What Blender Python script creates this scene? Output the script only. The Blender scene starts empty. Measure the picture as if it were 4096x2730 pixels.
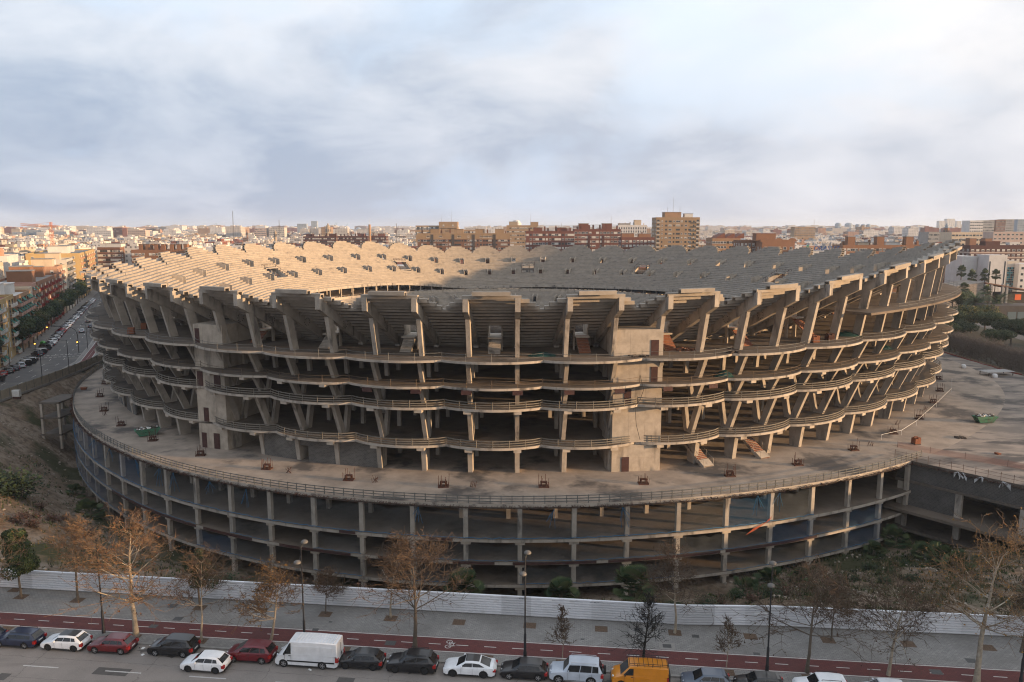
import bpy, math, random
import numpy as np
from math import sin, cos, pi, radians, tan, atan2, sqrt, hypot
sc = bpy.context.scene
COL = sc.collection
# ---------------------------------------------------------------- camera, sky, sun, exposure
HC = 39.0                                   # height of the balcony the picture was taken from
F_PX, CX, CY = 3050.0, 2048.0, 1365.0       # focal length in pixels of the 4096 px wide photograph
TH = math.atan((1365.0 - 914.0) / F_PX)     # downward tilt
cd = bpy.data.cameras.new('camera'); cam = bpy.data.objects.new('camera', cd); COL.objects.link(cam)
cd.sensor_width = 36.0; cd.lens = 36.0 * F_PX / 4096.0; cd.clip_end = 60000; cd.clip_start = 0.5
cam.location = (0, 0, HC); cam.rotation_euler = (pi / 2 - TH, 0, 0)
sc.camera = cam
SUN_AZ, SUN_EL = radians(14), radians(6.6)  # sun low on the side of the plaza, a little behind the camera
SUN = np.array([cos(SUN_EL) * cos(SUN_AZ), -cos(SUN_EL) * sin(SUN_AZ), sin(SUN_EL)])
ld = bpy.data.lights.new('sun', 'SUN'); ld.energy = 5.0; ld.angle = radians(1.2); ld.color = (1.0, 0.65, 0.35)
so = bpy.data.objects.new('sun', ld); COL.objects.link(so)
from mathutils import Vector, Matrix
so.rotation_euler = Vector(SUN).to_track_quat('Z', 'Y').to_euler(); so.location = (400, -100, 60)
wd = bpy.data.worlds.new('World'); sc.world = wd; wd.use_nodes = True

def nd(nt, typ, **kw):
    n = nt.nodes.new(typ)
    for k, v in kw.items():
        if k == 'ins':
            for i, x in v.items():
                if hasattr(x, 'is_linked'): nt.links.new(x, n.inputs[i])
                else: n.inputs[i].default_value = x
        else: setattr(n, k, v)
    return n
def math_(nt, op, a, b=0.0, c=None, clamp=False):
    n = nt.nodes.new('ShaderNodeMath'); n.operation = op; n.use_clamp = clamp
    for i, x in enumerate((a, b, c)):
        if x is None: continue
        if hasattr(x, 'is_linked'): nt.links.new(x, n.inputs[i])
        else: n.inputs[i].default_value = x
    return n.outputs[0]
def ramp(nt, fac, stops):
    n = nt.nodes.new('ShaderNodeValToRGB'); nt.links.new(fac, n.inputs[0])
    e = n.color_ramp.elements
    while len(e) < len(stops): e.new(0.5)
    for el, (p, c) in zip(e, stops):
        el.position = p; el.color = (c, c, c, 1) if isinstance(c, (int, float)) else (*c, 1)
    return n.outputs[0]
def mixc(nt, fac, a, b, blend='MIX'):
    n = nt.nodes.new('ShaderNodeMix'); n.data_type = 'RGBA'; n.blend_type = blend
    for i, x in ((0, fac), (6, a), (7, b)):
        if hasattr(x, 'is_linked'): nt.links.new(x, n.inputs[i])
        else: n.inputs[i].default_value = x if i == 0 else (*x, 1)
    return n.outputs[2]

def make_world():
    nt = wd.node_tree; nt.nodes.clear(); L = nt.links
    sky = nd(nt, 'ShaderNodeTexSky', sky_type='NISHITA', sun_disc=False, sun_elevation=SUN_EL, sun_rotation=pi / 2 + SUN_AZ, air_density=1.2, dust_density=1.5)
    bg1 = nd(nt, 'ShaderNodeBackground', ins={0: sky.outputs[0], 1: 0.11})
    tc = nd(nt, 'ShaderNodeTexCoord'); sep = nd(nt, 'ShaderNodeSeparateXYZ', ins={0: tc.outputs['Generated']})
    x, y, z = sep.outputs
    zc = math_(nt, 'MAXIMUM', z, 0.0)
    den = math_(nt, 'ADD', zc, 0.33)
    px, py = math_(nt, 'DIVIDE', x, den), math_(nt, 'DIVIDE', y, den)
    cv = nd(nt, 'ShaderNodeCombineXYZ', ins={0: px, 1: py, 2: 0.37})
    n1 = nd(nt, 'ShaderNodeTexNoise', ins={'Vector': cv.outputs[0], 'Scale': 1.75, 'Detail': 9.0, 'Roughness': 0.56, 'Distortion': 0.5})
    n2 = nd(nt, 'ShaderNodeTexNoise', ins={'Vector': cv.outputs[0], 'Scale': 0.8, 'Detail': 3.0, 'Roughness': 0.5})
    n3 = nd(nt, 'ShaderNodeTexNoise', ins={'Vector': cv.outputs[0], 'Scale': 5.0, 'Detail': 6.0, 'Roughness': 0.6})
    dens = math_(nt, 'ADD', math_(nt, 'MULTIPLY', n1.outputs[0], 0.62), math_(nt, 'ADD', math_(nt, 'MULTIPLY', n2.outputs[0], 0.44), math_(nt, 'MULTIPLY', n3.outputs[0], 0.14)))
    # sun side of the cloud deck is brighter and whiter
    glow = math_(nt, 'ADD', math_(nt, 'MULTIPLY', x, float(SUN[0])), math_(nt, 'MULTIPLY', y, float(SUN[1])))
    g = math_(nt, 'MULTIPLY_ADD', glow, 0.78, 0.50, clamp=True)
    dark = mixc(nt, g, (0.240, 0.286, 0.368), (0.46, 0.458, 0.475))
    lite = mixc(nt, g, (0.415, 0.440, 0.490), (0.585, 0.56, 0.55))
    cl = mixc(nt, ramp(nt, dens, [(0.53, 0.0), (0.61, 0.55), (0.69, 1.0)]), dark, lite)
    n4 = nd(nt, 'ShaderNodeTexNoise', noise_dimensions='4D', ins={'Vector': cv.outputs[0], 'Scale': 1.3, 'Detail': 6.0, 'Roughness': 0.55, 'W': 3.0, 'Distortion': 0.4})
    cl = mixc(nt, ramp(nt, n4.outputs[0], [(0.52, 0.0), (0.66, 0.75)]), cl, mixc(nt, g, (0.36, 0.445, 0.56), (0.51, 0.535, 0.565)))
    # brighter overhead, a darker bank low down, pale again just above the horizon
    el = ramp(nt, zc, [(0.0, (0.86, 0.88, 0.93)), (0.045, (0.83, 0.86, 0.92)), (0.10, (0.82, 0.85, 0.91)), (0.19, (1.0, 1.0, 1.0)), (0.34, (1.08, 1.11, 1.12)), (1.0, (1.08, 1.11, 1.12))])
    cl = mixc(nt, 1.0, cl, el, 'MULTIPLY')
    bg2 = nd(nt, 'ShaderNodeBackground', ins={0: cl, 1: 1.0})
    mx = nd(nt, 'ShaderNodeMixShader', ins={0: 0.93, 1: bg1.outputs[0], 2: bg2.outputs[0]})
    out = nd(nt, 'ShaderNodeOutputWorld'); L.new(mx.outputs[0], out.inputs[0])
make_world()
vs = sc.view_settings; vs.view_transform = 'Standard'; vs.look = 'None'; vs.exposure = 1.0; vs.gamma = 1.0; vs.use_curve_mapping = False
sc.cycles.use_denoising = True; sc.cycles.filter_width = 1.15
try: sc.cycles.denoiser = 'OPENIMAGEDENOISE'
except Exception: pass
sc.cycles.max_bounces = 6; sc.cycles.diffuse_bounces = 4; sc.cycles.volume_bounces = 0; sc.cycles.transparent_max_bounces = 12
sc.cycles.glossy_bounces = 2; sc.cycles.caustics_reflective = False; sc.cycles.caustics_refractive = False

# ---------------------------------------------------------------- helpers
def G(px, py, z=0.0):
    """the point at height z that a pixel of the 4096 px wide photograph shows"""
    x, y = (px - CX) / F_PX, (py - CY) / F_PX
    fw = cos(TH) - y * sin(TH); dn = sin(TH) + y * cos(TH)
    t = (HC - z) / dn
    return (x * t, fw * t)
def slope_of(py):
    y = (py - CY) / F_PX
    return (sin(TH) + y * cos(TH)) / (cos(TH) - y * sin(TH))
def Zat(py, D): return HC - D * slope_of(py)
def Xat(px, py, D): return (px - CX) / F_PX * D / (cos(TH) - (py - CY) / F_PX * sin(TH))

class MB:
    def __init__(s): s.v = []; s.f = []; s.m = []; s.tone = None
    def add(s, vs, fs, m=0):
        b = len(s.v); s.v.extend([tuple(map(float, p)) for p in vs])
        for f in fs: s.f.append([b + i for i in f]); s.m.append(m)
        return s
    def box(s, c, d, rz=0.0, m=0):
        hx, hy, hz = d[0] / 2, d[1] / 2, d[2] / 2; ca, sa = cos(rz), sin(rz)
        P = [(c[0] + x * ca - y * sa, c[1] + x * sa + y * ca, c[2] + z) for z in (-hz, hz) for x, y in ((-hx, -hy), (hx, -hy), (hx, hy), (-hx, hy))]
        return s.hexa(P, m)
    def bx(s, x0, x1, y0, y1, z0, z1, m=0): return s.box(((x0 + x1) / 2, (y0 + y1) / 2, (z0 + z1) / 2), (x1 - x0, y1 - y0, z1 - z0), 0, m)
    def hexa(s, P, m=0): return s.add(P, [(3, 2, 1, 0), (4, 5, 6, 7), (0, 1, 5, 4), (1, 2, 6, 5), (2, 3, 7, 6), (3, 0, 4, 7)], m)
    def quad(s, a, b, c, d, m=0): return s.add([a, b, c, d], [(0, 1, 2, 3)], m)
    def tube(s, p, q, r0, r1=None, n=6, m=0, cap=True):
        r1 = r0 if r1 is None else r1
        p, q = np.array(p, float), np.array(q, float); d = q - p; l = np.linalg.norm(d)
        if l < 1e-6: return s
        d /= l; a = np.array([0, 0, 1.0]) if abs(d[2]) < 0.9 else np.array([1.0, 0, 0])
        e = np.cross(d, a); e /= np.linalg.norm(e); g = np.cross(d, e)
        an = [2 * pi * i / n for i in range(n)]
        P = [p + r0 * (cos(t) * e + sin(t) * g) for t in an] + [q + r1 * (cos(t) * e + sin(t) * g) for t in an]
        fs = [(i, (i + 1) % n, n + (i + 1) % n, n + i) for i in range(n)]
        if cap: fs += [tuple(range(n - 1, -1, -1)), tuple(range(n, 2 * n))]
        return s.add(P, fs, m)
    def lathe(s, prof, n=12, m=0, c=(0, 0, 0)):
        P = [(c[0] + r * cos(2 * pi * i / n), c[1] + r * sin(2 * pi * i / n), c[2] + z) for r, z in prof for i in range(n)]
        fs = [(k * n + i, k * n + (i + 1) % n, (k + 1) * n + (i + 1) % n, (k + 1) * n + i) for k in range(len(prof) - 1) for i in range(n)]
        fs += [tuple(range(n - 1, -1, -1)), tuple(range((len(prof) - 1) * n, len(prof) * n))]
        return s.add(P, fs, m)
    def prism(s, poly, z0, z1, m=0):
        n = len(poly); P = [(x, y, z0) for x, y in poly] + [(x, y, z1) for x, y in poly]
        return s.add(P, [tuple(range(n - 1, -1, -1)), tuple(range(n, 2 * n))] + [(i, (i + 1) % n, n + (i + 1) % n, n + i) for i in range(n)], m)
    def merge(s, o):
        b = len(s.v); s.v.extend(o.v); s.f.extend([[b + i for i in f] for f in o.f]); s.m.extend(o.m); return s
    def mesh(s, name, mats, off=(0, 0, 0), smooth=False):
        me = bpy.data.meshes.new(name)
        v = np.array(s.v, float).reshape(-1, 3) - np.array(off, float)
        me.from_pydata(v.tolist(), [], s.f)
        for mt in (mats if isinstance(mats, (list, tuple)) else [mats]): me.materials.append(mt)
        if isinstance(mats, (list, tuple)) and len(mats) > 1: me.polygons.foreach_set('material_index', s.m)
        if smooth is True: me.polygons.foreach_set('use_smooth', [True] * len(me.polygons))
        elif smooth: me.polygons.foreach_set('use_smooth', [True] * len(me.polygons)); me.set_sharp_from_angle(angle=radians(smooth))
        me.update(); return me
    def build(s, name, mats, parent=None, smooth=False, kind=None, world=True):
        if not s.v: return None
        off = root_loc(parent) if (parent is not None and world) else (0, 0, 0)
        return link(name, s.mesh(name, mats, off, smooth), parent, kind=kind)
def root_loc(p):
    l = Vector((0, 0, 0))
    while p is not None: l = l + p.location; p = p.parent
    return tuple(l)
def link(name, me, parent=None, loc=(0, 0, 0), rz=0.0, kind=None, scale=None):
    o = bpy.data.objects.new(name, me); COL.objects.link(o); o.parent = parent; o.location = loc
    if rz: o.rotation_euler = (0, 0, rz)
    if scale is not None: o.scale = scale if hasattr(scale, '__len__') else (scale,) * 3
    if kind: o['kind'] = kind
    return o
LABELS = {}
def tag(o, label, cat, group=None, kind=None):
    o['label'] = label; o['category'] = cat
    if group: o['group'] = group
    if kind: o['kind'] = kind
    return o
def thing(name, label, cat, loc=(0, 0, 0), rz=0.0, group=None, scale=None):
    o = link(name, None, None, loc, rz, scale=scale); o.empty_display_size = 0.5
    return tag(o, label, cat, group)
def struct(o): o['kind'] = 'structure'; return o
def dup(root, loc, rz, label, group=None, scale=None):
    r = root.copy(); COL.objects.link(r); r.location = loc; r.rotation_euler = (0, 0, rz); r['label'] = label
    if scale is not None: r.scale = scale if hasattr(scale, '__len__') else (scale,) * 3
    if group: r['group'] = group
    for ch in list(root.children):
        c = ch.copy(); COL.objects.link(c); c.parent = r
        for g in list(ch.children):
            d = g.copy(); COL.objects.link(d); d.parent = c
    return r
def text_mesh(body, size, m, shear=0.0, ext=0.0):
    cu = bpy.data.curves.new('lettering', 'FONT'); cu.body = body; cu.size = size; cu.shear = shear; cu.extrude = ext; cu.align_x = 'CENTER'; cu.resolution_u = 2
    o = bpy.data.objects.new('lettering', cu); me = bpy.data.meshes.new_from_object(o); bpy.data.objects.remove(o); bpy.data.curves.remove(cu)
    me.materials.clear(); me.materials.append(m); return me
R = random.Random(7)
ORD = ['first', 'second', 'third', 'fourth', 'fifth', 'sixth', 'seventh', 'eighth', 'ninth', 'tenth', 'eleventh', 'twelfth', 'thirteenth', 'fourteenth', 'fifteenth', 'sixteenth', 'seventeenth', 'eighteenth', 'nineteenth', 'twentieth', 'twenty-first', 'twenty-second', 'twenty-third', 'twenty-fourth']

# ---------------------------------------------------------------- materials
MATS = {}
def mat(name, c, c2=None, s=1.0, r=0.85, c3=None, s3=0.2, k3=(0.55, 0.7), bump=0.0, bs=8.0, metal=0.0, stretch=(1, 1, 1), spec=0.3, k2=(0.35, 0.65), tone=0.0, alpha=1.0, st3=(1, 1, 1), coat=0.0):
    """principled surface; c2 mottles c by noise, c3 lies on it as patches of dirt or wear"""
    if name in MATS: return MATS[name]
    m = bpy.data.materials.new(name); m.use_nodes = True; nt = m.node_tree; b = nt.nodes['Principled BSDF']
    b.inputs['Roughness'].default_value = r; b.inputs['Metallic'].default_value = metal; b.inputs['Specular IOR Level'].default_value = spec
    if coat: b.inputs['Coat Weight'].default_value = coat; b.inputs['Coat Roughness'].default_value = 0.06
    col = None
    if c2 or c3 or bump:
        tc = nd(nt, 'ShaderNodeTexCoord')
        def noise(scale, st, det=5.0):
            mp = nd(nt, 'ShaderNodeMapping', ins={0: tc.outputs['Object']}); mp.inputs['Scale'].default_value = st
            return nd(nt, 'ShaderNodeTexNoise', ins={'Vector': mp.outputs[0], 'Scale': scale, 'Detail': det, 'Roughness': 0.6}).outputs[0]
    if c2: col = mixc(nt, ramp(nt, noise(s, stretch), [(k2[0], 0.0), (k2[1], 1.0)]), c, c2)
    if c3: col = mixc(nt, ramp(nt, noise(s3, st3), [(k3[0], 0.0), (k3[1], 1.0)]), col if col is not None else c, c3)
    if tone:
        at = nd(nt, 'ShaderNodeAttribute', attribute_name='tone')
        f = math_(nt, 'MULTIPLY_ADD', at.outputs['Fac'], tone * 2, 1.0 - tone)
        cc = nd(nt, 'ShaderNodeCombineColor', ins={0: f, 1: f, 2: f})
        col = mixc(nt, 1.0, col if col is not None else c, cc.outputs[0], 'MULTIPLY')
    if col is not None: nt.links.new(col, b.inputs['Base Color'])
    else: b.inputs['Base Color'].default_value = (*c, 1)
    if bump:
        bn = nd(nt, 'ShaderNodeBump', ins={'Height': noise(bs, (1, 1, 1)), 'Strength': bump, 'Distance': 0.05}); nt.links.new(bn.outputs[0], b.inputs['Normal'])
    if alpha < 1: b.inputs['Alpha'].default_value = alpha
    MATS[name] = m; return m
def emit(name, c, s):
    m = mat(name, c); b = m.node_tree.nodes['Principled BSDF']; b.inputs['Emission Color'].default_value = (*c, 1); b.inputs['Emission Strength'].default_value = s; return m

CONC = mat('concrete', (0.375, 0.327, 0.275), (0.27, 0.237, 0.20), 0.5, 0.9, (0.095, 0.082, 0.072), 0.7, (0.53, 0.70), bump=0.25, bs=3, st3=(1, 1, 0.28))
CONC_D = mat('concrete_soffit', (0.115, 0.094, 0.077), (0.085, 0.07, 0.058), 0.6, 0.9, (0.05, 0.042, 0.036), 0.5, (0.55, 0.72))  # darker concrete for undersides and interiors; their shade is put into the colour
CONC_L = mat('concrete_formwork', (0.40, 0.34, 0.275), (0.30, 0.256, 0.207), 0.8, 0.88, (0.125, 0.104, 0.085), 0.45, (0.54, 0.74), st3=(1, 1, 0.22))
SEAT = mat('precast_terrace', (0.315, 0.272, 0.224), (0.25, 0.216, 0.18), 0.6, 0.9, (0.14, 0.125, 0.112), 0.4, (0.55, 0.76), st3=(1, 1, 2.5), tone=0.06)
FLOOR = mat('slab_floor', (0.155, 0.122, 0.095), (0.108, 0.085, 0.066), 0.3, 0.92, (0.052, 0.043, 0.036), 0.14, (0.53, 0.68), bump=0.15, bs=1.5)  # floor tone lowered so the dim interior is put into the colour
POD = mat('podium_deck', (0.365, 0.295, 0.235), (0.235, 0.19, 0.153), 0.25, 0.9, (0.095, 0.082, 0.073), 0.085, (0.53, 0.62), bump=0.2, bs=1.2)
STEEL = mat('galvanised', (0.15, 0.15, 0.145), (0.10, 0.10, 0.097), 2.0, 0.6, metal=0.0)
RUST = mat('rust', (0.075, 0.03, 0.019), (0.045, 0.02, 0.015), 3.0, 0.9)
RUSTRAIL = mat('rusty_rail', (0.145, 0.10, 0.058), (0.09, 0.062, 0.043), 1.0, 0.8)
BRICKO = mat('orange_brick', (0.215, 0.078, 0.038), (0.15, 0.055, 0.03), 2.5, 0.9)
BLOCKW = None
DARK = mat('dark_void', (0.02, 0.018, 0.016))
WOOD = mat('shutter_board', (0.06, 0.024, 0.02), (0.04, 0.017, 0.015), 2.0, 0.7)
def block_mat(name, phi, c1=(0.125, 0.115, 0.105), c2=(0.092, 0.085, 0.078), cm=(0.17, 0.16, 0.147), bw=0.42, bh=0.21):
    m = bpy.data.materials.new(name); m.use_nodes = True; nt = m.node_tree; b = nt.nodes['Principled BSDF']
    b.inputs['Roughness'].default_value = 0.92; b.inputs['Specular IOR Level'].default_value = 0.2
    tc = nd(nt, 'ShaderNodeTexCoord'); sp = nd(nt, 'ShaderNodeSeparateXYZ', ins={0: tc.outputs['Object']})
    u = math_(nt, 'ADD', math_(nt, 'MULTIPLY', sp.outputs[0], cos(phi)), math_(nt, 'MULTIPLY', sp.outputs[1], sin(phi)))
    cv = nd(nt, 'ShaderNodeCombineXYZ', ins={0: u, 1: sp.outputs[2]})
    br = nd(nt, 'ShaderNodeTexBrick', ins={'Vector': cv.outputs[0], 'Color1': (*c1, 1), 'Color2': (*c2, 1), 'Mortar': (*cm, 1), 'Scale': 1.0, 'Mortar Size': 0.018, 'Brick Width': bw, 'Row Height': bh, 'Bias': 0.0})
    no = nd(nt, 'ShaderNodeTexNoise', ins={'Vector': tc.outputs['Object'], 'Scale': 0.5, 'Detail': 5.0})
    col = mixc(nt, 0.55, br.outputs[0], ramp(nt, no.outputs[0], [(0.3, 0.55), (0.7, 1.25)]), 'MULTIPLY')
    nt.links.new(col, b.inputs['Base Color'])
    bn = nd(nt, 'ShaderNodeBump', ins={'Height': math_(nt, 'SUBTRACT', 1.0, br.outputs[1]), 'Strength': 0.6, 'Distance': 0.02}); nt.links.new(bn.outputs[0], b.inputs['Normal'])
    return m
# ---------------------------------------------------------------- the stadium: plan curve and heights
SA, SB, SD = 112.0, 131.5, 239.5
U_K = [0, 5, 11, 18, 24, 29, 35, 38, 42, 47]
U_A = [268.5, 230.1, 184.1, 132.0, 89.6, 49.4, 2.0, -20.0, -53.0, -91.5]
NT = 47
def ang_of(u):
    k = np.floor(np.asarray(u, float) / NT); return np.interp(np.asarray(u, float) - k * NT, U_K, U_A) - 360 * k
Z_A = [-68, -60, -53, -45, -34.2, -30, -25, -19.5, -11, -5, 2, 17, 33, 49, 65, 82, 90, 97, 104, 111.5, 118, 125, 133, 146, 161, 169, 176, 184, 192, 200, 210, 222, 238, 253, 268, 276, 284, 292]
Z_Z = [30.5, 31.6, 32.8, 34.0, 35.4, 36.6, 36.7, 36.0, 34.7, 33.4, 32.3, 32.1, 31.9, 31.5, 31.1, 31.0, 30.6, 30.5, 30.4, 31.2, 32.2, 33.1, 33.5, 33.3, 33.1, 32.6, 31.5, 30.4, 29.6, 29.6, 29.7, 29.8, 29.9, 30.0, 30.1, 30.2, 30.3, 30.5]
def zc_of(u):
    a = (ang_of(u) + 68.0) % 360.0 - 68.0
    return np.interp(a, Z_A, Z_Z)
def pos(u, s):
    """plan point at bay coordinate u (one unit is one tooth of the rim), s metres outside the mean slab edge"""
    t = np.radians(ang_of(u)); c, d = np.cos(t), np.sin(t)
    n = np.stack([c / SA, d / SB], -1); n /= np.linalg.norm(n, axis=-1, keepdims=True)
    aw = (ang_of(u) + 180.0) % 360.0 - 180.0; bump = 4.8 * np.exp(-((aw + 21.0) / 20.0) ** 2)      # the shell swells at the plaza corner
    return np.stack([SA * c, SD + SB * d], -1) + n * (np.asarray(s, float) + bump)[..., None]
def P3(u, s, z): p = pos(u, s); return (float(p[0]), float(p[1]), float(z))
def edge(u):
    f = np.abs(np.asarray(u, float) - np.round(u)); return -1.2 + 1.9 * np.abs(np.cos(pi * f)) ** 0.75
def sweep(mb, us, sec, m=0, caps=True, closed=False):
    """sec: list of (s, z) arrays over us; skins the strip between them as one closed section"""
    us = np.asarray(us, float); n, k = len(us), len(sec)
    pts = np.zeros((n, k, 3))
    for j, (s, z) in enumerate(sec):
        pts[:, j, :2] = pos(us, np.broadcast_to(s, us.shape)); pts[:, j, 2] = z
    fs = []
    for i in range(n if closed else n - 1):
        a, b = i * k, ((i + 1) % n) * k
        for j in range(k):
            q = (j + 1) % k; fs.append((a + j, a + q, b + q, b + j))
    if caps and not closed: fs += [tuple(range(k)), tuple(range(n * k - 1, (n - 1) * k - 1, -1))]
    return mb.add(pts.reshape(-1, 3), fs, m)
def radial_beam(mb, u, prof, w, m=0):
    """extrudes a profile in the (s, z) plane of rib u to width w"""
    c = pos(u, 0.0); t = pos(u + 0.01, 0.0) - pos(u - 0.01, 0.0); t = t / np.linalg.norm(t)
    P = []
    for sg in (-1, 1):
        for s, z in prof: q = pos(u, s) + t * sg * w / 2; P.append((q[0], q[1], z))
    n = len(prof)
    fs = [tuple(range(n)), tuple(range(2 * n - 1, n - 1, -1))] + [(i, n + i, n + (i + 1) % n, (i + 1) % n) for i in range(n)]
    mb.add(P, fs, m); return t
def near_size(p, L): return L / max(30.0, hypot(p[0], p[1]))
def emit_pool(pool, name, mats, parent, limit=295, stuffname=None, smooth=False):
    pool.sort(key=lambda t: -t[0])
    for _, mb in pool[:limit]: mb.build(name, mats, parent, smooth)
    if len(pool) > limit:
        rest = MB()
        for _, mb in pool[limit:]: rest.merge(mb)
        rest.build(stuffname or name, mats, parent, smooth, kind='stuff')

STAD = thing('stadium', 'huge unfinished concrete stadium with stepped rim, open floors and wavy slab edges', 'stadium', (0, SD, 2.0))
ZP, ZD, ZCC, ZB, ZA = 2.0, 6.6, 12.7, 16.0, 20.0
OFF = {ZD: -2.4, ZCC: -1.4, ZB: -0.7, ZA: 0.0}       # the floors step out as they rise
oD, oC, oB = -2.4, -1.4, -0.7
RISE, TREAD, NROW, S0 = 0.6, 1.04, 29, 0.9
def s_in(u, z): return np.maximum(-27.5, S0 - (zc_of(u) - z - 1.5) / (RISE / TREAD))
RIBS = [k + d for k in range(NT) for d in (-0.25, 0.25)]

def terraces():
    rnd = random.Random(3)
    pool = []; tones = {}
    hw = [0.18, 0.285, 0.365, 0.43, 0.475]
    def row_section(us, r):
        z = zc_of(us) - RISE * r; s0 = S0 - TREAD * r
        return [(s0, z), (s0 - TREAD, z), (s0 - TREAD, z - RISE - 0.02), (s0 - TREAD + 0.16, z - RISE - 0.02), (s0 - TREAD + 0.16, z - 0.2), (s0 - 0.14, z - 0.2), (s0 - 0.14, z - 0.56), (s0, z - 0.56)] if r < 5 else \
               [(s0 + .42, z - .09), (s0, z - .09), (s0, z), (s0 - TREAD, z), (s0 - TREAD, z - RISE - 0.05), (s0 - TREAD + 0.14, z - RISE - 0.05), (s0 - TREAD + 0.14, z - 0.2), (s0 + .20, z - 0.2), (s0 + .20, z - .42), (s0 + .42, z - .42)]
    for k in range(NT):
        for r in range(5):
            mb = MB(); us = np.linspace(k - hw[r], k + hw[r], 7)
            sweep(mb, us, row_section(us, r)); p = pos(k, 0.0)
            pool.append((near_size(p, 9 - r), mb))
    for _, mb in pool:
        o = mb.build('seating_plank', [SEAT], STAD); at = o.data.attributes.new('tone', 'FLOAT', 'FACE'); v = rnd.random()
        at.data.foreach_set('value', [v] * len(o.data.polygons))
    # the closed rows below the teeth, cast in units one bay long with a joint between them
    mb = MB(); tone = []
    def cut(k, r):
        c = []
        if 10 <= r <= 12 or 18 <= r <= 20: c.append((k - 0.08, k + 0.08))
        if k in OPEN and 14 <= r <= 19: c.append((k + 0.30, k + 0.74))
        return c
    for r in range(5, NROW):
        for k in range(NT):
            lo, segs = k - 0.25, []
            cs = sorted(cut(k, r)); a = lo
            for c0, c1 in cs:
                segs.append((a, c0)); a = c1
            segs.append((a, k + 0.75))
            for a, b in segs:
                # split at the ribs
                for q0, q1 in ((k - 0.25, k + 0.25), (k + 0.25, k + 0.75)):
                    x0, x1 = max(a, q0), min(b, q1)
                    if x1 - x0 < 0.02: continue
                    j = 0.0012
                    us = np.linspace(x0 + (j if abs(x0 - q0) < 1e-6 else 0), x1 - (j if abs(x1 - q1) < 1e-6 else 0), 4)
                    sec = row_section(us, r); dz = rnd.uniform(-0.008, 0.008)
                    sec = [(s, z + dz) for s, z in sec]
                    n0 = len(mb.f); sweep(mb, us, sec); tone += [rnd.random()] * (len(mb.f) - n0)
    # lower tier
    for r in range(22):
        for k in range(NT):
            for q0, q1 in ((k - 0.25, k + 0.25), (k + 0.25, k + 0.75)):
                segs = [(q0, q1)]
                if 5 <= r <= 9:
                    if q0 < k < q1: segs = [(q0, k - 0.1), (k + 0.1, q1)]
                for x0, x1 in segs:
                    us = np.linspace(x0 + .002, x1 - .002, 3); s0 = -30.4 - 0.85 * r; z = 11.3 - 0.42 * r
                    n0 = len(mb.f); sweep(mb, us, [(s0, z), (s0 - 0.85, z), (s0 - 0.85, z - 0.44), (s0 - 0.7, z - 0.44), (s0 - 0.7, z - 0.2), (s0, z - 0.2)]); tone += [rnd.random()] * (len(mb.f) - n0)
    o = mb.build('terrace_steps', SEAT, STAD, kind='stuff')
    at = o.data.attributes.new('tone', 'FLOAT', 'FACE'); at.data.foreach_set('value', tone)
    # parapet over the lower tier and the beam along the foot of the upper one
    mb = MB()
    for k in range(NT * 2):
        us = np.linspace(k / 2 - .25 + .0015, k / 2 + .25 - .0015, 4); sweep(mb, us, [(-30.2, 12.35), (-30.4, 12.35), (-30.4, 11.0), (-30.2, 11.0)])
    mb.build('tier_parapet', CONC_L, STAD)
    mb = MB(); us = np.linspace(0, NT, NT * 4, endpoint=False); z = zc_of(us) - RISE * NROW
    sweep(mb, us, [(S0 - TREAD * NROW, z + 0.45), (S0 - TREAD * NROW - 0.3, z + 0.45), (S0 - TREAD * NROW - 0.3, z - 0.55), (S0 - TREAD * NROW, z - 0.55)], closed=True)
    mb.build('edge_beam', CONC, STAD)
    mb = MB(); us = np.linspace(0, NT, NT * 2, endpoint=False)
    sweep(mb, us, [(-27.0, 10.9), (-30.1, 10.9), (-30.1, 10.6), (-27.0, 10.6)], closed=True); mb.build('concourse_slab', FLOOR, STAD)
    pool = []
    for u in RIBS:
        mb = MB(); radial_beam(mb, u, [(-28.2, 10.9), (-28.6, 10.9), (-28.6, float(zc_of(u)) - 17.6), (-28.2, float(zc_of(u)) - 17.4)], 0.45); pool.append((near_size(pos(u, 0), 2), mb))
    emit_pool(pool, 'tier_post', CONC, STAD)
OPEN = {9: 1, 14: 1, 19: 1, 24: 1, 28: 1, 33: 1}

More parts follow.
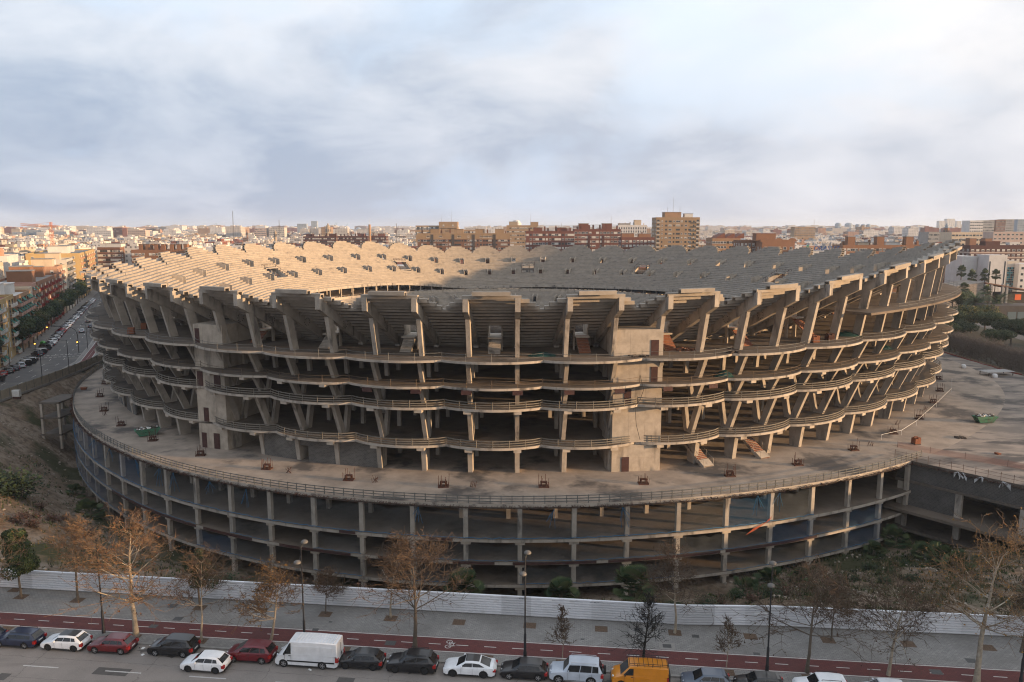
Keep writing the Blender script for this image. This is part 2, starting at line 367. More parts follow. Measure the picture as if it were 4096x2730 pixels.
def vomitories():
    doorm = [mat('vomitory_recess', (0.13, 0.055, 0.035), (0.05, 0.03, 0.025), 1.5, 0.9)]
    def one(k, r0, r1, up, sfun, zfun, half, drop):
        mb = MB()
        for sg in (-1, 1):
            u = k + sg * half
            sa, sb = sfun(r0), sfun(r1 + 1); za, zb = zfun(k, r0), zfun(k, r1 + 1)
            radial_beam(mb, u, [(sa, za + up), (sb - 0.05, za + up - 0.75), (sb - 0.05, zb - 0.3), (sb + 1.2, zb - 0.3), (sa, za - 0.4)], 0.2)
        us = np.linspace(k - half, k + half, 3); zb = zfun(k, r1 + 1)
        sweep(mb, us, [(sfun(r0) + 0.9, zb - 0.02), (sfun(r1 + 1), zb - 0.02), (sfun(r1 + 1), zb - 0.25), (sfun(r0) + 0.9, zb - 0.25)])
        o = mb.build('vomitory', CONC_L, STAD)
        return o
    S = lambda r: S0 - TREAD * r
    Z = lambda k, r: float(zc_of(k)) - RISE * r
    for k in range(NT):
        for r0, r1 in ((10, 12), (18, 20)):
            o = one(k, r0, r1, .9, S, Z, 0.08, 0)
            if r0 == 18 or 23 <= k <= 30:      # dark brown panels stand in for the dark passage openings behind some boxes
                us = np.linspace(k - 0.075, k + 0.075, 3); z = Z(k, r1 + 1)
                h = 2.1 if R.random() < 0.55 else 1.3
                if r0 == 18 or R.random() < .8: sweep(MB2 := MB(), us, [(S(r0 - 0.3), z + h), (S(r0) - 0.0, z + h), (S(r0) - 0.0, z), (S(r0 - 0.3), z)]); MB2.build('brick_infill', doorm, o)
        if 12 <= k <= 36:
            o = one(k, 4.5, 9, 1.0, lambda r: -30.4 - 0.85 * r, lambda k, r: 11.3 - 0.42 * r, 0.1, 0)
            us = np.linspace(k - 0.095, k + 0.095, 3); sweep(MB3 := MB(), us, [(-34.6, 9.2), (-34.9, 9.2), (-34.9, 6.9), (-34.6, 6.9)]); MB3.build('doorway', DARK, o)  # near-black panel stands in for the dark inside of the passage
    # five wide stair openings with scaffold rails
    for k in OPEN:
        a, b = k + 0.30, k + 0.74; mb = MB()
        us = np.linspace(a, b, 4)
        for u, w in ((a, 0.25), (b, 0.25)):
            radial_beam(mb, u, [(S(14), Z(u, 14)), (S(20), Z(u, 20)), (S(20), Z(u, 20) - 0.5), (S(20) + 1, Z(u, 20) - 0.9), (S(14), Z(u, 14) - 1.8)], w)
        sweep(mb, us, [(S(13.9), Z(k, 14) - 0.1), (S(15.6), Z(k, 14) - 0.1), (S(15.6), Z(k, 14) - 0.45), (S(13.9), Z(k, 14) - 0.45)])
        sweep(mb, us, [(S(13), Z(k, 20)), (S(20), Z(k, 20)), (S(20), Z(k, 20) - .3), (S(13), Z(k, 20) - .3)])
        o = mb.build('stair_opening', CONC, STAD)
        rb = MB()
        for t in np.linspace(0, 1, 5):
            p = P3(a + (b - a) * t, S(13.8), Z(k, 14)); rb.tube(p, (p[0], p[1], p[2] + 1.2), 0.05, n=4)
        for u in (a, b):
            for r in (15, 17, 19, 20): p = P3(u, S(r), Z(u, r)); rb.tube(p, (p[0], p[1], p[2] + 1.5), 0.06, n=4)
            rb.tube(P3(u, S(14), Z(u, 14) + 1.2), P3(u, S(20), Z(u, 20) + 1.2), 0.05, n=4)
        for h in (0.6, 1.15): rb.tube(P3(a, S(13.8), Z(k, 14) + h), P3(b, S(13.8), Z(k, 14) + h), 0.04, n=4)
        rb.build('guard_rail', RUST, o)

def rakers():
    for u in RIBS:
        z = float(zc_of(u)); sl = RISE / TREAD; mb = MB()
        st = -0.1; sf = st - (z - 2.95 - 20.35) / 0.53
        top = lambda s: z - 0.80 - (st - s) * sl
        e = sf - 2.4
        t = radial_beam(mb, u, [(st, top(st) - 0.15), (st, z - 2.95), (sf, 20.35), (sf, 20.0), (sf - 1.1, 20.0), (sf - 1.1, 20.3), (e, 20.3), (e, top(e)), (-1.0, top(-1.0))], 0.78)
        # ring of bolt holes on both flanks
        s0, z0 = -7.4, (z - 2.95 - (st + 7.4) * 0.53) + 0.95
        for sg in (-1, 1):
            for i in range(9):
                a = 2 * pi * i / 9; ss, zz = s0 + 0.62 * cos(a), z0 + 0.62 * sin(a); q = pos(u, ss) + t * sg * 0.392; d = pos(u, ss + .14) - pos(u, ss)
                mb.quad((q[0] - d[0] / 2, q[1] - d[1] / 2, zz - .07), (q[0] + d[0] / 2, q[1] + d[1] / 2, zz - .07), (q[0] + d[0] / 2, q[1] + d[1] / 2, zz + .07), (q[0] - d[0] / 2, q[1] - d[1] / 2, zz + .07), 1)
        mb.build('raker_beam', [CONC, DARK], STAD)

def zb_raker(u, s): return float(zc_of(u)) - 2.95 - (-0.1 - s) * 0.53
def columns():
    pool, piers, inner = [], [], []
    def lean(u, s0, z0, s1, z1, w, d):
        mb = MB(); radial_beam(mb, u, [(s0 + d / 2, z0), (s1 + d / 2, z1), (s1 - d / 2, z1), (s0 - d / 2, z0)], w)
        pool.append((near_size(pos(u, -3), z1 - z0) * (1.0 if s1 > s0 - .5 else 0.6), mb))
    for i, u in enumerate(RIBS):
        if hidden_pier(u): pass
        mb = MB(); radial_beam(mb, u, [(-2.0 + oD, ZP), (-1.4 + oD, ZD - .36), (-4.2 + oD, ZD - .36), (-3.9 + oD, ZP)], 0.72); piers.append((near_size(pos(u, -3), 5), mb))
        lean(u, -3.7 + oD, ZD, -2.3 + oC, ZCC - .36, 0.62, 1.25); lean(u, -4.8 + oD, ZD, -7.2 + oC, ZCC - .36, 0.58, 1.1)
        lean(u, -3.6 + oC, ZCC, -2.6 + oB, ZB - .34, 0.62, 1.3); lean(u, -4.8 + oC, ZCC, -6.4 + oB, ZB - .34, 0.6, 0.65)
        lean(u, -3.8 + oB, ZB, -2.8, ZA - .34, 0.62, 1.3); lean(u, -8.2, ZB, -7.9, ZA - .34, 0.6, 0.65)
        s0, s1 = -4.5, -3.1
        lean(u, s0, ZA, s1, zb_raker(u, s1) + 0.25, 0.64, 1.45)
        for s in (-13.0, -20.5):
            for z0, z1 in ((ZP, ZD), (ZD, ZCC), (ZCC, ZB), (ZB, ZA)):
                if s < s_in(u, z1) + .5: continue
                mb = MB(); radial_beam(mb, u, [(s + .3, z0), (s + .3, z1 - .34), (s - .3, z1 - .34), (s - .3, z0)], 0.6); inner.append((near_size(pos(u, s), 2), mb))
    emit_pool(piers, 'tapered_pier', CONC, STAD)
    pool += inner
    emit_pool(pool, 'column', CONC, STAD, 298, 'column_rows')
def hidden_pier(u): return False

def slabs():
    N = NT * 16; us = np.linspace(0, NT, N, endpoint=False)
    for z, th in ((ZD, .36), (ZCC, .36), (ZB, .34), (ZA, .34)):
        mb = MB(); e = edge(us) + OFF[z]; si = s_in(us, z); n = N
        pts = np.zeros((N, 6, 3))
        for j, (s, zz) in enumerate(((si, z), (e - 0.25, z), (e, z), (e, z - th), (e - 0.25, z - th), (si, z - th))):
            pts[:, j, :2] = pos(us, s); pts[:, j, 2] = zz
        fs, ms = [], []
        mb.v = [tuple(p) for p in pts.reshape(-1, 3)]
        for i in range(N):
            a, b = i * 6, ((i + 1) % N) * 6
            for j in range(6):
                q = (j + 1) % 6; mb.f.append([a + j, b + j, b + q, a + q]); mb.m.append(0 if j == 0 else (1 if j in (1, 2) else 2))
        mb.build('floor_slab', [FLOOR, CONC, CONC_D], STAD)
    # the short extra deck where the rim climbs
    us = np.linspace(42.62, 33.0, 120); mb = MB(); e = 0.9 + 0 * us
    sweep(mb, us, [(e, 24.9), (np.maximum(-11.0, s_in(us, 24.9)), 24.9), (np.maximum(-11, s_in(us, 24.9)), 24.5), (e, 24.5)])
    mb.build('upper_deck', [FLOOR], STAD)
    # corbels that carry the slab edges
    pool = []
    for z, dz, oo in ((ZD - .36, .45, oD), (ZCC - .36, .45, oC), (ZB - .34, .42, oB)):
        for u in RIBS:
            mb = MB(); e = float(edge(u)) + oo; radial_beam(mb, u, [(e - 0.05, z - .004), (e - 1.7, z - .004), (e - 1.7, z - dz), (e - 0.05, z - dz)], 1.15 if z < 14 else 0.95, 0)
            pool.append((near_size(pos(u, 0), 1), mb))
    emit_pool(pool, 'corbel', CONC_L, STAD, 290)
    # shutter boards left hanging under the third slab
    for u in (44.75, 45.25, 45.75, 46.25, 46.75, 0.25, 0.75, 1.25):
        mb = MB(); e = float(edge(u)) + oB; radial_beam(mb, u, [(e + .28, ZB - .30), (e + .16, ZB - .30), (e + .16, ZB - .95), (e + .28, ZB - .95)], 1.5); mb.build('shutter_board', WOOD, STAD)

def railings():
    def rail(us_edge, z, off, mats, board):
        mb = MB(); pts = pos(us_edge, edge(us_edge) - (off[:, 0] if hasattr(off, 'shape') else off))
        for a, b in zip(pts[:-1], pts[1:]):
            for h, hh in (((0.28, .09), (0.62, .09), (1.0, .10)) if board else ((0.5, .028), (1.0, .032))):
                d = b - a; mb.box(((a[0] + b[0]) / 2, (a[1] + b[1]) / 2, z + h), (hypot(*d), 0.045 if board else .045, hh * 1.3), atan2(d[1], d[0]))
        step = 2 if board else 3
        for p in pts[::step]: mb.tube((p[0], p[1], z), (p[0], p[1], z + (1.12 if board else 1.15)), 0.055 if board else 0.032, n=4)
        return mb
    brd = mat('rail_board', (0.165, 0.145, 0.118), (0.105, 0.097, 0.085), 1.2, 0.85)
    for z, board, m in ((ZD, True, brd), (ZCC, True, brd), (ZB, False, RUSTRAIL), (ZA, False, STEEL)):
        for k in range(NT):
            us = np.linspace(k - .5, k + .5, 13)
            rail(us, z, 0.22 - OFF[z], m, board).build('railing', m, STAD)
    for k in np.arange(33.5, 42.5):
        us = np.linspace(k - .5, k + .5, 13); rail(us, 24.9, edge(us)[:, None] - .7, STEEL, False).build('railing', STEEL, STAD)

def cores():
    dm = [WOOD]
    def core(px0, px1, D, dep, z1, rz, lab, doors, zc_door):
        x0, x1 = Xat(px0, 1700, D), Xat(px1, 1700, D); w = x1 - x0
        mb = MB(); c = ((x0 + x1) / 2, D + dep / 2 * cos(rz))
        def L(x, y): return (c[0] + x * cos(rz) - (y) * sin(rz), c[1] + x * sin(rz) + y * cos(rz))
        levels = [ZP, ZD, ZCC, ZB, ZA, z1]
        for a, b in zip(levels[:-1], levels[1:]):
            top = b - 0.43 if b != z1 else b
            # formwork lifts: two pours per storey, their joint a shallow recess
            hmid = a + (top - a) * .52
            for h0, h1 in ((a, hmid - .015), (hmid + .015, top)):
                for i in range(3):
                    xx0, xx1 = -w / 2 + w * i / 3 + (.012 if i else 0), -w / 2 + w * (i + 1) / 3 - (.012 if i < 2 else 0)
                    p = L((xx0 + xx1) / 2, 0); mb.box((p[0], p[1], (h0 + h1) / 2), (xx1 - xx0, dep, h1 - h0), rz)
            p = L(0, 0); mb.box((p[0], p[1], (a + top) / 2), (w - .06, dep - .06, top - a - .06), rz)
        o = mb.build('stair_core', CONC_L, STAD)
        for dx, z0, h, wd_ in doors:
            q = MB(); p = L(dx * w, -dep / 2 - .02); q.box((p[0], p[1], z0 + h / 2), (wd_, .12, h), rz); q.build('door', WOOD, o)
        return o
    core(2433, 2632, 113.2, 11, 24.0, 0.10, '', [(-.22, ZP, 2.3, 1.15), (-.20, ZCC, 2.2, 1.1), (.33, ZA, 2.4, 1.2), (.33, ZB, 2.3, 1.05)], 0)
    core(826, 968, 125.5, 11, 23.2, -0.36, '', [(-.32, ZP, 2.6, 1.0), (.12, ZP, 2.7, 1.2), (-.2, ZD, 2.4, 1.0), (-.35, ZCC, 2.5, 1.2), (.25, ZCC, 2.4, 1.3), (-.36, ZA, 2.5, .9)], 0)

def block_walls():
    def wall(u0, u1, s, z0, z1, gap=None):
        a, b = pos(u0, s), pos(u1, s); phi = atan2(b[1] - a[1], b[0] - a[0]); m = block_mat('grey_blockwork', phi)
        mb = MB(); us = np.linspace(u0, u1, 7)
        g0, g1, gh = gap if gap else (9e9, 9e9, 0)
        if not gap: sweep(mb, us, [(s, z1), (s - .25, z1), (s - .25, z0), (s, z0)])
        else:
            lo, hi = min(u0, u1), max(u0, u1)
            for x0, x1, q0 in ((lo, g0, z0), (g0, g1, z0 + gh), (g1, hi, z0)):
                sweep(mb, np.linspace(x0, x1, 4), [(s, z1), (s - .25, z1), (s - .25, q0), (s, q0)])
        mb.build('block_wall', m, STAD)
    wall(2.75, 1.25, -4.4, ZP, ZD - .43, (2.12, 2.28, 2.5))
    wall(6.9, 5.6, -4.4, ZP, ZD - .43, (6.05, 6.2, 2.5))
    wall(9.0, 6.95, -4.4, ZP, ZD - .43)

def brick_stairs():
    for k in list(range(-4, 5)):
        kk = k % NT; z = float(zc_of(kk)); rtop = 13; zt = z - RISE * rtop; s_top = S0 - TREAD * 10.3
        n = max(4, int((zt - ZA) / 0.19)); run = 0.25; brick = k <= -1 or k == 3
        mb = MB(); half = 0.066; us = np.linspace(kk - half, kk + half, 3)
        sb = s_top + n * run
        sweep(mb, us, [(sb, ZA), (s_top, zt - .02), (s_top, zt - .3), (sb - .55, ZA)])
        for sg in (-1, 1):
            radial_beam(mb, kk + sg * (half + .012), [(s_top - .3, zt + 1.6), (s_top - .3, ZA), (s_top - .9, ZA), (s_top - .9, zt + 1.6)], 0.22)
        o = mb.build('staircase', [CONC_L], STAD)
        for i in range(n):
            q = MB(); s1 = sb - i * run; zz = ZA + (zt - ZA) * (i + 1) / n
            sweep(q, us, [(s1, zz), (s1 - run - .03, zz), (s1 - run - .03, zz - .17), (s1, zz - .17)]); q.build('step', BRICKO if brick else CONC, o)
    # two flights that climb from the podium to the first floor
    for px, py in ((2835, 1868), (3062, 1835)):
        x, y = G(px, py, ZP); rz = radians(62); n = 17; mb = MB()
        ux, uy = cos(radians(118)), sin(radians(118)); vx, vy = -uy, ux
        def Q(a, b, z): return (x + ux * a + vx * b, y + uy * a + vy * b, z)
        mb.hexa([Q(0, -1, 2.0), Q(0, 1, 2.0), Q(1.2, 1, 2.0), Q(1.2, -1, 2.0), Q(0, -1, 2.2), Q(0, 1, 2.2), Q(1.25, 1, 2.9), Q(1.25, -1, 2.9)])
        mb.hexa([Q(1.0, -1, 2.0), Q(1.0, 1, 2.0), Q(5.2, 1, 4.6), Q(5.2, -1, 4.6), Q(1.0, -1, 2.6), Q(1.0, 1, 2.6), Q(5.2, 1, 5.1), Q(5.2, -1, 5.1)])
        for b in (-1.0, 1.0):
            for a in (0.1, 1.8, 3.5, 5.2): mb.tube(Q(a, b, 2 + a * .57), Q(a, b, 3.2 + a * .57), .03, n=4)
            mb.tube(Q(0.1, b, 3.1), Q(5.2, b, 6.0), .03, n=4)
        o = mb.build('staircase', [CONC], STAD)
        for i in range(n):
            q = MB(); a0 = i * .31; z = 2.18 + i * .178
            q.hexa([Q(a0, -.95, z - .17), Q(a0, .95, z - .17), Q(a0 + .34, .95, z - .17), Q(a0 + .34, -.95, z - .17), Q(a0, -.95, z), Q(a0, .95, z), Q(a0 + .34, .95, z), Q(a0 + .34, -.95, z)])
            q.build('step', BRICKO, o)
terraces(); vomitories(); rakers(); columns(); slabs(); railings(); cores(); block_walls(); brick_stairs()
# ---------------------------------------------------------------- podium, garage floors, plaza
POD_A = [-120, -91.5, -80, -70, -62.5, -58, -50, -30, 0, 60, 120, 180, 190, 200, 210, 216, 226, 235, 245, 255, 268.5]
POD_S = [9, 9, 9.2, 9.7, 10.2, 10.4, 10.5, 11, 11, 8, 5, 2.2, 2.2, 3.0, 3.9, 4.3, 5.4, 6.4, 7.6, 8.4, 9.0]
def pod_s(u):
    a = ang_of(u) % 360.0; a = np.where(a > 268.5, a - 360, a); return np.interp(a, POD_A, POD_S)
U_C = 42.55                                   # the corner where the curved podium meets the plaza
def u_at_px(px):
    best = min((abs(CX + F_PX * pos(u, float(pod_s(u)))[0] / (pos(u, float(pod_s(u)))[1] * .995 + 5.5) - px), u) for u in np.linspace(-5, 7, 600)); return float(best[1])
def podium():
    us = np.linspace(0, NT, NT * 8, endpoint=False)
    def ring(z, th, u_list, s_out, s_inn, name, mats, closed, rough=0):
        mb = MB(); n = len(u_list); rn = random.Random(int(z * 10))
        pts = np.zeros((n, 4, 3))
        for j, (s, zz) in enumerate(((s_inn, z), (s_out, z), (s_out, z - th), (s_inn, z - th))):
            pts[:, j, :2] = pos(u_list, np.broadcast_to(s, u_list.shape)); pts[:, j, 2] = zz
        mb.v = [tuple(p) for p in pts.reshape(-1, 3)]
        for i in range(n if closed else n - 1):
            a, b = i * 4, ((i + 1) % n) * 4
            for j in range(4):
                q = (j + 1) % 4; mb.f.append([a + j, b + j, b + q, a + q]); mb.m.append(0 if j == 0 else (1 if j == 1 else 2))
        if not closed: mb.f += [[0, 1, 2, 3], [n * 4 - 1, n * 4 - 2, n * 4 - 3, n * 4 - 4]]; mb.m += [1, 1]
        return mb.build(name, mats, STAD)
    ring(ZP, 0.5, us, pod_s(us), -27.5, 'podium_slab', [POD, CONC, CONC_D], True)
    ufront = np.linspace(U_C - NT, 12, 300)
    for z, th in ((-3.0, .45), (-6.25, .42), (-9.55, .42)):
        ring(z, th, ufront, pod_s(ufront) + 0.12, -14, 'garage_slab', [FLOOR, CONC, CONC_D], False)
    # closing wall added deep inside the garage to keep its back dark
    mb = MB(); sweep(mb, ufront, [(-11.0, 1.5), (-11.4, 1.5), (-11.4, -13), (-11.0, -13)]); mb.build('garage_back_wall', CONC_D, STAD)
    # facade columns, spaced evenly along the edge
    ue = np.linspace(U_C - NT, 13, 2400); pe = pos(ue, pod_s(ue) - 0.42); L = np.concatenate([[0], np.cumsum(np.hypot(*np.diff(pe, axis=0).T))])
    x_anchor = Xat(2078, 2060, 98.9); i0 = int(np.argmin(np.abs(pe[:, 0] - x_anchor) + (pe[:, 1] > 150) * 1e3))
    l0 = L[i0] % 7.42; ucol = [float(np.interp(l, L, ue)) for l in np.arange(l0, L[-1], 7.42)]
    pool, corb = [], []
    for u in ucol:
        for z0, z1 in ((-3.0, 1.5), (-6.25, -3.45), (-9.55, -6.67), (-13, -9.97)):
            mb = MB(); s = float(pod_s(u)) - .42
            radial_beam(mb, u, [(s + .3, z0), (s + .3, z1), (s - .3, z1), (s - .3, z0)], 0.62); pool.append((near_size(pos(u, s), z1 - z0), mb))
            if z1 < 0:
                mb = MB(); radial_beam(mb, u, [(s + .34, z1 + .002), (s + .34, z1 - .42), (s - .5, z1 - .42), (s - .5, z1 + .002)], 1.35); corb.append((near_size(pos(u, s), .4), mb))
    emit_pool(pool, 'garage_column', CONC, STAD, 280)
    emit_pool(corb, 'column_capital', CONC_L, STAD, 280)
    inner = []
    for u in ucol:
        for s in (1.2, -6.0):
            for z0, z1 in ((-3.0, 1.5), (-6.25, -3.45), (-9.55, -6.67)):
                mb = MB(); radial_beam(mb, u + .1, [(s + .35, z0), (s + .35, z1), (s - .35, z1), (s - .35, z0)], 0.9 if s < 0 else .6); inner.append((near_size(pos(u, s), 2), mb))
    emit_pool(inner, 'inner_column', CONC, STAD, 290)
    # podium railing, a panel per bay
    brd = mat('rail_board_grey', (0.13, 0.128, 0.12), (0.085, 0.085, 0.08), 1.0, 0.8)
    lists = np.arange(0, L[-1] - 7.4, 7.42)
    for l in lists:
        uu = np.interp(np.linspace(l, l + 7.42, 6), L, ue); pp = pos(uu, pod_s(uu) - .18); mb = MB()
        for a, b in zip(pp[:-1], pp[1:]):
            d = b - a
            for h in (0.30, 0.68, 1.06): mb.box(((a[0] + b[0]) / 2, (a[1] + b[1]) / 2, ZP + h), (hypot(*d), .045, .11), atan2(d[1], d[0]))
            mb.box((a[0], a[1], ZP + .58), (.10, .10, 1.16), atan2(d[1], d[0]))
        mb.build('railing', brd, STAD)
    # cut reinforcement sticking out along the podium edge, and ragged shutter timber under it
    mb = MB(); rn = random.Random(5)
    for i in range(2600):
        l = rn.uniform(0, L[-1]); u = float(np.interp(l, L, ue)); s = float(pod_s(u)); p = pos(u, s - .05); q = pos(u + rn.uniform(-.012, .012), s + rn.uniform(.12, .75))
        z = ZP - .12 - rn.random() * .3; mb.tube((p[0], p[1], z), (q[0], q[1], z - rn.uniform(-.05, .3)), .022, n=3, cap=False)
    mb.build('starter_bars', RUST, STAD, kind='stuff')
    mb = MB()
    for i in range(260):
        l = rn.uniform(0, L[-1]); u = float(np.interp(l, L, ue)); s = float(pod_s(u)); w = rn.uniform(.05, .16)
        sweep(mb, np.linspace(u - w, u + w, 3), [(s + .05, ZP - .42 - rn.random() * .1), (s + .10, ZP - .42), (s + .10, ZP - .62), (s + .05, ZP - .62)])
    mb.build('edge_timber', mat('old_timber', (.07, .055, .045), (.045, .035, .03), 2, .9), STAD, kind='stuff')
    # steel shutter angles along some slab edges
    for z, u0, u1 in ((-6.25, 2.9, 4.5), (-6.25, 2.2, 2.8), (-6.25, 1.2, 1.9), (-6.25, .5, .95), (-6.25, -.05, .3), (-6.25, -.9, -.2), (-6.25, -2.0, -1.0), (-6.25, -3.0, -2.05), (-3.0, 1.15, 1.3), (-3.0, .3, .5)):
        u = np.linspace(u0, u1, 12); s = pod_s(u) + .125; mb = MB(); sweep(mb, u, [(s + .05, z + .04), (s, z + .04), (s, z - .36), (s + .05, z - .36)]); mb.build('shutter_rail', RUST if False else WOOD, STAD)
    # netting hung between the columns, drooping rope edges
    netm = bpy.data.materials.new('safety_net'); netm.use_nodes = True; nt = netm.node_tree; b = nt.nodes['Principled BSDF']
    b.inputs['Base Color'].default_value = (.16, .18, .19, 1); b.inputs['Roughness'].default_value = .9
    tc = nd(nt, 'ShaderNodeTexCoord'); no = nd(nt, 'ShaderNodeTexNoise', ins={'Vector': tc.outputs['Object'], 'Scale': .35, 'Detail': 4.0})
    nt.links.new(ramp(nt, no.outputs[0], [(.3, .03), (.7, .16)]), b.inputs['Alpha'])
    blum = mat('blue_net', (.03, .13, .26), (.02, .09, .20), 1.0, .9, alpha=.17)
    rope = mat('blue_rope', (.03, .12, .22), (.025, .09, .17), 3, .9)
    rn = random.Random(9)
    for j, (ua, ub) in enumerate(zip(ucol[:-1], ucol[1:])):
        if ua < U_C - NT + .6 or ua > 8.5: continue
        for z0, z1 in ((-3.0, 1.45), (-6.25, -3.45), (-9.55, -6.67)):
            if ua < -3.3 and z0 == -3.0: continue
            if rn.random() < .18 and z0 != -3.0: continue
            uu = np.linspace(ua, ub, 9); P = pos(uu, pod_s(uu) + .2); top = [z1 - .5 * sin(pi * t) * rn.uniform(.4, 1.5) for t in np.linspace(0, 1, 9)]
            blue = ua < -3.4 or ua > 4.6 or (rn.random() < .08)
            mb = MB()
            for i in range(8): mb.quad((P[i][0], P[i][1], z0 - .1), (P[i + 1][0], P[i + 1][1], z0 - .1), (P[i + 1][0], P[i + 1][1], top[i + 1]), (P[i][0], P[i][1], top[i]))
            mb.build('safety_net', blum if blue else netm, STAD)
            rb = MB(); zz = [z0 + .12 + .16 * abs(sin(i * 1.7 + j)) + rn.uniform(-.06, .06) for i in range(9)]
            for i in range(8): rb.tube((P[i][0], P[i][1], zz[i]), (P[i + 1][0], P[i + 1][1], zz[i + 1]), .05 if z0 > -4 else .035, n=4, cap=False)
            if z0 == -3.0 and rn.random() < .6:       # a gathered hank of net hanging from the top
                i = rn.randrange(1, 8); p = P[i]
                for q in range(5): rb.tube((p[0] + rn.uniform(-.1, .1), p[1], 1.3), (p[0] + rn.uniform(-1.1, 1.1), p[1], rn.uniform(-1.8, .3)), .035, n=3, cap=False)
            rb.build('net_rope', rope, STAD)
    orm = mat('orange_net', (.34, .075, .03), (.25, .05, .025), 2.0, .9, alpha=.75); mb = MB()
    u = u_at_px(3085); p = [P3(u + d, float(pod_s(u)) + .3, z) for d, z in ((0, -1.9), (.03, -2.6), (.17, -3.7), (.27, -4.3), (.19, -3.4), (.07, -2.8))]
    mb.add(p, [(0, 1, 5), (1, 4, 5), (1, 2, 4), (2, 3, 4)]); mb.build('orange_net', orm, STAD)
    return ucol
UCOL = podium()

def stubs():
    rn = random.Random(4)
    for px, py in ((1395, 1921), (1774, 1948), (2175, 1948), (2573, 1936), (2919, 1905), (3191, 1861), (3414, 1802), (3572, 1736), (3676, 1677), (3733, 1612), (3759, 1566), (3754, 1518), (1068, 1877), (803, 1823), (612, 1764), (485, 1704), (417, 1645), (400, 1588), (421, 1537)):
        x, y = G(px, py, ZP); mb = MB()
        mb.box((x, y, ZP + .09), (1.5, 1.1, .16), rn.uniform(-.2, .2))
        for sx in (-.42, .42):
            for sy in (-.3, .3): mb.box((x + sx, y + sy, ZP + .45), (.12, .12, .7))
        mb.box((x, y, ZP + .72), (1.0, .75, .12))
        o = mb.build('column_stub', RUST, STAD)
        q = MB()
        for sx in (-.72, -.3, .3, .72):
            for sy in (-.4, .4): q.tube((x + sx, y + sy, ZP), (x + sx + rn.uniform(-.1, .1), y + sy, ZP + rn.uniform(.8, 2.0)), .035, n=4)
        q.build('starter_bar', RUST, o)
    for px, py in ((1500, 1930), (1894, 1951), (1153, 1894), (419, 1662), (3480, 1785), (3590, 1700), (3700, 1640)):
        x, y = G(px, py, ZP); q = MB()
        for i in range(7): q.tube((x + rn.uniform(-.5, .5), y + rn.uniform(-.3, .3), ZP), (x + rn.uniform(-.5, .5), y + rn.uniform(-.3, .3), ZP + rn.uniform(.6, 1.0)), .03, n=4)
        q.build('rebar_cluster', RUST, STAD)
stubs()

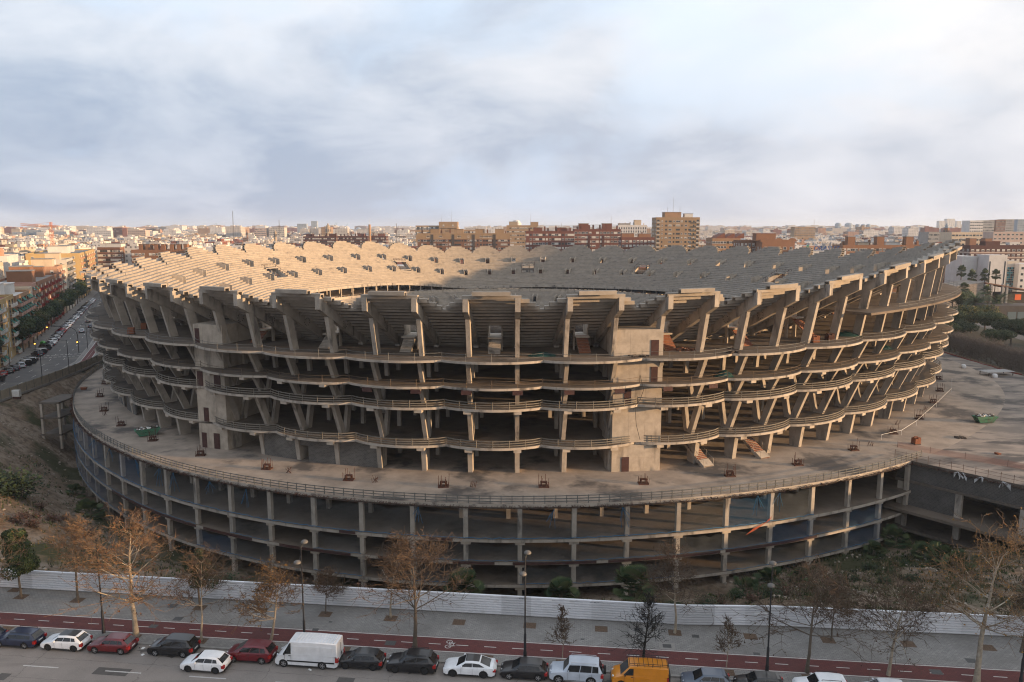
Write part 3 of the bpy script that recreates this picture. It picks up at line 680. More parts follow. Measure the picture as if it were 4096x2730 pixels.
# the plaza deck that runs off from the podium, with its garage front below
E0 = np.array(G(3578, 1829, ZP)); E1 = np.array(G(4096, 1943, ZP)); ED = (E1 - E0) / np.linalg.norm(E1 - E0); EN = np.array([-ED[1], ED[0]])   # EN points away from the pit
PLAZA = thing('plaza_deck', 'wide stained concrete plaza deck beside the stadium, with an open garage front below its edge', 'plaza', (float(E0[0]), float(E0[1]), 2.0))
FX = lambda y: 130.5 - (max(0, 190 - y)) * .15
PLZ = mat('plaza_concrete', (.29, .24, .20), (.175, .15, .13), .16, .9, (.085, .076, .071), .11, (.51, .60), bump=.2, bs=1.2, stretch=(.7, 1.6, 1), k2=(.42, .58), st3=(.75, 1.7, 1))
def plaza():
    far = [(FX(y), y) for y in (60, 100, 140, 181, 207, 232, 300, 360)]
    e2 = E0 + ED * 60
    uu = np.linspace(36.0, U_C, 60); inn = pos(uu, pod_s(uu) - .15)
    poly = [tuple(map(float, p)) for p in inn] + [tuple(map(float, E0 + ED * .02)), tuple(map(float, e2))] + far
    mb = MB(); n = len(poly); z = ZP - .006
    mb.add([(x, y, z) for x, y in poly], [tuple(range(n))], 0)
    mb.build('plaza_slab', [PLZ], PLAZA)
    w = MB()
    def B(a, b, c, d, z0, z1, m=0): # a..b along the edge, c..d into the deck
        p = [E0 + ED * a + EN * c, E0 + ED * b + EN * c, E0 + ED * b + EN * d, E0 + ED * a + EN * d]
        return [(float(q[0]), float(q[1]), z0) for q in p] + [(float(q[0]), float(q[1]), z1) for q in p]
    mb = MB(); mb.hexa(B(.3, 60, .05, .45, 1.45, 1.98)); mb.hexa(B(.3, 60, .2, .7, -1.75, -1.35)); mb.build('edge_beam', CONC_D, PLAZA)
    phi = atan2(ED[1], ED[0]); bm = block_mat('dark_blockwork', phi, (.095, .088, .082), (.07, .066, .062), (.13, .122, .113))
    mb = MB(); mb.hexa(B(.3, 60, .45, .7, -1.35, 1.45)); mb.build('block_wall', bm, PLAZA)
    mb = MB(); mb.hexa(B(1.9, 9.4, .35, .6, -5.5, -1.75)); mb.build('block_wall', bm, PLAZA)
    mb = MB(); mb.hexa(B(.3, 60, 10, 10.3, -12, -1.75)); mb.build('block_wall', bm, PLAZA)
    for a in (1.2, 9.9, 18.6, 27.3, 36):
        mb = MB(); mb.hexa(B(a - .45, a + .45, .1, .9, -5.5, -1.75)); mb.build('garage_column', CONC, PLAZA)
        mb = MB(); mb.hexa(B(a - .45, a + .45, .1, .9, -9.0, -6.0)); mb.build('garage_column', CONC, PLAZA)
    for z in (-5.5, -9.0):
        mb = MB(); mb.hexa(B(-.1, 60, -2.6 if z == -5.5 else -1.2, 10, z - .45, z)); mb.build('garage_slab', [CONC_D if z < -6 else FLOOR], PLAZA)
    # thin guard rail on the edge
    for i in range(9):
        mb = MB(); a = i * 3.4
        for k in range(2):
            p = E0 + ED * (a + 1.7 * k) + EN * .15; mb.tube((p[0], p[1], ZP), (p[0], p[1], ZP + 1.25), .035, n=4)
        p, q = E0 + ED * a + EN * .15, E0 + ED * (a + 3.4) + EN * .15
        for h in (.5, 1.0): mb.tube((p[0], p[1], ZP + h), (q[0], q[1], ZP + h), .02, n=4)
        mb.build('railing', RUST, PLAZA)
    rn = random.Random(2); mb = MB()
    for i in range(700):
        a = rn.uniform(0, 45); p = E0 + ED * a; q = E0 + ED * (a + rn.uniform(-.3, .3)) - EN * rn.uniform(.1, .5); z = ZP - .2 - rn.random() * .3
        mb.tube((p[0], p[1], z), (q[0], q[1], z - rn.uniform(0, .2)), .022, n=3, cap=False)
    mb.build('starter_bars', RUST, PLAZA, kind='stuff')
    # scraps of white tape caught on the edge
    for a, wd in ((9.5, 'first'), (10.2, 'second'), (12.8, 'third'), (15.6, 'fourth')):
        mb = MB(); p = E0 + ED * a - EN * .1
        for k in range(4):
            q = p + ED * rn.uniform(-1.2, 1.2); mb.quad((p[0], p[1], ZP - .1), (p[0] + .05, p[1], ZP - .05), (q[0] + .05, q[1], ZP - rn.uniform(.1, 1.4)), (q[0], q[1], ZP - rn.uniform(.2, 1.5)))
        tag(mb.build('barrier_tape', mat('white_tape', (.5, .5, .5))), wd + ' white tape scrap on the plaza deck edge from the podium corner', 'tape', 'white tape scraps')
plaza()
# ---------------------------------------------------------------- terrain, street, hoarding
U_ = (.9942, -.1072); V_ = (-.1072, -.9942); O_ = (0.0, 72.93)
def S(s, o): return (O_[0] + s * U_[0] + o * V_[0], O_[1] + s * U_[1] + o * V_[1])
def S_inv(x, y): x -= O_[0]; y -= O_[1]; return (x * U_[0] + y * U_[1], x * V_[0] + y * V_[1])
RZ_ST = atan2(U_[1], U_[0])
FENCE_L = [(-62.0, 79.6), (-85, 104), (-104, 132), (-114.5, 158), (-116.5, 170), (-117.5, 190), (-119.5, 211), (-122, 226)]
def h_ground(x, y):
    s, o = S_inv(x, y)
    if o > -0.6: return 0.0
    d_in = -o - .6
    for (ax, ay), (bx, by) in zip(FENCE_L[:-1], FENCE_L[1:]):
        ex, ey = bx - ax, by - ay; t = max(0, min(1, ((x - ax) * ex + (y - ay) * ey) / (ex * ex + ey * ey)))
        px, py = ax + t * ex, ay + t * ey; d = hypot(x - px, y - py); side = (x - ax) * ey - (y - ay) * ex
        if side < 0 and d < 60 and t > 0 and t < 1: d = 0
        d_in = min(d_in, d)
    if x < -122 or y > 400: return 0.0
    # distance outside the podium
    c, d = x / SA, (y - SD) / SB; r = sqrt(c * c + d * d); 
    if r < 1e-6: return -12.5
    a = atan2(d, c); ad = np.degrees(a) % 360
    ad2 = ad - 360 if ad > 268.5 else ad
    dist = (r - 1) * hypot(SA * cos(a), SB * sin(a)) - float(np.interp(ad2, POD_A, POD_S))
    if x > FX(y) - 1: return 0.0
    if dist > 0 and y > 250: return 0.0 if x > 0 else max(-8, -.35 * max(0, d_in - 2))
    t = d_in / (d_in + max(dist, 0.0) + .001)
    base = -12.3 + 1.7 * max(0, min(1, (x - 5) / 45))
    nz = .5 * sin(x * .31 + 1) * cos(y * .27) + .3 * sin(x * .83 + y * .55)
    if x < -40: f = t ** 1.5
    else: f = (3 * t * t - 2 * t ** 3)
    hump = 0.0
    if x > 25: f = t ** 1.25
    hgt = base * min(1, f * 1.12) + nz * min(1, 4 * t * (1 - t)) * 1.2
    return min(hgt, -0.05)
def make_ground():
    dx = [-15000, -6000, -2500, -1200, -700, -400, -250, -190, -160, -140] + list(np.arange(-130, 141, 2.5)) + [150, 170, 200, 260, 400, 700, 1200, 2500, 6000, 15000]
    dy = [-3000, -800, -300, -100, -30, 0, 30, 50, 60] + list(np.arange(66, 262, 2.5)) + [270, 290, 320, 360, 400, 450, 550, 700, 1000, 1600, 2600, 5000, 9000, 16000]
    V = [(x, y, h_ground(x, y) - (.22 if h_ground(x, y) == 0 else .05)) for y in dy for x in dx]; nx = len(dx)
    F = [(j * nx + i, j * nx + i + 1, (j + 1) * nx + i + 1, (j + 1) * nx + i) for j in range(len(dy) - 1) for i in range(nx - 1)]
    mb = MB(); mb.v = V; mb.f = [list(f) for f in F]; mb.m = [0] * len(F)
    m = bpy.data.materials.new('dry_earth'); m.use_nodes = True; nt = m.node_tree; b = nt.nodes['Principled BSDF']; b.inputs['Roughness'].default_value = .95; b.inputs['Specular IOR Level'].default_value = .1
    tc = nd(nt, 'ShaderNodeTexCoord')
    def N(sc_, det=6.0): return nd(nt, 'ShaderNodeTexNoise', ins={'Vector': tc.outputs['Object'], 'Scale': sc_, 'Detail': det, 'Roughness': .62}).outputs[0]
    col = mixc(nt, ramp(nt, N(.12), [(.38, 0), (.6, 1)]), (.145, .103, .07), (.225, .178, .137))
    col = mixc(nt, ramp(nt, N(.9), [(.45, 0), (.62, .8)]), col, (.085, .06, .042))
    col = mixc(nt, ramp(nt, N(.07, 5), [(.50, 0), (.58, .85)]), col, (.03, .038, .015))
    nt.links.new(col, b.inputs['Base Color'])
    bn = nd(nt, 'ShaderNodeBump', ins={'Height': N(1.2), 'Strength': .7, 'Distance': .4}); nt.links.new(bn.outputs[0], b.inputs['Normal'])
    struct(mb.build('ground', m, smooth=True))
make_ground()
def road_mats():
    m = bpy.data.materials.new('asphalt'); m.use_nodes = True; nt = m.node_tree; b = nt.nodes['Principled BSDF']; b.inputs['Roughness'].default_value = .9; b.inputs['Specular IOR Level'].default_value = .25
    tc = nd(nt, 'ShaderNodeTexCoord')
    def N(s, d=5.0, st=(1, 1, 1)):
        mp = nd(nt, 'ShaderNodeMapping', ins={0: tc.outputs['Object']}); mp.inputs['Scale'].default_value = st; mp.inputs['Rotation'].default_value = (0, 0, -RZ_ST)
        return nd(nt, 'ShaderNodeTexNoise', ins={'Vector': mp.outputs[0], 'Scale': s, 'Detail': d, 'Roughness': .6}).outputs[0]
    col = mixc(nt, ramp(nt, N(.35), [(.35, 0), (.65, 1)]), (.225, .196, .175), (.178, .156, .14))
    col = mixc(nt, ramp(nt, N(14, 2), [(.3, 0), (.75, .55)]), col, (.28, .248, .224))
    col = mixc(nt, ramp(nt, N(.5, 4, (.12, 1.6, 1)), [(.55, 0), (.7, .5)]), col, (.125, .11, .10))
    # hairline cracks
    mp = nd(nt, 'ShaderNodeMapping', ins={0: tc.outputs['Object']}); mp.inputs['Rotation'].default_value = (0, 0, -RZ_ST); sp = nd(nt, 'ShaderNodeSeparateXYZ', ins={0: mp.outputs[0]})
    wig = math_(nt, 'MULTIPLY_ADD', N(1.1, 6), .55, sp.outputs[1]); cr = math_(nt, 'ABSOLUTE', math_(nt, 'SUBTRACT', math_(nt, 'FRACT', math_(nt, 'DIVIDE', wig, 3.1)), .5))
    wig2 = math_(nt, 'MULTIPLY_ADD', N(.9, 6), 1.6, sp.outputs[0]); cr2 = math_(nt, 'ABSOLUTE', math_(nt, 'SUBTRACT', math_(nt, 'FRACT', math_(nt, 'DIVIDE', wig2, 11.0)), .5))
    col = mixc(nt, ramp(nt, math_(nt, 'MINIMUM', cr, math_(nt, 'MULTIPLY', cr2, 2.5)), [(0.003, .6), (.009, 0.0)]), col, (.055, .048, .044))
    nt.links.new(col, b.inputs['Base Color'])
    bn = nd(nt, 'ShaderNodeBump', ins={'Height': N(25, 2), 'Strength': .3, 'Distance': .01}); nt.links.new(bn.outputs[0], b.inputs['Normal'])
    def paver(name, c1, c2, cm, bw, bh, dirt):
        m = bpy.data.materials.new(name); m.use_nodes = True; nt = m.node_tree; b = nt.nodes['Principled BSDF']; b.inputs['Roughness'].default_value = .88; b.inputs['Specular IOR Level'].default_value = .25
        tc = nd(nt, 'ShaderNodeTexCoord'); mp = nd(nt, 'ShaderNodeMapping', ins={0: tc.outputs['Object']}); mp.inputs['Rotation'].default_value = (0, 0, -RZ_ST)
        br = nd(nt, 'ShaderNodeTexBrick', ins={'Vector': mp.outputs[0], 'Color1': (*c1, 1), 'Color2': (*c2, 1), 'Mortar': (*cm, 1), 'Scale': 1.0, 'Mortar Size': .014, 'Brick Width': bw, 'Row Height': bh})
        no = nd(nt, 'ShaderNodeTexNoise', ins={'Vector': tc.outputs['Object'], 'Scale': .22, 'Detail': 6.0, 'Roughness': .65})
        col = mixc(nt, ramp(nt, no.outputs[0], [(.46, 0), (.66, .75)]), br.outputs[0], dirt)
        no2 = nd(nt, 'ShaderNodeTexNoise', ins={'Vector': tc.outputs['Object'], 'Scale': 3.0, 'Detail': 4.0, 'Roughness': .7})
        col = mixc(nt, .5, col, ramp(nt, no2.outputs[0], [(.3, .72), (.7, 1.2)]), 'MULTIPLY')
        nt.links.new(col, b.inputs['Base Color'])
        bn = nd(nt, 'ShaderNodeBump', ins={'Height': br.outputs[1], 'Strength': -.4, 'Distance': .01}); nt.links.new(bn.outputs[0], b.inputs['Normal'])
        return m
    return m, paver('grey_pavers', (.25, .236, .22), (.205, .194, .182), (.11, .105, .10), .40, .20, (.145, .135, .125)), paver('cycle_pavers', (.135, .042, .038), (.112, .037, .035), (.062, .03, .029), .40, .20, (.09, .037, .035))
ASPH, PAVE, CYCLE = road_mats()
WHITE = mat('road_paint', (.52, .50, .475), (.41, .39, .37), 4, .8, (.20, .185, .17), 3.0, (.62, .75))
KERB = mat('kerb_stone', (.27, .25, .23), (.20, .19, .175), 1.5, .9)
def strip(name, s0, s1, o0, o1, z, m, n=1, kind='structure', th=None):
    mb = MB()
    for i in range(n):
        a, b = s0 + (s1 - s0) * i / n, s0 + (s1 - s0) * (i + 1) / n
        p = [S(a, o0), S(b, o0), S(b, o1), S(a, o1)]
        if th: mb.hexa([(*q, z - th) for q in (p[3], p[2], p[1], p[0])] + [(*q, z) for q in (p[3], p[2], p[1], p[0])])
        else: mb.add([(*q, z) for q in (p[3], p[2], p[1], p[0])], [(0, 1, 2, 3)])
    o = mb.build(name, m); o['kind'] = kind; return o
def street():
    a, b = -130, 130
    strip('road', a, b, 9.28, 27, -.11, ASPH)
    strip('pavement', a, b, -0.9, 5.05, .0, PAVE); strip('pavement', a, b, 7.62, 9.02, .0, PAVE)
    strip('cycle_path', a, b, 5.05, 7.62, .002, CYCLE)
    mb = MB()
    for i in range(260):
        s = a + i; p = [S(s + .01, 9.02), S(s + .99, 9.02), S(s + .99, 9.28), S(s + .01, 9.28)]
        mb.hexa([(*q, -.25) for q in (p[3], p[2], p[1], p[0])] + [(*q, .012) for q in (p[3], p[2], p[1], p[0])])
    o = mb.build('kerb', KERB); struct(o)
    def paint(parts, name='road_marking'):
        mb = MB()
        for s0, s1, o0, o1, z in parts:
            p = [S(s0, o1), S(s1, o1), S(s1, o0), S(s0, o0)]; mb.add([(*q, z) for q in p], [(0, 1, 2, 3)])
        return struct(mb.build(name, WHITE))
    paint([(a, b, 5.10, 5.22, .006)], 'cycle_path_line'); paint([(a, b, 7.46, 7.58, .006)], 'cycle_path_line')
    # dashes measured along the path: one every 2.6 m
    for i in range(-31, 31):
        s = i * 2.66 + .7; paint([(s, s + 1.15, 6.27, 6.37, .006)], 'cycle_path_dash')
    x, y = G(163, 2667, -.1); s0, o0 = S_inv(x, y)
    for i in range(-5, 12):
        s = s0 + i * 7.9; paint([(s - 1.7, s + 1.7, o0 - .07, o0 + .07, -.104)], 'lane_dash')
    # tar patches and stains in the carriageway, drains by the kerb
    tar = mat('tar_patch', (.075, .068, .063), (.095, .087, .08), 2, .85); oil = mat('oil_stain', (.055, .05, .047), (.10, .09, .082), 1.5, .6)
    for s, o, l, w in ((-36, 13.2, 3.2, 1.1), (-14, 12.4, 1.5, .8), (5, 12.8, 5.0, .7), (-44, 15.0, 1.0, 1.0), (-2.5, 14.2, 1.4, 1.2), (-25, 14.9, 4.0, .5)): strip('tar_patch', s, s + l, o, o + w, -.106, tar)
    for s, o in ((-41, 10.6), (-30.5, 10.8), (-21.4, 10.4), (-7.8, 10.9), (-1, 10.6), (9.5, 10.7), (-33.5, 10.2)):
        mb = MB(); n = 14; c = S(s, o); mb.add([(c[0] + (.5 + .25 * sin(i * 2.3 + s)) * cos(2 * pi * i / n), c[1] + (.32 + .15 * sin(i * 1.7 + s)) * sin(2 * pi * i / n), -.1055) for i in range(n)], [tuple(range(n))]); struct(mb.build('oil_stain', oil))
    for s in (-48, -29.4, -11, 7.6, 24): strip('drain_grate', s - .35, s + .35, 9.34, 9.62, -.105, mat('iron_grate', (.035, .035, .035), r=.6))
    # the bicycle painted on the path
    bx, by = G(1797, 2578); s, o = S_inv(bx, by); mb = MB()
    def ringp(cs, co, r):
        n = 18
        for i in range(n):
            t0, t1 = 2 * pi * i / n, 2 * pi * (i + 1) / n
            p = [S(cs + r * cos(t0), co + r * sin(t0)), S(cs + r * cos(t1), co + r * sin(t1)), S(cs + (r - .07) * cos(t1), co + (r - .07) * sin(t1)), S(cs + (r - .07) * cos(t0), co + (r - .07) * sin(t0))]
            mb.add([(*q, .007) for q in p], [(3, 2, 1, 0)])
    def bar(p, q, w=.035):
        dx, dy = q[0] - p[0], q[1] - p[1]; l = hypot(dx, dy); nx, ny = -dy / l * w, dx / l * w
        c = [S(p[0] + nx, p[1] + ny), S(p[0] - nx, p[1] - ny), S(q[0] - nx, q[1] - ny), S(q[0] + nx, q[1] + ny)]
        mb.add([(*k, .007) for k in c], [(0, 1, 2, 3)])
    w1, w2 = (s - .05, o - .42), (s - .05, o + .42); ringp(*w1, .30); ringp(*w2, .30)
    sd, bb, hd = (s + .38, o - .22), (s - .02, o - .02), (s + .42, o + .26)
    for p, q in ((w1, sd), (w1, bb), (bb, sd), (bb, hd), (sd, hd), (hd, w2), (hd, (s + .62, o + .2)), ((s + .50, o - .32), (s + .46, o - .12))): bar(p, q)
    struct(mb.build('cycle_symbol', WHITE))
    # tree pits, covers and patches set in the pavement
    soil = mat('tree_pit_soil', (.075, .048, .033), (.13, .085, .055), 6, .95, bump=.5, bs=12)
    pits = [(310, 2402), (85, 2388), (1302, 2458), (1563, 2475), (1836, 2490), (2119, 2503), (2405, 2517), (2699, 2532), (3002, 2547), (3312, 2562), (3633, 2577), (3952, 2592), (800, 2432), (1045, 2443), (62, 2360)]
    for px, py in pits:
        s, o = S_inv(*G(px, py)); o_ = strip('tree_pit', s - .62, s + .62, o - .55, o + .55, .006, soil)
    for s in [S_inv(*G(px, py))[0] for px, py in ((545, 2540), (805, 2562), (1085, 2560), (1370, 2605), (1660, 2590), (1950, 2618), (2250, 2632), (2572, 2650), (2905, 2672), (3228, 2690), (40, 2505), (3553, 2700), (3905, 2720))]:
        strip('tree_pit', s - .6, s + .6, 7.72, 8.7, .006, soil)
    cov = mat('iron_cover', (.05, .05, .05), (.075, .072, .068), 5, .6)
    for px, py, w in ((690, 2425, .9), (712, 2476, .9), (1262, 2520, .6), (2668, 2585, .8), (3027, 2617, .6), (3885, 2644, .9), (3745, 2689, 1.0), (614, 2506, .8), (1562, 2573, 1.0), (2554, 2520, .9), (2782, 2546, .7), (1322, 2489, .35), (2330, 2558, .35)):
        s, o = S_inv(*G(px, py)); strip('inspection_cover', s - w * .5, s + w * .5, o - w * .4, o + w * .4, .008, cov)
    s, o = S_inv(*G(2668, 2585)); strip('cover_surround', s - .75, s + .75, o - .6, o + .6, .005, KERB)
street()

def hoarding():
    wms = [mat('white_sheet' + x, tuple(k * c for c in (.66, .665, .69)), tuple(k * c for c in (.58, .585, .605)), .35, .55, (.38, .36, .345), .9, (.58, .82), spec=.4, st3=(1, 1, 3)) for x, k in (('', 1), ('_dull', .90), ('_grey', .82))]
    pt = mat('paper_bill', (.74, .735, .73), (.66, .655, .65), 3, .8)
    t = thing('hoarding_fence', 'long white corrugated metal hoarding along the pavement in front of the stadium', 'fence', (*S(0, 0), 0))
    LINE = [S(-75, 0.0), S(-57, 0.0), S(17.2, 0.0)]
    p1 = G(2734, 2501); p2 = G(3100, 2505); p3 = G(4096, 2550)
    LINE = [S(-80, 0), p1, p2, p3, (p3[0] + 40, p3[1] - 3.6)]
    H = 2.15; rn = random.Random(1); left = []
    for (a, b) in zip(LINE[:-1], LINE[1:]):
        d = hypot(b[0] - a[0], b[1] - a[1]); n = max(1, round(d / 3.0)); ux, uy = (b[0] - a[0]) / d, (b[1] - a[1]) / d; nx, ny = -uy, ux
        for i in range(n):
            l0, l1 = d * i / n, d * (i + 1) / n + .03; off = rn.uniform(-.012, .012); mb = MB(); K = 8; prof = []
            for k in range(K):                      # trapezoid ribs that run along the fence
                z = .04 + (H - .04) * k / K; st = (H - .04) / K
                prof += [(z, 0), (z + st * .30, 0), (z + st * .40, .12), (z + st * .90, .12)]
            prof.append((H, 0))
            P = []
            for l in (l0, l1):
                for z, q in prof: w = q + off; P.append((a[0] + ux * l - nx * w, a[1] + uy * l - ny * w, z))
            m = len(prof); fs = [(k, k + 1, m + k + 1, m + k) for k in range(m - 1)]
            b0 = len(P); P += [(x + nx * .06, y + ny * .06, z) for x, y, z in ((*P[0][:2], .04), (*P[m][:2], .04), (*P[m][:2], H), (*P[0][:2], H))]
            fs += [(b0, b0 + 3, b0 + 2, b0 + 1), (m - 1, b0 + 3, b0 + 2, 2 * m - 1)]
            mb.add(P, fs); o = mb.build('fence_panel', rn.choice(wms), t)
            if rn.random() < .45 and abs(a[0] + ux * l0) < 60:
                q = MB(); c = (l0 + l1) / 2; w = rn.uniform(.3, 1.3); z = rn.uniform(1.2, 1.75); hgt = rn.uniform(.18, .4)
                q.add([(a[0] + ux * (c + k * w) - nx * .075, a[1] + uy * (c + k * w) - ny * .075, zz) for k, zz in ((-.5, z), (.5, z), (.5, z + hgt), (-.5, z + hgt))], [(0, 1, 2, 3)]); q.build('paper_bill', pt, o)
            mb = MB(); c = l0; mb.box((a[0] + ux * c + nx * .1, a[1] + uy * c + ny * .1, H / 2), (.06, .08, H)); mb.build('fence_post', STEEL, t)
    # small painted tags 'PCT POT' style scrawl on the sheets
    gm = mat('spray_paint', (.02, .06, .09))
    for px, py in ((945, 2342), (1228, 2357), (1780, 2385), (1796, 2386), (2084, 2399), (2097, 2400), (2370, 2412), (2385, 2413), (2806, 2437), (2822, 2438), (3192, 2450), (3700, 2468)):
        s, _ = S_inv(*G(px, py, 1.7)); 
        best = min(((abs((a[0] - S(s, 0)[0])) , 0) for a in LINE))
        # put it on the fence line under that sight line
        for (a, b) in zip(LINE[:-1], LINE[1:]):
            m = (px - CX) / F_PX / (cos(TH) - (py - CY) / F_PX * sin(TH)); den = (b[0] - a[0]) - m * (b[1] - a[1])
            tt = (m * a[1] - a[0]) / den
            if 0 <= tt <= 1:
                x, y = a[0] + tt * (b[0] - a[0]), a[1] + tt * (b[1] - a[1]); z = Zat(py, y); d = hypot(b[0] - a[0], b[1] - a[1]); ux, uy = (b[0] - a[0]) / d, (b[1] - a[1]) / d; nx, ny = -uy, ux
                txt = 'PCT' if (px % 2 == 0) else 'POT'
                o = link('graffiti', text_mesh(txt, .26, gm, shear=.25), t); lx = t.location
                o.location = (x - nx * .085 - lx[0], y - ny * .085 - lx[1], z - lx[2]); o.rotation_euler = (pi / 2, 0, atan2(uy, ux))
hoarding()

def side_fence():
    """beige slatted site fence round the back of the excavation"""
    bm = mat('beige_slat', (.33, .285, .215), (.26, .22, .17), 1.0, .8); pm = mat('grey_post', (.10, .10, .10))
    def run(pts, label, name='site_fence'):
        t = thing(name, label, 'fence', (pts[0][0], pts[0][1], 0))
        for a, b in zip(pts[:-1], pts[1:]):
            d = hypot(b[0] - a[0], b[1] - a[1]); n = max(1, round(d / 3.4)); rz = atan2(b[1] - a[1], b[0] - a[0])
            for i in range(n):
                f0, f1 = i / n, (i + 1) / n; c = (a[0] + (b[0] - a[0]) * (f0 + f1) / 2, a[1] + (b[1] - a[1]) * (f0 + f1) / 2); mb = MB()
                for k in range(9): mb.box((c[0], c[1], .42 + k * .235), (d / n - .12, .05 + .02 * (k % 2), .215), rz)
                mb.build('fence_panel', bm, t); q = MB(); q.box((a[0] + (b[0] - a[0]) * f0, a[1] + (b[1] - a[1]) * f0, 1.25), (.12, .14, 2.6), rz); q.build('fence_post', pm, t)
            mb = MB(); mb.box(((a[0] + b[0]) / 2, (a[1] + b[1]) / 2, .12), (d, .5, .5), rz); mb.build('fence_plinth', KERB, t)
    run(FENCE_L[1:], 'beige slatted site fence between the curving road and the excavated slope')
    run([(FX(y) + .2, y) for y in (100, 140, 181, 207, 232, 300)], 'beige slatted site fence along the far side of the plaza deck')
side_fence()

def left_road():
    pts = [(-96, 60, 14), (-112, 110, 14), (-123.5, 165, 12.5), (-127, 190, 11.5), (-134.2, 220, 11.0), (-149, 255, 11.0), (-168, 296, 11.0), (-215, 400, 11), (-305, 600, 11), (-395, 800, 11)]
    m2 = mat('left_asphalt', (.105, .098, .095), (.08, .077, .075), .3, .9, (.135, .124, .112), .12, (.5, .65))
    mb = MB(); P = []
    def cross(i):
        a = pts[max(0, i - 1)]; b = pts[min(len(pts) - 1, i + 1)]; dx, dy = b[0] - a[0], b[1] - a[1]; l = hypot(dx, dy); return (dy / l, -dx / l)
    for i, (x, y, w) in enumerate(pts):
        nx, ny = cross(i); P += [(x - nx * (w / 2 + 2.6), y - ny * (w / 2 + 2.6), -.02), (x + nx * w / 2, y + ny * w / 2, -.02)]
    mb.add(P, [(2 * i, 2 * i + 1, 2 * i + 3, 2 * i + 2) for i in range(len(pts) - 1)]); struct(mb.build('road', m2))
    def ribbon(name, o0, o1, z, m, r0=2, r1=len(pts)):
        P = []; mb = MB()
        for i in range(r0, r1):
            x, y, w = pts[i]; nx, ny = cross(i); P += [(x + nx * (w / 2 + o0), y + ny * (w / 2 + o0), z), (x + nx * (w / 2 + o1), y + ny * (w / 2 + o1), z)]
        mb.add(P, [(2 * i, 2 * i + 1, 2 * i + 3, 2 * i + 2) for i in range(r1 - r0 - 1)]); struct(mb.build(name, m))
    ribbon('kerb', .0, .3, .1, KERB, 2); ribbon('pavement', .3, 1.4, .1, PAVE, 3); ribbon('cycle_path', 1.4, 3.9, .104, CYCLE, 3); ribbon('pavement', 3.9, 4.9, .1, PAVE, 4)
    ribbon('cycle_path_line', 1.4, 1.55, .11, WHITE, 3); ribbon('cycle_path_line', 3.75, 3.9, .11, WHITE, 3)
    x0 = [(p[0] - cross(i)[0] * (p[2] / 2 + 2.6), p[1] - cross(i)[1] * (p[2] / 2 + 2.6)) for i, p in enumerate(pts)]
    mb = MB(); mb.add([(*q, .08) for q in x0] + [(q[0] - 9.5, q[1] - 3.5, .08) for q in x0], [(i, i + 1, len(x0) + i + 1, len(x0) + i) for i in range(len(x0) - 1)]); struct(mb.build('pavement', PAVE))
    def along(y):
        xs = float(np.interp(y, [p[1] for p in pts], [p[0] for p in pts])); w = float(np.interp(y, [p[1] for p in pts], [p[2] for p in pts]))
        x2 = float(np.interp(y + 1, [p[1] for p in pts], [p[0] for p in pts])); a = atan2(1, x2 - xs); return xs, w, a
    for lane in (-1 / 6, 1 / 6):
        for y in np.arange(172, 420, 9.0):
            x, w, a = along(y); mb = MB(); c = (x + sin(a) * w * lane, y - cos(a) * w * lane); mb.box((c[0], c[1], -.012), (3.0, .14, .01), a); struct(mb.build('lane_dash', WHITE))
    for y in np.arange(170, 330, 1.9):
        x, w, a = along(y); mb = MB(); c = (x - sin(a) * w * .47, y + cos(a) * w * .47); mb.box((c[0], c[1], -.012), (.9, .12, .01), a); struct(mb.build('parking_dash', WHITE))
        if y > 196:
            c = (x + sin(a) * (w * .5 + 2.65), y - cos(a) * (w * .5 + 2.65)); mb = MB(); mb.box((c[0], c[1], .112), (.8, .1, .008), a); struct(mb.build('cycle_path_dash', WHITE))
    for yy in (230.5, 234.5):
        for k in np.linspace(-.45, .45, 9):
            x, w, a = along(yy); c = (x + sin(a) * w * k, yy - cos(a) * w * k); mb = MB(); mb.box((c[0], c[1], -.011), (.45, .8, .01), a); struct(mb.build('crossing_mark', WHITE))
    return along
ALONG = left_road()
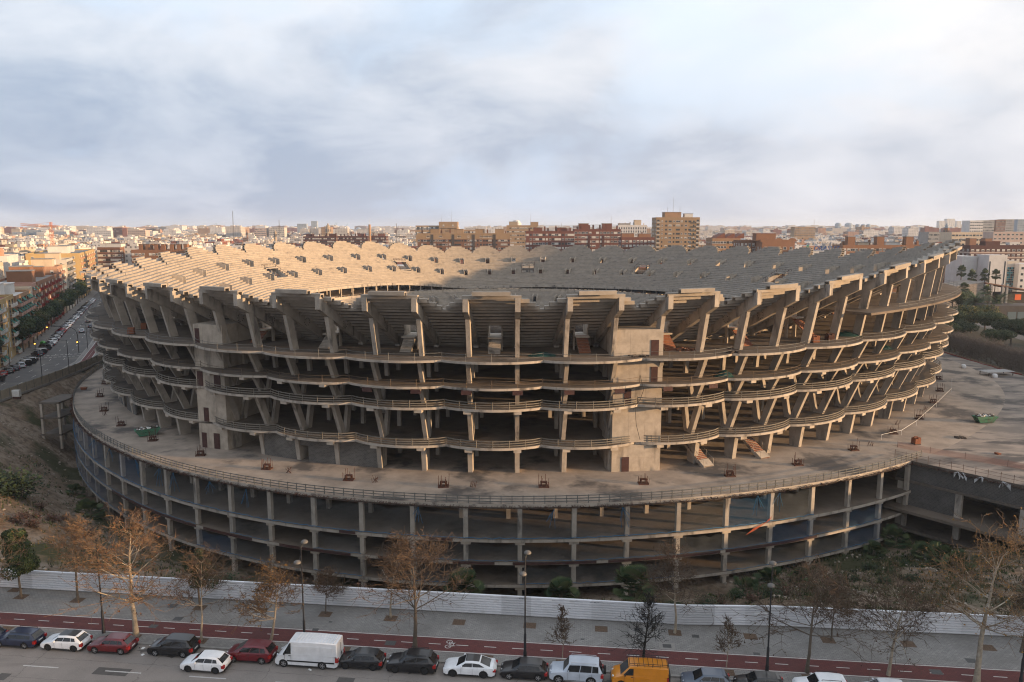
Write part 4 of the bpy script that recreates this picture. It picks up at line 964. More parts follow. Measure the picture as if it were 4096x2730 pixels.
# ---------------------------------------------------------------- trees and plants
BARK_P = mat('pale_bark', (.33, .27, .20), (.20, .165, .125), 3.0, .9, (.42, .37, .30), 1.2, (.5, .7))
BARK_G = mat('grey_bark', (.12, .095, .072), (.085, .068, .052), 3.0, .9)
BARK_K = mat('charred_bark', (.012, .011, .010), (.02, .018, .016), 3.0, .9)
TWIG = mat('twig', (.085, .055, .035), (.06, .04, .027), 1.0, .9)
TWIG_P = mat('pale_twig', (.17, .105, .058), (.12, .075, .043), 1.0, .9)
LEAF_O = mat('dry_leaf', (.175, .07, .028), (.095, .042, .02), 2.0, .8)
LEAF_Y = mat('yellow_leaf', (.25, .135, .03), (.15, .07, .02), 2.0, .8)
LEAF_B = mat('brown_leaf', (.075, .042, .026), (.05, .03, .02), 2.0, .8)
def bare_tree_meshes(seed, h, crown_r, trunk_r, first=.28, leaves=300, dense=1.0, upright=.5, lean=(0, 0), bark=None, twig=None, leaf=None, droop=.3):
    rn = random.Random(seed); tr, br, lf = MB(), MB(), MB(); tips = []
    def vec(a, e): return np.array([cos(a) * cos(e), sin(a) * cos(e), sin(e)])
    def grow(p, d, l, r, lev):
        n = 3 if lev < 2 else 2; seg = l / n; q = p.copy(); rr = r
        for i in range(n):
            d = d + np.array([rn.gauss(0, .12), rn.gauss(0, .12), rn.gauss(0, .08) + (.10 * upright if lev < 3 else -.05 * droop)]); d /= np.linalg.norm(d)
            q2 = q + d * seg; r2 = rr * (.80 if lev < 2 else .7)
            (tr if lev < 2 else br).tube(q, q2, rr, r2, 5 if lev < 2 else 3, cap=False)
            if lev < 4:
                for _ in range(rn.choice((1, 2, 2)) if lev else 2):
                    if lev < 3 or rn.random() < .95 * dense:
                        a = rn.uniform(0, 2 * pi); s = vec(a, rn.uniform(-.5, .5)); s -= d * s.dot(d) * .8; s /= (np.linalg.norm(s) + 1e-6)
                        nd_ = d * rn.uniform(.45, .9) + s * rn.uniform(.6, 1.0) + np.array([0, 0, .18 * upright]); nd_ /= np.linalg.norm(nd_)
                        grow(q2, nd_, l * rn.uniform(.52, .78), max(.021, r2 * rn.uniform(.5, .7)), lev + 1)
            q, rr = q2, r2
        tips.append(q)
        if lev >= 3: tips.append((p + q) / 2)
    # trunk
    p = np.array([0., 0, 0]); d = np.array([lean[0], lean[1], 1.0]); d /= np.linalg.norm(d); N = 9; th = h * .86; rr = trunk_r
    for i in range(N):
        d = d + np.array([rn.gauss(0, .05), rn.gauss(0, .05), .03]); d /= np.linalg.norm(d); q = p + d * th / N; r2 = trunk_r * (1 - .88 * (i + 1) / N)
        tr.tube(p, q, rr * (1.25 if i == 0 else 1), r2, 7, cap=False)
        f = (i + 1) / N
        if f >= first:
            for _ in range(4 if f < .75 else 3):
                a = rn.uniform(0, 2 * pi); g = (f - first) / (1 - first); e = rn.uniform(-.15, .45) + .9 * g * upright + .12
                L = crown_r * (.80 * (1 - .5 * g)) * rn.uniform(.7, 1.1)
                grow(q, vec(a, e), L, max(.018, r2 * rn.uniform(.38, .55)), 1)
        p, rr = q, r2
    for i in range(int(leaves * 1.0)):
        t = tips[rn.randrange(len(tips))] + np.array([rn.gauss(0, .06), rn.gauss(0, .06), rn.gauss(-.05, .06)]); s = rn.uniform(.05, .11); a = rn.uniform(0, pi); b = rn.uniform(-1, 1)
        u = np.array([cos(a), sin(a), b * .5]) * s; v = np.array([-sin(a) * .6, cos(a) * .6, rn.uniform(-1, .4)]) * s
        lf.add([t - u, t - v, t + u, t + v], [(0, 1, 2, 3)])
    return tr.mesh('trunk', [bark or BARK_G], smooth=True), br.mesh('branches', [twig or TWIG]), (lf.mesh('leaves', [leaf or LEAF_B]) if leaves else None)
def plant_tree(meshes, name, label, loc, rz=0, scale=1, group=None, cat='tree'):
    t = thing(name, label, cat, loc, rz, group, scale)
    for n, m in zip(('trunk', 'branches', 'leaves'), meshes):
        if m: link(n, m, t)
    return t
def leaf_tree_meshes(seed, h, r, clear, n, cols, trunk_r=.16, shape='egg', leafs=.16, bark=None):
    rn = random.Random(seed); tr = MB(); tr.tube((0, 0, 0), (rn.uniform(-.1, .1), rn.uniform(-.1, .1), clear + .4 * (h - clear)), trunk_r, trunk_r * .5, 7)
    for i in range(7):
        a = rn.uniform(0, 2 * pi); z = clear + rn.uniform(.02, .3) * (h - clear); tr.tube((0, 0, z), (cos(a) * r * .6, sin(a) * r * .6, z + rn.uniform(.2, .45) * (h - clear)), trunk_r * .4, .02, 4)
    lobes = []
    for i in range(16):
        a = rn.uniform(0, 2 * pi); g = rn.uniform(0, 1); rad = r * (.62 if shape == 'egg' else .7) * sqrt(rn.random()) * (1 - .45 * g if shape == 'egg' else 1)
        lobes.append((cos(a) * rad, sin(a) * rad, clear + (h - clear) * (.18 + .68 * g if shape == 'egg' else .35 + .45 * g), r * rn.uniform(.34, .55) * (1.0 - .35 * g if shape == 'egg' else 1)))
    mb = MB()
    for i in range(n):
        cx, cy, cz, cr = lobes[rn.randrange(len(lobes))]
        v = np.array([rn.gauss(0, 1), rn.gauss(0, 1), rn.gauss(0, 1)]); v /= np.linalg.norm(v); rad = cr * rn.uniform(.55, 1.0) ** .5
        p = np.array([cx, cy, cz]) + v * rad * np.array([1, 1, .85 if shape == 'egg' else .6])
        nrm = v + np.array([rn.gauss(0, .5), rn.gauss(0, .5), rn.gauss(.3, .5)]); nrm /= np.linalg.norm(nrm)
        t = np.cross(nrm, (rn.gauss(0, 1), rn.gauss(0, 1), rn.gauss(0, 1))); t /= np.linalg.norm(t); b = np.cross(nrm, t); s = leafs * rn.uniform(.6, 1.25)
        mb.add([p - t * s, p - b * s * .55, p + t * s, p + b * s * .55], [(0, 1, 2, 3)], rn.randrange(len(cols)))
    return tr.mesh('trunk', [bark or BARK_G]), mb.mesh('crown', cols), None
def plant_leafy(meshes, name, label, loc, rz=0, scale=1, group=None, cat='tree'):
    t = thing(name, label, cat, loc, rz, group, scale); link('trunk', meshes[0], t); link('crown', meshes[1], t); return t
GR = [mat('leaf_deep', (.022, .038, .014)), mat('leaf_mid', (.038, .060, .021)), mat('leaf_olive', (.060, .072, .026))]
GR2 = [mat('leaf_dark', (.018, .030, .014)), mat('leaf_dark_mid', (.030, .046, .018)), mat('leaf_deep', 0)]
PALM = [mat('palm_leaf', (.030, .052, .02)), mat('palm_leaf_light', (.065, .085, .032)), mat('palm_dry', (.12, .09, .05))]

def street_trees():
    def B(px, py): x, y = G(px, py); return (x, y, 0.0)
    def H(px, py, ytop): x, y = G(px, py); return Zat(ytop, y)
    specs = [  # px, py base, top py, crown r, trunk r, kwargs, label
        (545, 2545, 2060, 4.6, .26, dict(first=.33, leaves=1500, bark=BARK_P, twig=TWIG_P, leaf=LEAF_O, upright=.55, lean=(-.10, .05), dense=1.0), 'big sunlit plane tree with pale trunk and rusty leaves behind the small dark red hatchback'),
        (312, 2402, 2095, 3.2, .14, dict(first=.36, leaves=260, bark=BARK_G, twig=TWIG_P, leaf=LEAF_O, upright=.9), 'bare grey plane tree in the pavement between the dense evergreen and the big sunlit plane'),
        (805, 2562, 2210, 3.0, .11, dict(first=.42, leaves=220, bark=BARK_P, leaf=LEAF_B, upright=.7), 'slim bare plane tree at the kerb behind the black people carrier, an evergreen behind it'),
        (1085, 2560, 2245, 3.3, .14, dict(first=.32, leaves=1100, bark=BARK_P, leaf=LEAF_Y, lean=(.17, 0), upright=.6), 'leaning plane tree with yellow and orange leaves behind the red rounded hatchback'),
        (1302, 2455, 2292, 1.9, .08, dict(first=.40, leaves=30, bark=BARK_G, upright=.8), 'small dark leafless tree in a square pit near the white hoarding, behind the white van'),
        (1660, 2592, 2165, 4.7, .22, dict(first=.36, leaves=520, bark=BARK_G, leaf=LEAF_B, upright=.6), 'large spreading leafless plane tree behind the black sport utility car'),
        (1563, 2470, 2175, 3.2, .12, dict(first=.45, leaves=240, bark=BARK_P, leaf=LEAF_B, upright=.9), 'tall bare plane tree at the hoarding, behind the large spreading one'),
        (2250, 2632, 2435, 1.2, .045, dict(first=.3, leaves=70, bark=BARK_P, leaf=LEAF_B, upright=1.1, dense=.25), 'thin young tree with a few brown leaves behind the silver off-road car'),
        (2572, 2648, 2395, 2.1, .14, dict(first=.30, leaves=0, bark=BARK_K, twig=BARK_K, upright=.9, dense=.55), 'charred black tree standing behind the orange van'),
        (2699, 2532, 2210, 3.4, .14, dict(first=.42, leaves=140, bark=BARK_P, twig=TWIG, leaf=LEAF_B, lean=(.08, 0), upright=.7), 'pale plane tree leaning in front of the bend in the white hoarding'),
        (2905, 2672, 2455, 1.25, .045, dict(first=.3, leaves=70, bark=BARK_P, leaf=LEAF_B, upright=1.1, dense=.25), 'thin young tree with few brown leaves behind the blue grey hatchback'),
        (3228, 2690, 2295, 4.6, .17, dict(first=.34, leaves=420, bark=BARK_G, leaf=LEAF_B, upright=.55), 'wide leafless plane tree at the kerb behind the white car with roof rails'),
        (3325, 2562, 2325, 2.4, .09, dict(first=.36, leaves=160, bark=BARK_G, leaf=LEAF_B, upright=.8, lean=(.08, 0)), 'slender leafless tree in a pavement pit right beside the wide kerb tree'),
        (3553, 2702, 2325, 4.0, .16, dict(first=.38, leaves=420, bark=BARK_P, leaf=LEAF_B, upright=.6), 'leafless plane tree with brown seed balls behind the silver white hatchback'),
        (3905, 2745, 2135, 5.0, .27, dict(first=.36, leaves=900, bark=BARK_P, twig=TWIG_P, leaf=LEAF_Y, lean=(.06, .06), upright=.55), 'big pale plane tree with a sunlit yellowish crown beside the last lamp post'),
        (-70, 2440, 2080, 4.2, .2, dict(first=.4, leaves=700, bark=BARK_P, twig=TWIG_P, leaf=LEAF_O, upright=.6), 'plane tree with orange leaves reaching in at the edge by the dense evergreen'),
        (4085, 2610, 2300, 3.0, .13, dict(first=.4, leaves=300, bark=BARK_G, leaf=LEAF_Y, upright=.7), 'leafless tree with yellow tints by the hoarding at the plaza end'),
    ]
    for i, (px, py, pt, cr, tr_, kw, lab) in enumerate(specs):
        m = bare_tree_meshes(100 + i, H(px, py, pt), cr, tr_, **kw); plant_tree(m, 'plane_tree' if 'young' not in lab else 'young_tree', lab, B(px, py), 0, 1, 'leafless trees along the pavement')
    m = leaf_tree_meshes(31, 8.2, 2.1, 1.7, 9000, GR, .13, 'egg', .13); plant_leafy(m, 'evergreen_tree', 'dense dark evergreen tree in a pavement pit in front of the white hoarding', B(85, 2390), 0, 1, 'evergreen pavement trees')
    m = leaf_tree_meshes(32, 6.8, 1.9, 1.9, 6000, GR2, .12, 'egg', .13); plant_leafy(m, 'evergreen_tree', 'dark evergreen tree hidden behind the slim bare tree at the hoarding', B(800, 2432), 0, 1, 'evergreen pavement trees')
street_trees()

def fan_palm_meshes(seed, h, r, nf, dry=.15, bw=.07):
    rn = random.Random(seed); tr, cr = MB(), MB(); tr.tube((0, 0, 0), (0, 0, h), .28, .22, 9)
    for i in range(nf):
        a = rn.uniform(0, 2 * pi); e = rn.uniform(-.75, 1.3); zb = h - rn.uniform(0, .5) if h > 2 else rn.uniform(.2, max(.4, h)); L = r * rn.uniform(.45, .6)
        d = np.array([cos(a) * cos(e), sin(a) * cos(e), sin(e)]); p = np.array([0, 0, zb]); q = p + d * L; cr.tube(p, q, .03, .02, 3, 0, False)
        side = np.cross(d, (0, 0, 1)); side /= np.linalg.norm(side) + 1e-6; up = np.cross(side, d); mi = 2 if e < -.45 and rn.random() < dry * 3 else rn.randrange(2); R_ = r * rn.uniform(.42, .55)
        for k in range(15):
            f = -1.25 + 2.5 * k / 14; dd = d * cos(f) + side * sin(f) + up * .12; dd /= np.linalg.norm(dd); w = np.cross(dd, up); w /= np.linalg.norm(w) + 1e-6
            t1 = q + dd * R_ * .6 + w * bw; t2 = q + dd * R_ * .6 - w * bw; t3 = q + dd * R_ - np.array([0, 0, .12 * R_])
            cr.add([q, t1, t3, t2], [(0, 1, 2, 3)], mi)
    return tr.mesh('trunk', [BARK_G]), cr.mesh('crown', PALM)
def date_palm_meshes(seed, h, r, nf):
    rn = random.Random(seed); tr, cr = MB(), MB(); tr.tube((0, 0, 0), (.1, 0, h), .32, .26, 9)
    for i in range(nf):
        a = rn.uniform(0, 2 * pi); e0 = rn.uniform(-.25, 1.35); p = np.array([.1, 0, h]); mi = rn.randrange(2); seg = 7
        for k in range(seg):
            e = e0 - 1.25 * (k / seg) ** 1.3; d = np.array([cos(a) * cos(e), sin(a) * cos(e), sin(e)]); q = p + d * r * 1.15 / seg
            s = np.cross(d, (0, 0, 1)); s /= np.linalg.norm(s) + 1e-6; w = r * .17 * (1 - .6 * abs(k / seg - .4))
            for sg in (-1, 1):
                for t in (.0, .33, .66):
                    b0 = p + (q - p) * t; tip = b0 + d * w * .8 + s * sg * w - np.array([0, 0, .25 * w]); cr.add([b0, b0 + (q - p) * .24, tip], [(0, 1, 2)], mi)
            p = q
    return tr.mesh('trunk', [BARK_G]), cr.mesh('crown', PALM)
def zg(x, y): return h_ground(x, y) - .1
def pit_plants():
    fp = [fan_palm_meshes(5, .9, 2.1, 46), fan_palm_meshes(6, 3.2, 2.0, 46), fan_palm_meshes(7, 5.2, 1.8, 34)]
    def at(px, py, D): x = Xat(px, py, D); return x, D
    for px, D, m, s, lab in ((1850, 92.5, 1, 1.45, 'tall bushy fan palm between the two middle garage columns'), (2245, 90, 1, 1.2, 'fan palm below the garage front, right of the centre lamp post'), (2530, 89, 1, 1.5, 'large fan palm above the hoarding behind the charred tree'),
        (2985, 97, 0, 1.1, 'low fan palm at the foot of the garage columns by the hoarding'), (3080, 100, 0, 1.2, 'low fan palm beside another at the garage foot'), (3200, 102, 0, .8, 'small fan palm close to a garage column near the pit corner'), (3570, 115, 0, 1.2, 'dark fan palm at the inner corner of the pit'), (3490, 111, 0, .9, 'small palm bush in the pit corner by the last garage column'),
        (3760, 104, 0, 1.2, 'fan palm clump under the plaza garage front'), (3690, 108, 0, 1.0, 'second fan palm clump under the plaza garage front'), (3830, 100, 0, 1.1, 'third fan palm clump under the plaza garage front'), (380, 128, 0, 1.3, 'fan palm against the netted garage front on the road side'), (330, 140, 0, 1.0, 'small fan palm in the shade of the garage front on the road side'), (1500, 93, 0, 1.0, 'low fan palm half hidden behind the big bare tree')):
        x, y = Xat(px, 2300, D), D; t = thing('fan_palm', lab, 'palm', (x, y, zg(x, y)), R.random() * 6, 'fan palms in the pit', s); link('trunk', fp[m][0], t); link('crown', fp[m][1], t)
    # shrubs: a wiry woody base and small leaves
    def shrub(seed, r, h, n, cols, wiry):
        rn = random.Random(seed); st, cr = MB(), MB()
        for i in range(wiry):
            a = rn.uniform(0, 2 * pi); e = rn.uniform(.3, 1.4); L = h * rn.uniform(.6, 1.1); p = np.array([rn.gauss(0, .15 * r), rn.gauss(0, .15 * r), 0]); d = np.array([cos(a) * cos(e) * r / h, sin(a) * cos(e) * r / h, sin(e)])
            q = p + d * L; st.tube(p, q, .025, .008, 3, 0, False)
            for _ in range(4):
                f = rn.uniform(.3, .95); b = p + d * L * f; st.tube(b, b + np.array([rn.gauss(0, .3), rn.gauss(0, .3), rn.uniform(0, .5)]) * r * .6, .012, .005, 3, 0, False)
        for i in range(n):
            v = np.array([rn.gauss(0, .42) * r, rn.gauss(0, .42) * r, abs(rn.gauss(.45, .25)) * h]); a = rn.uniform(0, pi); s = rn.uniform(.06, .14); u = np.array([cos(a), sin(a), rn.uniform(-.5, .5)]) * s; w = np.array([-sin(a), cos(a), rn.uniform(-1, 1)]) * s * .6
            cr.add([v - u, v - w, v + u, v + w], [(0, 1, 2, 3)], rn.randrange(len(cols)))
        return st.mesh('stems', [TWIG]), cr.mesh('crown', cols)
    dead = [mat('dead_leaf', (.075, .05, .035)), mat('dead_leaf_red', (.09, .042, .03))]
    SH = [shrub(1, 1.0, 1.1, 900, GR2, 10), shrub(2, .9, .9, 350, dead, 26), shrub(3, 1.5, 1.6, 1800, GR2, 8), shrub(4, 1.0, 1.5, 120, dead, 40)]
    def put(px, py, D, k, s, lab, grp):
        x, y = Xat(px, py, D), D; t = thing('shrub', lab, 'shrub', (x, y, zg(x, y)), R.random() * 6, grp, s); link('stems', SH[k][0], t); link('crown', SH[k][1], t)
    def rank(i): return ['first', 'second', 'third', 'fourth', 'fifth', 'sixth', 'seventh', 'eighth', 'ninth', 'tenth', 'eleventh', 'twelfth'][i]
    put(55, 2010, 118, 2, 2.6, 'broad dark green shrub on the excavated slope', 'green shrubs in the pit'); put(20, 1930, 122, 0, 1.5, 'dark green bush beside the broad shrub on the slope', 'green shrubs in the pit')
    for i, (px, py, D) in enumerate(((160, 2010, 116), (225, 2035, 115), (100, 2130, 108), (150, 2110, 109), (205, 2060, 112), (250, 2000, 118), (70, 2190, 104), (140, 2210, 103), (300, 2180, 105), (360, 2130, 109), (420, 2250, 100), (260, 2120, 108))):
        put(px, py, D, 1, R.uniform(.8, 1.5), '%s wiry reddish brown dead shrub on the bare dirt slope, from the fence upwards' % rank(i), 'dead shrubs on the dirt slope')
    for i, px in enumerate(range(900, 1500, 75)): put(px, 2300, 89 - i * .4, (0, 3, 1)[i % 3], R.uniform(1.1, 1.7), rank(i // 3) + ' patch of ' + ['green scrub growing up behind the white hoarding', 'tall dry reeds behind the white hoarding', 'brown dry scrub behind the white hoarding'][i % 3], ['green scrub behind the hoarding', 'reeds behind the hoarding', 'dry scrub behind the hoarding'][i % 3])
    for i, px in enumerate(range(2640, 3180, 62)): put(px, 2330, 84 + (i % 3) * 2, (3, 0, 1, 2)[i % 4], R.uniform(.9, 1.5), rank(i // 4) + ' clump of ' + ['tangled leafless brush under the garage edge', 'low green brush under the garage edge', 'brown brush under the garage edge', 'leafy dark brush under the garage edge'][i % 4], ['leafless brush', 'low green brush', 'brown brush', 'leafy brush'][i % 4] + ' behind the hoarding')
    for i, (px, py, D) in enumerate(((3560, 2290, 100), (3620, 2230, 104), (3690, 2240, 102), (3540, 2350, 93), (3640, 2330, 95), (3800, 2260, 99), (3850, 2300, 96), (3420, 2330, 94), (3480, 2250, 103), (3900, 2350, 92))): put(px, py, D, 0, R.uniform(.5, 1.1), '%s low green weed bush on the grassy pit floor by the plaza' % rank(i), 'weed bushes on the grassy pit floor')
    # weeds: short blades over the damp parts of the pit
    rn = random.Random(12); mb = MB(); wm = [mat('weed_green', (.042, .058, .018)), mat('weed_straw', (.15, .115, .06)), mat('weed_dark', (.028, .036, .015))]
    n = 0
    while n < 9000:
        if rn.random() < .55: x, y = rn.uniform(34, 76), rn.uniform(72, 116)
        elif rn.random() < .6: x, y = rn.uniform(-98, -45), rn.uniform(85, 150)
        else: x, y = rn.uniform(-45, 40), rn.uniform(80, 96)
        z = h_ground(x, y)
        if z > -.5: continue
        if sin(x * .35) * cos(y * .41) + rn.gauss(0, .5) < -.1: continue
        n += 1; mi = rn.choice((0, 0, 1, 2)); hgt = rn.uniform(.15, .55)
        for k in range(3):
            a = rn.uniform(0, 2 * pi); dx, dy = cos(a) * .09, sin(a) * .09; ox, oy = rn.gauss(0, .15), rn.gauss(0, .15); mb.add([(x + ox - dx, y + oy - dy, z - .05), (x + ox + dx, y + oy + dy, z - .05), (x + ox + rn.gauss(0, .15), y + oy + rn.gauss(0, .15), z + hgt)], [(0, 1, 2)], mi)
    o = mb.build('weeds', wm); o['kind'] = 'stuff'; o['label'] = 'sparse weeds and dry grass on the pit floor'
    # stones and rubble lying about on the dirt
    mb = MB()
    for i in range(1500):
        x, y = (rn.uniform(-112, -50), rn.uniform(84, 165)) if rn.random() < .6 else (rn.uniform(30, 75), rn.uniform(72, 112)); z = h_ground(x, y)
        if z > -.2: continue
        s = rn.uniform(.06, .28); a = rn.uniform(0, 3); mb.box((x, y, z + s * .2), (s * 1.4, s, s * .7), a)
    o = mb.build('rubble', mat('pale_stone', (.33, .28, .225), (.22, .185, .15), 2, .95)); o['kind'] = 'stuff'; o['label'] = 'stones and rubble scattered on the dirt'
pit_plants()
# ---------------------------------------------------------------- vehicles
TYRE = mat('tyre_rubber', (.014, .014, .014), (.02, .02, .02), 4, .9)
RIM = mat('alloy_rim', (.42, .42, .43), r=.35, metal=.7); RIMD = mat('dark_rim', (.045, .045, .048), r=.4, metal=.5)
GLASS = mat('car_glass', (.012, .014, .016), r=.08, spec=.6)
TRIM = mat('black_trim', (.016, .016, .017), r=.6)
PLATE = mat('number_plate', (.72, .72, .70), r=.5); LAMP_R = mat('red_lamp', (.30, .012, .010), r=.2, spec=.6); LAMP_W = mat('clear_lamp', (.62, .64, .66), r=.12, spec=.7)
def paint(name, c, r=.28): return mat('paint_' + name, c, tuple(x * .86 for x in c), 1.2, r, tuple(x * .62 + .02 for x in c), 2.2, (.6, .9), spec=.5, coat=.5)
def interp(profile, x):
    return float(np.interp(x, [p[0] for p in profile], [p[1] for p in profile]))
STYLES = {
 # len, width, height, belt, wheelbase, front overhang, profile of hood/deck (x/L: z), greenhouse: x of windscreen foot, roof front, roof rear, rear foot
 'hatch':  dict(L=4.15, W=1.74, H=1.46, belt=.92, wb=2.55, fo=.82, hood=[(0, .62), (.04, .74), (.22, .90), (.30, .96), (.9, .98), (.985, .92), (1, .70)], gh=(.24, .43, .84, .965), r=.32, win=(.34, .86)),
 'wagon':  dict(L=4.5, W=1.73, H=1.43, belt=.90, wb=2.56, fo=.88, hood=[(0, .58), (.03, .72), (.24, .88), (.30, .93), (.93, .95), (.985, .90), (1, .60)], gh=(.26, .41, .90, .985), r=.31, win=(.34, .90)),
 'mpv':    dict(L=4.4, W=1.80, H=1.63, belt=1.0, wb=2.70, fo=.86, hood=[(0, .62), (.04, .80), (.18, .98), (.26, 1.04), (.92, 1.06), (.985, .98), (1, .66)], gh=(.19, .42, .88, .985), r=.32, win=(.30, .90)),
 'suv':    dict(L=4.5, W=1.85, H=1.66, belt=1.06, wb=2.68, fo=.86, hood=[(0, .66), (.03, .88), (.22, 1.03), (.30, 1.08), (.92, 1.10), (.985, 1.02), (1, .72)], gh=(.26, .42, .86, .975), r=.36, win=(.34, .88)),
 'offroad': dict(L=4.7, W=1.88, H=1.88, belt=1.16, wb=2.79, fo=.86, hood=[(0, .72), (.02, .98), (.24, 1.12), (.28, 1.15), (.94, 1.17), (.99, 1.10), (1, .74)], gh=(.26, .38, .92, .985), r=.39, win=(.33, .92)),
 'saloon': dict(L=4.68, W=1.82, H=1.44, belt=.94, wb=2.73, fo=.90, hood=[(0, .60), (.03, .74), (.24, .90), (.30, .95), (.82, 1.0), (.93, .99), (.985, .92), (1, .66)], gh=(.25, .43, .70, .90), r=.34, win=(.33, .80)),
 'van':    dict(L=5.9, W=2.0, H=2.50, belt=1.30, wb=3.6, fo=.86, hood=[(0, .66), (.02, .95), (.10, 1.22), (.16, 1.30), (.98, 1.34), (.995, 1.30), (1, .60)], gh=(.10, .25, .985, .998), r=.36, win=(.145, .27)),
 'smallvan': dict(L=4.95, W=1.92, H=1.96, belt=1.22, wb=3.1, fo=.84, hood=[(0, .66), (.02, .90), (.15, 1.12), (.20, 1.18), (.97, 1.22), (.99, 1.16), (1, .62)], gh=(.155, .31, .975, .995), r=.34, win=(.20, .38)),
}
CAR_MESH = {}
def car_parts(style, paintm, rim, roofm=None):
    st = STYLES[style]; L, W, H, bl, wb, fo, r = st['L'], st['W'], st['H'], st['belt'], st['wb'], st['fo'], st['r']; hw = W / 2; parts = []
    xf, xr = fo, fo + wb; zs = .22 if style != 'offroad' else .34
    # lower body: side outline with wheel arches, lofted over the width
    def outline(inset, drop, sq):
        pts = []
        for x in np.linspace(0, 1, 21):
            z = interp(st['hood'], x); xx = x * L; xx = min(max(xx, inset), L - inset); pts.append((xx, min(z, bl + .2) - drop))
        bot = []
        ra = r + .07
        def arch(c): return [(c + ra * cos(a), max(zs, r + ra * sin(a))) for a in np.linspace(-.15, pi + .15, 9)]
        bot += [(L - inset - .02, zs + .12), (L - inset - .25, zs)] + arch(xr) + arch(xf) + [(inset + .22, zs), (inset + .02, zs + .12)]
        return pts + bot
    lay = [(-hw, .16, .10), (-hw + .05, .06, .03), (-hw + .28, 0, 0), (0, 0, -.015), (hw - .28, 0, 0), (hw - .05, .06, .03), (hw, .16, .10)]
    mb = MB(); rings = [outline(i, d, 0) for _, i, d in lay]; n = len(rings[0]); P = []
    for (y, i, d), ring in zip(lay, rings):
        for x, z in ring:
            yy = y
            if abs(y) > hw - .02: yy = y * (1 - .07 * max(0, (abs(x / L - .5) - .36) / .14) - .035 * max(0, (z - .75)) / .4)
            P.append((x, yy, z))
    F = []
    for k in range(len(lay) - 1):
        for j in range(n): F.append((k * n + j, k * n + (j + 1) % n, (k + 1) * n + (j + 1) % n, (k + 1) * n + j))
    F += [tuple(range(n - 1, -1, -1)), tuple(range((len(lay) - 1) * n, len(lay) * n))]
    mb.add(P, F); parts.append(('body', mb, [paintm], 40))
    # underbody and sills in dark trim
    mb = MB(); mb.bx(.15, L - .15, -hw + .08, hw - .08, zs - .06, zs + .10); 
    for c in (xf, xr): mb.bx(c - r - .05, c + r + .05, -hw + .10, hw - .10, zs, r + .30)
    for sg in (-1, 1): mb.bx(xf + r + .1, xr - r - .1, sg * (hw - .02) - .02, sg * (hw - .02) + .02, zs - .02, zs + .10)
    mb.bx(-.015, .18, -hw * .72, hw * .72, zs, zs + .22); mb.bx(L - .2, L + .012, -hw * .75, hw * .75, zs, zs + .20); parts.append(('underbody', mb, [TRIM], 0))
    # cabin
    g0, g1, g2, g3 = [g * L for g in st['gh']]; zb = lambda x: min(interp(st['hood'], x / L), bl + .2) - .02
    tw, rw = hw - .05, hw - (.20 if 'van' not in style else .12)
    if style == 'van': tw, rw = hw - .012, hw - .10
    xs_b = [g0, g0 + .12 * (g3 - g0), g1, (g1 + g2) / 2, g2, g3]
    def roofz(x): 
        t = (x - g1) / max(.01, g2 - g1); return H - .05 * (2 * min(1, max(0, t)) - .9) ** 2
    st_ = [(g0, zb(g0), tw * .86, 0), (g1 - .02, None, rw, 1), ((g1 + g2) / 2, None, rw, 1), (g2, None, rw * .97, 1), (g3, zb(g3), tw * .90, 0)]
    mb = MB(); P = []
    # bottom ring follows the belt line, top ring the roof
    bot = [(g0, -tw * .84), ((g0 + g1) / 2, -tw), (g1, -tw), ((g1 + g2) / 2, -tw), (g2, -tw), (g3, -tw * .86)]
    topx = [g1 - .05, g1, g1 + .06, (g1 + g2) / 2, g2 - .05, g2]; topw = [rw * .90, rw * .97, rw, rw, rw * .98, rw * .9]
    for sg in (-1, 1):
        for (x, y) in bot: P.append((x, -sg * y, zb(x)))
        for x, w in zip(topx, topw): P.append((x, sg * w, roofz(x) - .05))
        for x, w in zip(topx, topw): P.append((x, sg * (w - .12), roofz(x)))
    F = []
    m6 = 6
    for s_ in (0, 18):
        for j in range(5):
            q = (s_ + j, s_ + j + 1, s_ + 6 + j + 1, s_ + 6 + j); F.append(q if s_ == 18 else q[::-1])
            q = (s_ + 6 + j, s_ + 7 + j, s_ + 13 + j, s_ + 12 + j); F.append(q if s_ == 18 else q[::-1])
    for j in range(5): F.append((12 + j, 13 + j, 31 + j, 30 + j))
    F += [(0, 6, 24, 18), (6, 12, 30, 24), (5, 23, 29, 11), (11, 29, 35, 17)]
    mb.add(P, F); parts.append(('cabin', mb, [paintm], 50))
    if roofm:
        mb = MB(); e = .012; mb.add([(P[12][0] + .03, P[12][1] * .98, P[12][2] + e)] + [(P[12 + j][0], P[12 + j][1] * .98, P[12 + j][2] + e) for j in range(1, 5)] + [(P[30 + j][0], P[30 + j][1] * .98, P[30 + j][2] + e) for j in (4, 3, 2, 1, 0)], [(0, 1, 8, 9), (1, 2, 7, 8), (2, 3, 6, 7), (3, 4, 5, 6)]); parts.append(('roof_panel', mb, [roofm], 0))
    P = [np.array(p) for p in P]
    def pane(a, b, c, d, m=.08, off=.012, n=None):
        a, b, c, d = (np.array(q, float) for q in (a, b, c, d)); ce = (a + b + c + d) / 4; nn = np.cross(b - a, d - a); nn /= np.linalg.norm(nn)
        if nn.dot(ce - np.array([(g0 + g3) / 2, 0, 1.0])) < 0: nn = -nn
        return [q + (ce - q) * m + nn * off for q in (a, b, c, d)]
    mb = MB(); mb.add(pane(P[0], P[18], P[24], P[6], .07), [(0, 1, 2, 3)]); parts.append(('windscreen', mb, [GLASS], 0))
    mb = MB(); mb.add(pane(P[5], P[23], P[29], P[11], .10), [(0, 1, 2, 3)])
    if style != 'van': parts.append(('rear_window', mb, [GLASS], 0))
    w0, w1 = st['win'][0] * L, st['win'][1] * L
